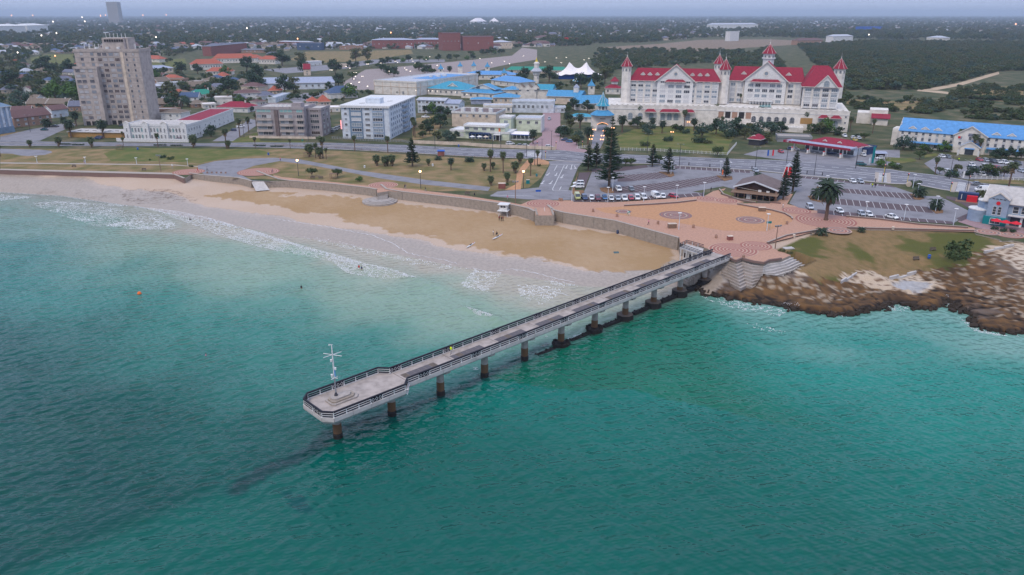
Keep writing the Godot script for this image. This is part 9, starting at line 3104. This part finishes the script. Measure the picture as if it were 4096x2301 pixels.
	for q in [[gp(119.6,-351.5),"blue","blue feather flags at the filling station's road edge"],[gp(121.9,-351.5),"red","red feather flag at the filling station's road edge"],[gp(182.7,-301.1),"white","tall white banner at the car park hedge"],[gp(158.1,-331.6),"white_blue","pale blue feather flag beside the dark green car"]]:
		var s:=thing("feather_flag",q[2],"flag",q[0])
		bx(s,"pole","steel",V(0,1.8,0),V(.08,3.6,.08))
		bx(s,"cloth",q[1],V(.42,2.2,0),V(.75,2.7,.03))
	# tall dark price pylon of the filling station
	var py:=thing("price_pylon","tall dark green price pylon at the filling station exit","sign",gp(161.3,-334.4))
	bx(py,"panel","teal",V(0,4.2,0),V(.9,7.4,.35))
	bx(py,"foot","steel",V(0,.3,0),V(1.4,.6,.7))
	var stall:=thing("roadside_stall","small roadside stall with a pale sheet roof and an open front","stall",gp(172,-350.1),-.1)
	part(stall,"roof",mb("zinc").obox(V(0,2.6,0),Basis(Vector3.RIGHT,.15),V(5.6,.14,3.6)).mesh())
	bx(stall,"back_wall","timber",V(0,1.2,-1.4),V(5.2,2.4,.12))
	for x in [-2.6,2.6]:
		bx(stall,"post","white",V(x,1.25,1.4),V(.14,2.5,.14))
	# traffic lights showing red
	for q in [[gp(22,-376.3),"traffic light showing red at the end of the panel fence"],[gp(15.6,-348.9),"traffic light showing red at the top of the turning lanes"],[gp(12.6,-376.3),"small traffic light showing red before the panel fence"],[gp(158,-315.8),"traffic light showing red at the left crossing, far side"],[gp(148.1,-296.4),"traffic light showing red at the left crossing, near side"],[gp(180.2,-292.1),"traffic light showing red at the right crossing, far side"],[gp(166.7,-280.4),"traffic light showing red at the right crossing, near side"],[gp(158.6,-297.1),"traffic light seen from behind at the junction"],[gp(35.3,-377.5),"traffic light showing red left of the gate avenue"]]:
		var s:=thing("traffic_light",q[1],"traffic light",q[0])
		bx(s,"post","yellow",V(0,1.4,0),V(.14,2.8,.14))
		bx(s,"signal_box","iron",V(0,3.1,0),V(.42,1.0,.3))
		part(s,"red_signal_lamp",mb("sign_red").lathe(Vector3.ZERO,[[.15,0],[0,.05]],8).mesh(),V(0,3.4,.16)).rotation.x=PI/2
	# round sign wall, bollards, drums
	var rw:=thing("sign_wall","small round-topped stone sign wall by the hedge at the junction","wall",gp(154.8,-288.5))
	part(rw,"wall",mb("cream").lathe(Vector3.ZERO,[[1.1,-.15],[1.1,.15],[0,.16]],16).mesh(),V(0,1.0,0)).rotation.x=PI/2
	for i in 5:
		copy_or_make_bollard(gp(-128.9,-314.6).lerp(gp(-121,-314.3),i/4.0),"squat brown bollard in the row of five at the turning circle's edge","row of squat bollards")
	for q in [[gp(78.7,-332.2),"dark bollard post on the road edge above the upper bays, left"],[gp(87.1,-328.4),"dark bollard post on the road edge above the upper bays, right"],[gp(104,-323.1),"dark bollard post beside the lamp left of the restaurant"],[gp(124.2,-313),"dark bollard post right of the conifers, left of two"],[gp(129.4,-309.8),"dark bollard post right of the conifers, right of two"],[gp(145.8,-297.1),"dark bollard post by the left crossing"]]:
		lone("bollard",mb("iron").lathe(Vector3.ZERO,[[.2,0],[.2,1.3],[.25,1.35],[0,1.5]],8).mesh(),q[1],"bollard",q[0],.0,"dark bollards on the road edge")
	for q in [[V(-50.8,3.6,-282.1),"white","white and blue drum on the sand below the half-round stairs"],[V(34.3,2.8,-234.8),"navy","dark blue drum on the sand below the plaza wall"],[V(12.4,3,-251.2),"white_blue","small pale drum on the sand below the broad stairs"],[V(-104.8,3.8,-307.6),"soot_stone","dark box-shaped bin on the beach ramp"],[V(120.3,5,-206.1),"blue","bright blue drum on the grass bank"],[gp(118.9,-226.1),"cream","pale boundary stone on the grass edge below the promenade"],[V(85.5,5.5,-218.8),"cream","pale boundary stone by the plaza's outer wall"],[gp(10.2,-307.9),"teal","teal litter bin on the grass by the turning lanes"],[gp(-116.3,-358.1),"blue","blue litter bin on the green lawn"],[gp(-185.6,-372.8),"blue","blue litter bin on the lawn at the road edge"],[gp(-27.1,-382.3),"blue","blue bin at the panel fence"],[gp(-110.9,-399.5),"green_roof","green wheelie bin before the grey five-storey block"],[gp(-64.5,-326.3),"white","white post stone on the seaside lawn, left"],[gp(-35.1,-330.3),"white","white post stone on the seaside lawn, right"]]:
		var a: Vector3=q[0]
		if a.y<6.0:
			a.y=shore_height(a.x,a.z)
		var b:=thing("drum_bin",q[2],"bin",a)
		part(b,"drum",mb(q[1]).lathe(Vector3.ZERO,[[.38,0],[.42,.5],[.42,1.0],[.3,1.08],[0,1.1]],10).mesh())
		part(b,"hoop",mb("steel").lathe(Vector3.ZERO,[[.435,.6],[.435,.7]],10).mesh())
	# pale slabs and old concrete walls on the bank
	for q in [[[87.3,-187.4,95,-195.4],"short pale concrete wall sticking out over the rocks, left"],[[103.1,-193.2,113.2,-198.8],"pale concrete wall above the rock pool"],[[135.8,-206,146.4,-209.8],"pale concrete kerb wall below the green grass at the right"]]:
		var p:=walk(pts(q[0]),4.0)
		var w:=thing("bank_wall",q[1],"wall",v3(p[0],0))
		for i in p.size()-1:
			var h:=shore_height(p[i].x,p[i].y)
			part(w,"wall_block",mb("cement").prism(PackedVector2Array([p[i]-p[0]+U(0,-.3),p[i+1]-p[0]+U(-.04,-.3),p[i+1]-p[0]+U(-.04,.35),p[i]-p[0]+U(0,.35)]),h-1.0,h+.75).mesh())
	var sl:=V(80.1,6.2,-208.1)
	lone("slab",mb("cement").box(V(0,.1,0),V(3.0,.3,1.7),.2).mesh(),"pale concrete slab lying on the grass near the plaza mast","slab",V(sl.x,shore_height(sl.x,sl.z)+.1,sl.z))
	var st:=pts([144.9,-214.4,148.8,-214.8])
	stair("beach_stairs","long straight stairs going down the bank beside the beach cafe",st[0],st[1],U(.42,.9),G,3.2,.75)
	# buoy
	var b:=V(-98.8,.2,-186.2)
	lone("buoy",mb("orange").lathe(Vector3.ZERO,[[0,-.5],[.45,-.25],[.55,.05],[.4,.4],[.1,.6],[0,.62]],12).mesh(),"single round orange-red buoy floating off the beach","buoy",V(b.x,sea_level(b.x,b.z)+.1,b.z))


var bollard0: Node3D


func copy_or_make_bollard(at: Vector3,label: String,group: String):
	if bollard0:
		copy_of(bollard0,"bollard",label,at)
		return
	bollard0=thing("bollard",label,"bollard",at,.0,group)
	part(bollard0,"post",mb("brick_pale").lathe(Vector3.ZERO,[[.4,0],[.35,.5]],8).mesh())
	part(bollard0,"cap",mb("stone_red").lathe(Vector3.ZERO,[[.4,.5],[.38,.65],[0,.75]],8).mesh())


# ---------------------------------------------------------------- people
# a body as one surface: tapered bones joined smoothly and meshed where the field is zero
func body_mesh(pose: String)->ArrayMesh:
	var b:=[]       # [from, to, radius, radius, zone]: 0 skin 1 hair 2 top 3 legs 4 shoes
	var hip:=.93
	var fold:=.0
	if pose=="sit":
		hip=.3
	elif pose=="crouch":
		hip=.42
	var neck:=V(0,hip+.53,.03 if pose!="crouch" else .22)
	var chest:=V(0,hip+.34,.0 if pose!="crouch" else .12)
	b.append([V(-.06,hip,0),chest+V(-.07,0,0),.115,.125,2])
	b.append([V(.06,hip,0),chest+V(.07,0,0),.115,.125,2])
	b.append([chest+V(-.15,.12,0),chest+V(.15,.12,0),.075,.075,2])
	b.append([V(-.08,hip-.04,0),V(.08,hip-.04,0),.12,.12,3])
	b.append([neck-V(0,.06,0),neck+V(0,.09,.02),.055,.052,0])
	var head:=neck+V(0,.2,.035)
	b.append([head-V(0,.05,-.015),head+V(0,.035,0),.078,.095,0])
	b.append([head+V(0,.045,-.03),head+V(0,.06,-.012),.094,.09,1])
	for e in [-1.0,1.0]:
		var swing: float=(.42*e) if pose=="walk" else .05*e
		var h:=V(.095*e,hip-.03,0)
		var knee:=h+V(.015*e,-.44,.44*swing)
		var foot:=knee+V(0,-.42,-.05 if swing>0 else -.3*absf(swing)-.02)
		if pose=="sit" or pose=="crouch":
			knee=h+V(.05*e,.12 if pose=="sit" else .1,.42)
			foot=V(knee.x,.07,knee.z+(.06 if pose=="sit" else -.12))
		b.append([h,knee,.092,.06,3])
		b.append([knee,foot,.058,.042,3])
		b.append([foot+V(0,-.02,-.04),foot+V(.01*e,-.035,.15),.045,.036,4])
		var s:=chest+V(.18*e,.12,0)
		var elbow:=s+V(.05*e,-.28,-.12*swing*2)
		var wrist:=elbow+V(-.01*e,-.22,.1 if pose=="walk" else .05)
		if pose=="sit" or pose=="crouch":
			elbow=s+V(.04*e,-.2,.18)
			wrist=elbow+V(-.04*e,-.06,.22)
		b.append([s,elbow,.052,.042,2])
		b.append([elbow,wrist,.04,.028,0])
		b.append([wrist,wrist+(wrist-elbow).normalized()*.08,.03,.034,0])
	var cell:=.036
	var lo:=V(-.42,-.04,-.5)
	var nx:=24
	var ny:=54
	var nz:=32
	var d:=PackedFloat32Array()
	d.resize(nx*ny*nz)
	var zone:=PackedByteArray()
	zone.resize(nx*ny*nz)
	for k in nz:
		for j in ny:
			for i in nx:
				var p:=lo+V(i,j,k)*cell
				var best:=1e9
				var sm:=.0
				var zz:=0
				for q in b:
					var ab: Vector3=q[1]-q[0]
					var t:=clampf((p-q[0]).dot(ab)/ab.length_squared(),0,1)
					var v: float=p.distance_to(q[0]+ab*t)-lerpf(q[2],q[3],t)
					if v>.12:
						if v<best:
							best=v
						continue
					if v<best:
						best=v
						zz=q[4]
					sm+=exp(-v*55.0)
				var o:=(k*ny+j)*nx+i
				d[o]=-log(sm)/55.0 if sm>0 else best
				zone[o]=zz
	var at:={}
	var tools:=[]
	for s in 5:
		tools.append(PackedVector3Array())
	var vert:=func(i: int,j: int,k: int)->Vector3:
		var o:=(k*ny+j)*nx+i
		if at.has(o):
			return at[o]
		var sum:=Vector3.ZERO
		var n:=0
		for e in [[0,0,0,1,0,0],[0,1,0,1,1,0],[0,0,1,1,0,1],[0,1,1,1,1,1],[0,0,0,0,1,0],[1,0,0,1,1,0],[0,0,1,0,1,1],[1,0,1,1,1,1],[0,0,0,0,0,1],[1,0,0,1,0,1],[0,1,0,0,1,1],[1,1,0,1,1,1]]:
			var a: float=d[o+(e[2]*ny+e[1])*nx+e[0]]
			var c: float=d[o+(e[5]*ny+e[4])*nx+e[3]]
			if (a<0)!=(c<0):
				var t:=a/(a-c)
				sum+=V(lerpf(e[0],e[3],t),lerpf(e[1],e[4],t),lerpf(e[2],e[5],t))
				n+=1
		var r: Vector3=lo+(V(i,j,k)+sum/maxi(n,1))*cell
		at[o]=r
		return r
	for k in range(1,nz-1):
		for j in range(1,ny-1):
			for i in range(1,nx-1):
				var o:=(k*ny+j)*nx+i
				for ax in 3:
					var o2: int=o+[1,nx,nx*ny][ax]
					if (d[o]<0)==(d[o2]<0):
						continue
					var q:=[]
					for e in [[0,0],[1,0],[1,1],[0,1]]:
						if ax==0:
							q.append(vert.call(i,j-e[0],k-e[1]))
						elif ax==1:
							q.append(vert.call(i-e[0],j,k-e[1]))
						else:
							q.append(vert.call(i-e[0],j-e[1],k))
					var z: int=zone[o] if d[o]<0 else zone[o2]
					tools[z].append_array(PackedVector3Array([q[0],q[1],q[2],q[0],q[2],q[3]]))
	var out:=ArrayMesh.new()
	# fingers, nose and ears are added to the same skin
	var fine:=MB.new()
	for e in [-1.0,1.0]:
		fine.tube([head+V(e*.085,.02,0),head+V(e*.098,.0,-.01),head+V(e*.088,-.03,0)],[.012,.018,.01],5)
		var w: Array=b[b.size()-1] if e>0 else b[b.size()-7]
		var dir: Vector3=(w[1]-w[0]).normalized()
		for f in 4:
			var root: Vector3=w[1]+V(0,0,(f-1.5)*.018)
			var l: float=[.055,.07,.075,.06][f]
			fine.tube([root,root+dir*l*.6,root+dir*l+V(-e*.012,0,0)],[.01,.009,.006],5)
		fine.tube([w[0]+dir*.03,w[0]+dir*.06+V(0,0,.045),w[0]+dir*.085+V(0,0,.055)],[.011,.01,.007],5)
	fine.tube([head+V(0,.02,.088),head+V(0,-.01,.112),head+V(0,-.025,.09)],[.008,.014,.01],5)
	fine.flush()
	for k in fine.kept:
		tools[0].append_array(k[1])
	for s in 5:
		var arr:=[]
		arr.resize(Mesh.ARRAY_MAX)
		arr[Mesh.ARRAY_VERTEX]=tools[s]
		out.add_surface_from_arrays(Mesh.PRIMITIVE_TRIANGLES,arr)
	return out


func people():
	for c in [["skin",.34,.19,.13],["skin_dark",.10,.055,.035],["hair",.02,.015,.012],["cloth_lime",.62,.80,.02],["cloth_black",.02,.02,.025],["cloth_maroon",.16,.01,.03],["cloth_white",.75,.75,.75],["cloth_lilac",.48,.40,.62],["cloth_pink",.62,.22,.32],["cloth_red",.52,.03,.03],["cloth_teal",.05,.36,.32],["cloth_navy",.03,.05,.12],["cloth_grey",.3,.3,.32]]:
		mat(c[0],Color(c[1],c[2],c[3]),.85)
	var poses:={}
	for p in ["walk","stand","sit","crouch"]:
		poses[p]=body_mesh(p)
	for q in [["walk",V(-12,7,-134.4),1,135.0,"cloth_lime","cloth_grey","skin","person in a bright lime top walking along the pier deck"],
			["stand",V(-4.4,2.6,-251.4),2,190.0,"cloth_maroon","cloth_black","skin","person in a dark red top, left of the three below the lifeguard hut"],["stand",V(-3.7,2.6,-250.5),2,150.0,"cloth_black","cloth_black","skin","person all in black, middle of the three below the lifeguard hut"],["stand",V(-3.1,2.6,-250.7),2,220.0,"cloth_maroon","cloth_black","skin","person in a maroon top and black trousers, right of the three below the lifeguard hut"],
			["stand",V(-6.1,2.2,-235.4),2,100.0,"cloth_white","cloth_navy","skin","person in a white shirt standing at the tail of the surf ski"],["crouch",V(-4.8,2.2,-235.4),2,240.0,"cloth_black","cloth_black","skin","person in black crouching at the middle of the surf ski"],
			["stand",V(-44.6,.2,-207.3),3,200.0,"cloth_red","skin","skin","bather in red standing in the white water"],["stand",V(-43.6,.2,-206.2),3,160.0,"cloth_navy","skin","skin","bather in dark clothes beside the red one in the white water"],["stand",V(-56.9,.2,-190.2),3,180.0,"cloth_black","skin","skin","lone bather in black standing in the green shallows"],["sit",V(-115.7,.2,-261.3),4,120.0,"cloth_black","cloth_black","skin","surfer in black sitting on a board at the edge of the foam"],["stand",V(-66.8,.2,-148.6),5,90.0,"cloth_pink","skin","skin","swimmer in pink, only head and shoulders above the deep water"],
			["walk",gp(-191.8,-335.2),0,90.0,"cloth_lilac","cloth_lilac","skin","walker in lilac on the narrow path by a short lamp"],["walk",gp(-130.7,-319.3),0,250.0,"cloth_grey","cloth_black","skin","walker in grey on the turning circle"],["walk",gp(-134,-317.3),0,90.0,"cloth_red","cloth_red","skin","walker in red at the left brick circle"],["walk",gp(-101.4,-314.8),0,80.0,"cloth_navy","cloth_black","skin","walker in dark clothes at the top of the beach ramp"],["stand",gp(-106.1,-342.6),0,.0,"cloth_pink","cloth_navy","skin","small figure in pink and navy at the far side of the turning circle"],
			["walk",gp(-41.4,-284.5),0,80.0,"cloth_black","cloth_navy","skin","walker in black, left of a pair beside the half-round stairs"],["walk",gp(-40.9,-284.3),0,80.0,"cloth_navy","cloth_grey","skin","walker in navy, right of a pair beside the half-round stairs"],["walk",gp(-32.8,-279.9),0,265.0,"cloth_black","cloth_grey","skin_dark","lone walker in black on the promenade under the middle lit lamp"],["sit",gp(-13.9,-272.7),0,180.0,"cloth_black","cloth_navy","skin_dark","person sitting on the low kerb near the pale bench"],["walk",gp(-1.6,-266.2),0,150.0,"cloth_pink","cloth_grey","skin","walker in pale pink on the asphalt by the floodlight mast"],
			["walk",gp(43.6,-231.9),0,95.0,"cloth_pink","cloth_black","skin","walker in pink on the plaza above the sea wall"],["walk",gp(38.8,-244.1),0,30.0,"cloth_white","cloth_teal","skin","person in white, left of a pair by the small ring circle"],["walk",gp(39.1,-243.6),0,30.0,"cloth_teal","cloth_white","skin","person in teal, right of a pair by the small ring circle"],["walk",gp(75.4,-279.5),0,100.0,"cloth_black","cloth_black","skin_dark","jogger in black near the right end of the car row"],["stand",gp(70.5,-271.8),0,100.0,"cloth_navy","cloth_navy","skin","person in blue at the brick circles by the car park lamp"],
			["stand",gp(139.8,-286.7),0,.0,"cloth_lime","cloth_black","skin_dark","parking guard in a lime vest in the upper lane"],["stand",gp(140.8,-286.5),0,.0,"cloth_black","cloth_black","skin_dark","person in black beside the guard in the lime vest"],["walk",gp(93.9,-253.7),0,250.0,"cloth_white","cloth_grey","skin","walker in white by the small brick circle"],["stand",V(51.9,3.6,-209.6),6,180.0,"cloth_grey","cloth_black","skin","person in grey standing before the beach kiosk"],["stand",gp(204.1,-341.7),0,.0,"cloth_lime","cloth_black","skin_dark","guard in a lime vest at the blue hotel's gate post"],["stand",V(-65.4,4,-296.2),2,180.0,"cloth_black","cloth_black","skin_dark","person in black leaning at the foot of the sea wall"]]:
		var at: Vector3=q[1]
		match q[2]:
			0: at.y=G+.09
			1: at.y=DECK+.01
			2: at.y=shore_height(at.x,at.z)+.02
			3: at.y=sea_level(at.x,at.z)-.72
			4: at.y=sea_level(at.x,at.z)+.02
			5: at.y=sea_level(at.x,at.z)-1.25
			6: at.y=3.52
		var o:=lone("person",poses[q[0]],q[7],"person",at,deg_to_rad(q[3]))
		var look:=[q[6],"hair",q[4],q[5],"cloth_black" if q[5]!="skin" else "skin"]
		for s in 5:
			o.set_surface_override_material(s,M[look[s]])
		if q[2]==4:
			var board:=V(-115.7,.2,-261.3)
			lone("surfboard",mb("white").tube([V(-1.3,.05,0),V(-.6,0,0),V(.7,0,0),V(1.4,.12,0)],[.05,.26,.26,.02],8).mesh(),"white surfboard under the surfer at the edge of the foam","surfboard",V(board.x,at.y+.05,board.z),.4).scale=V(1,.3,1)
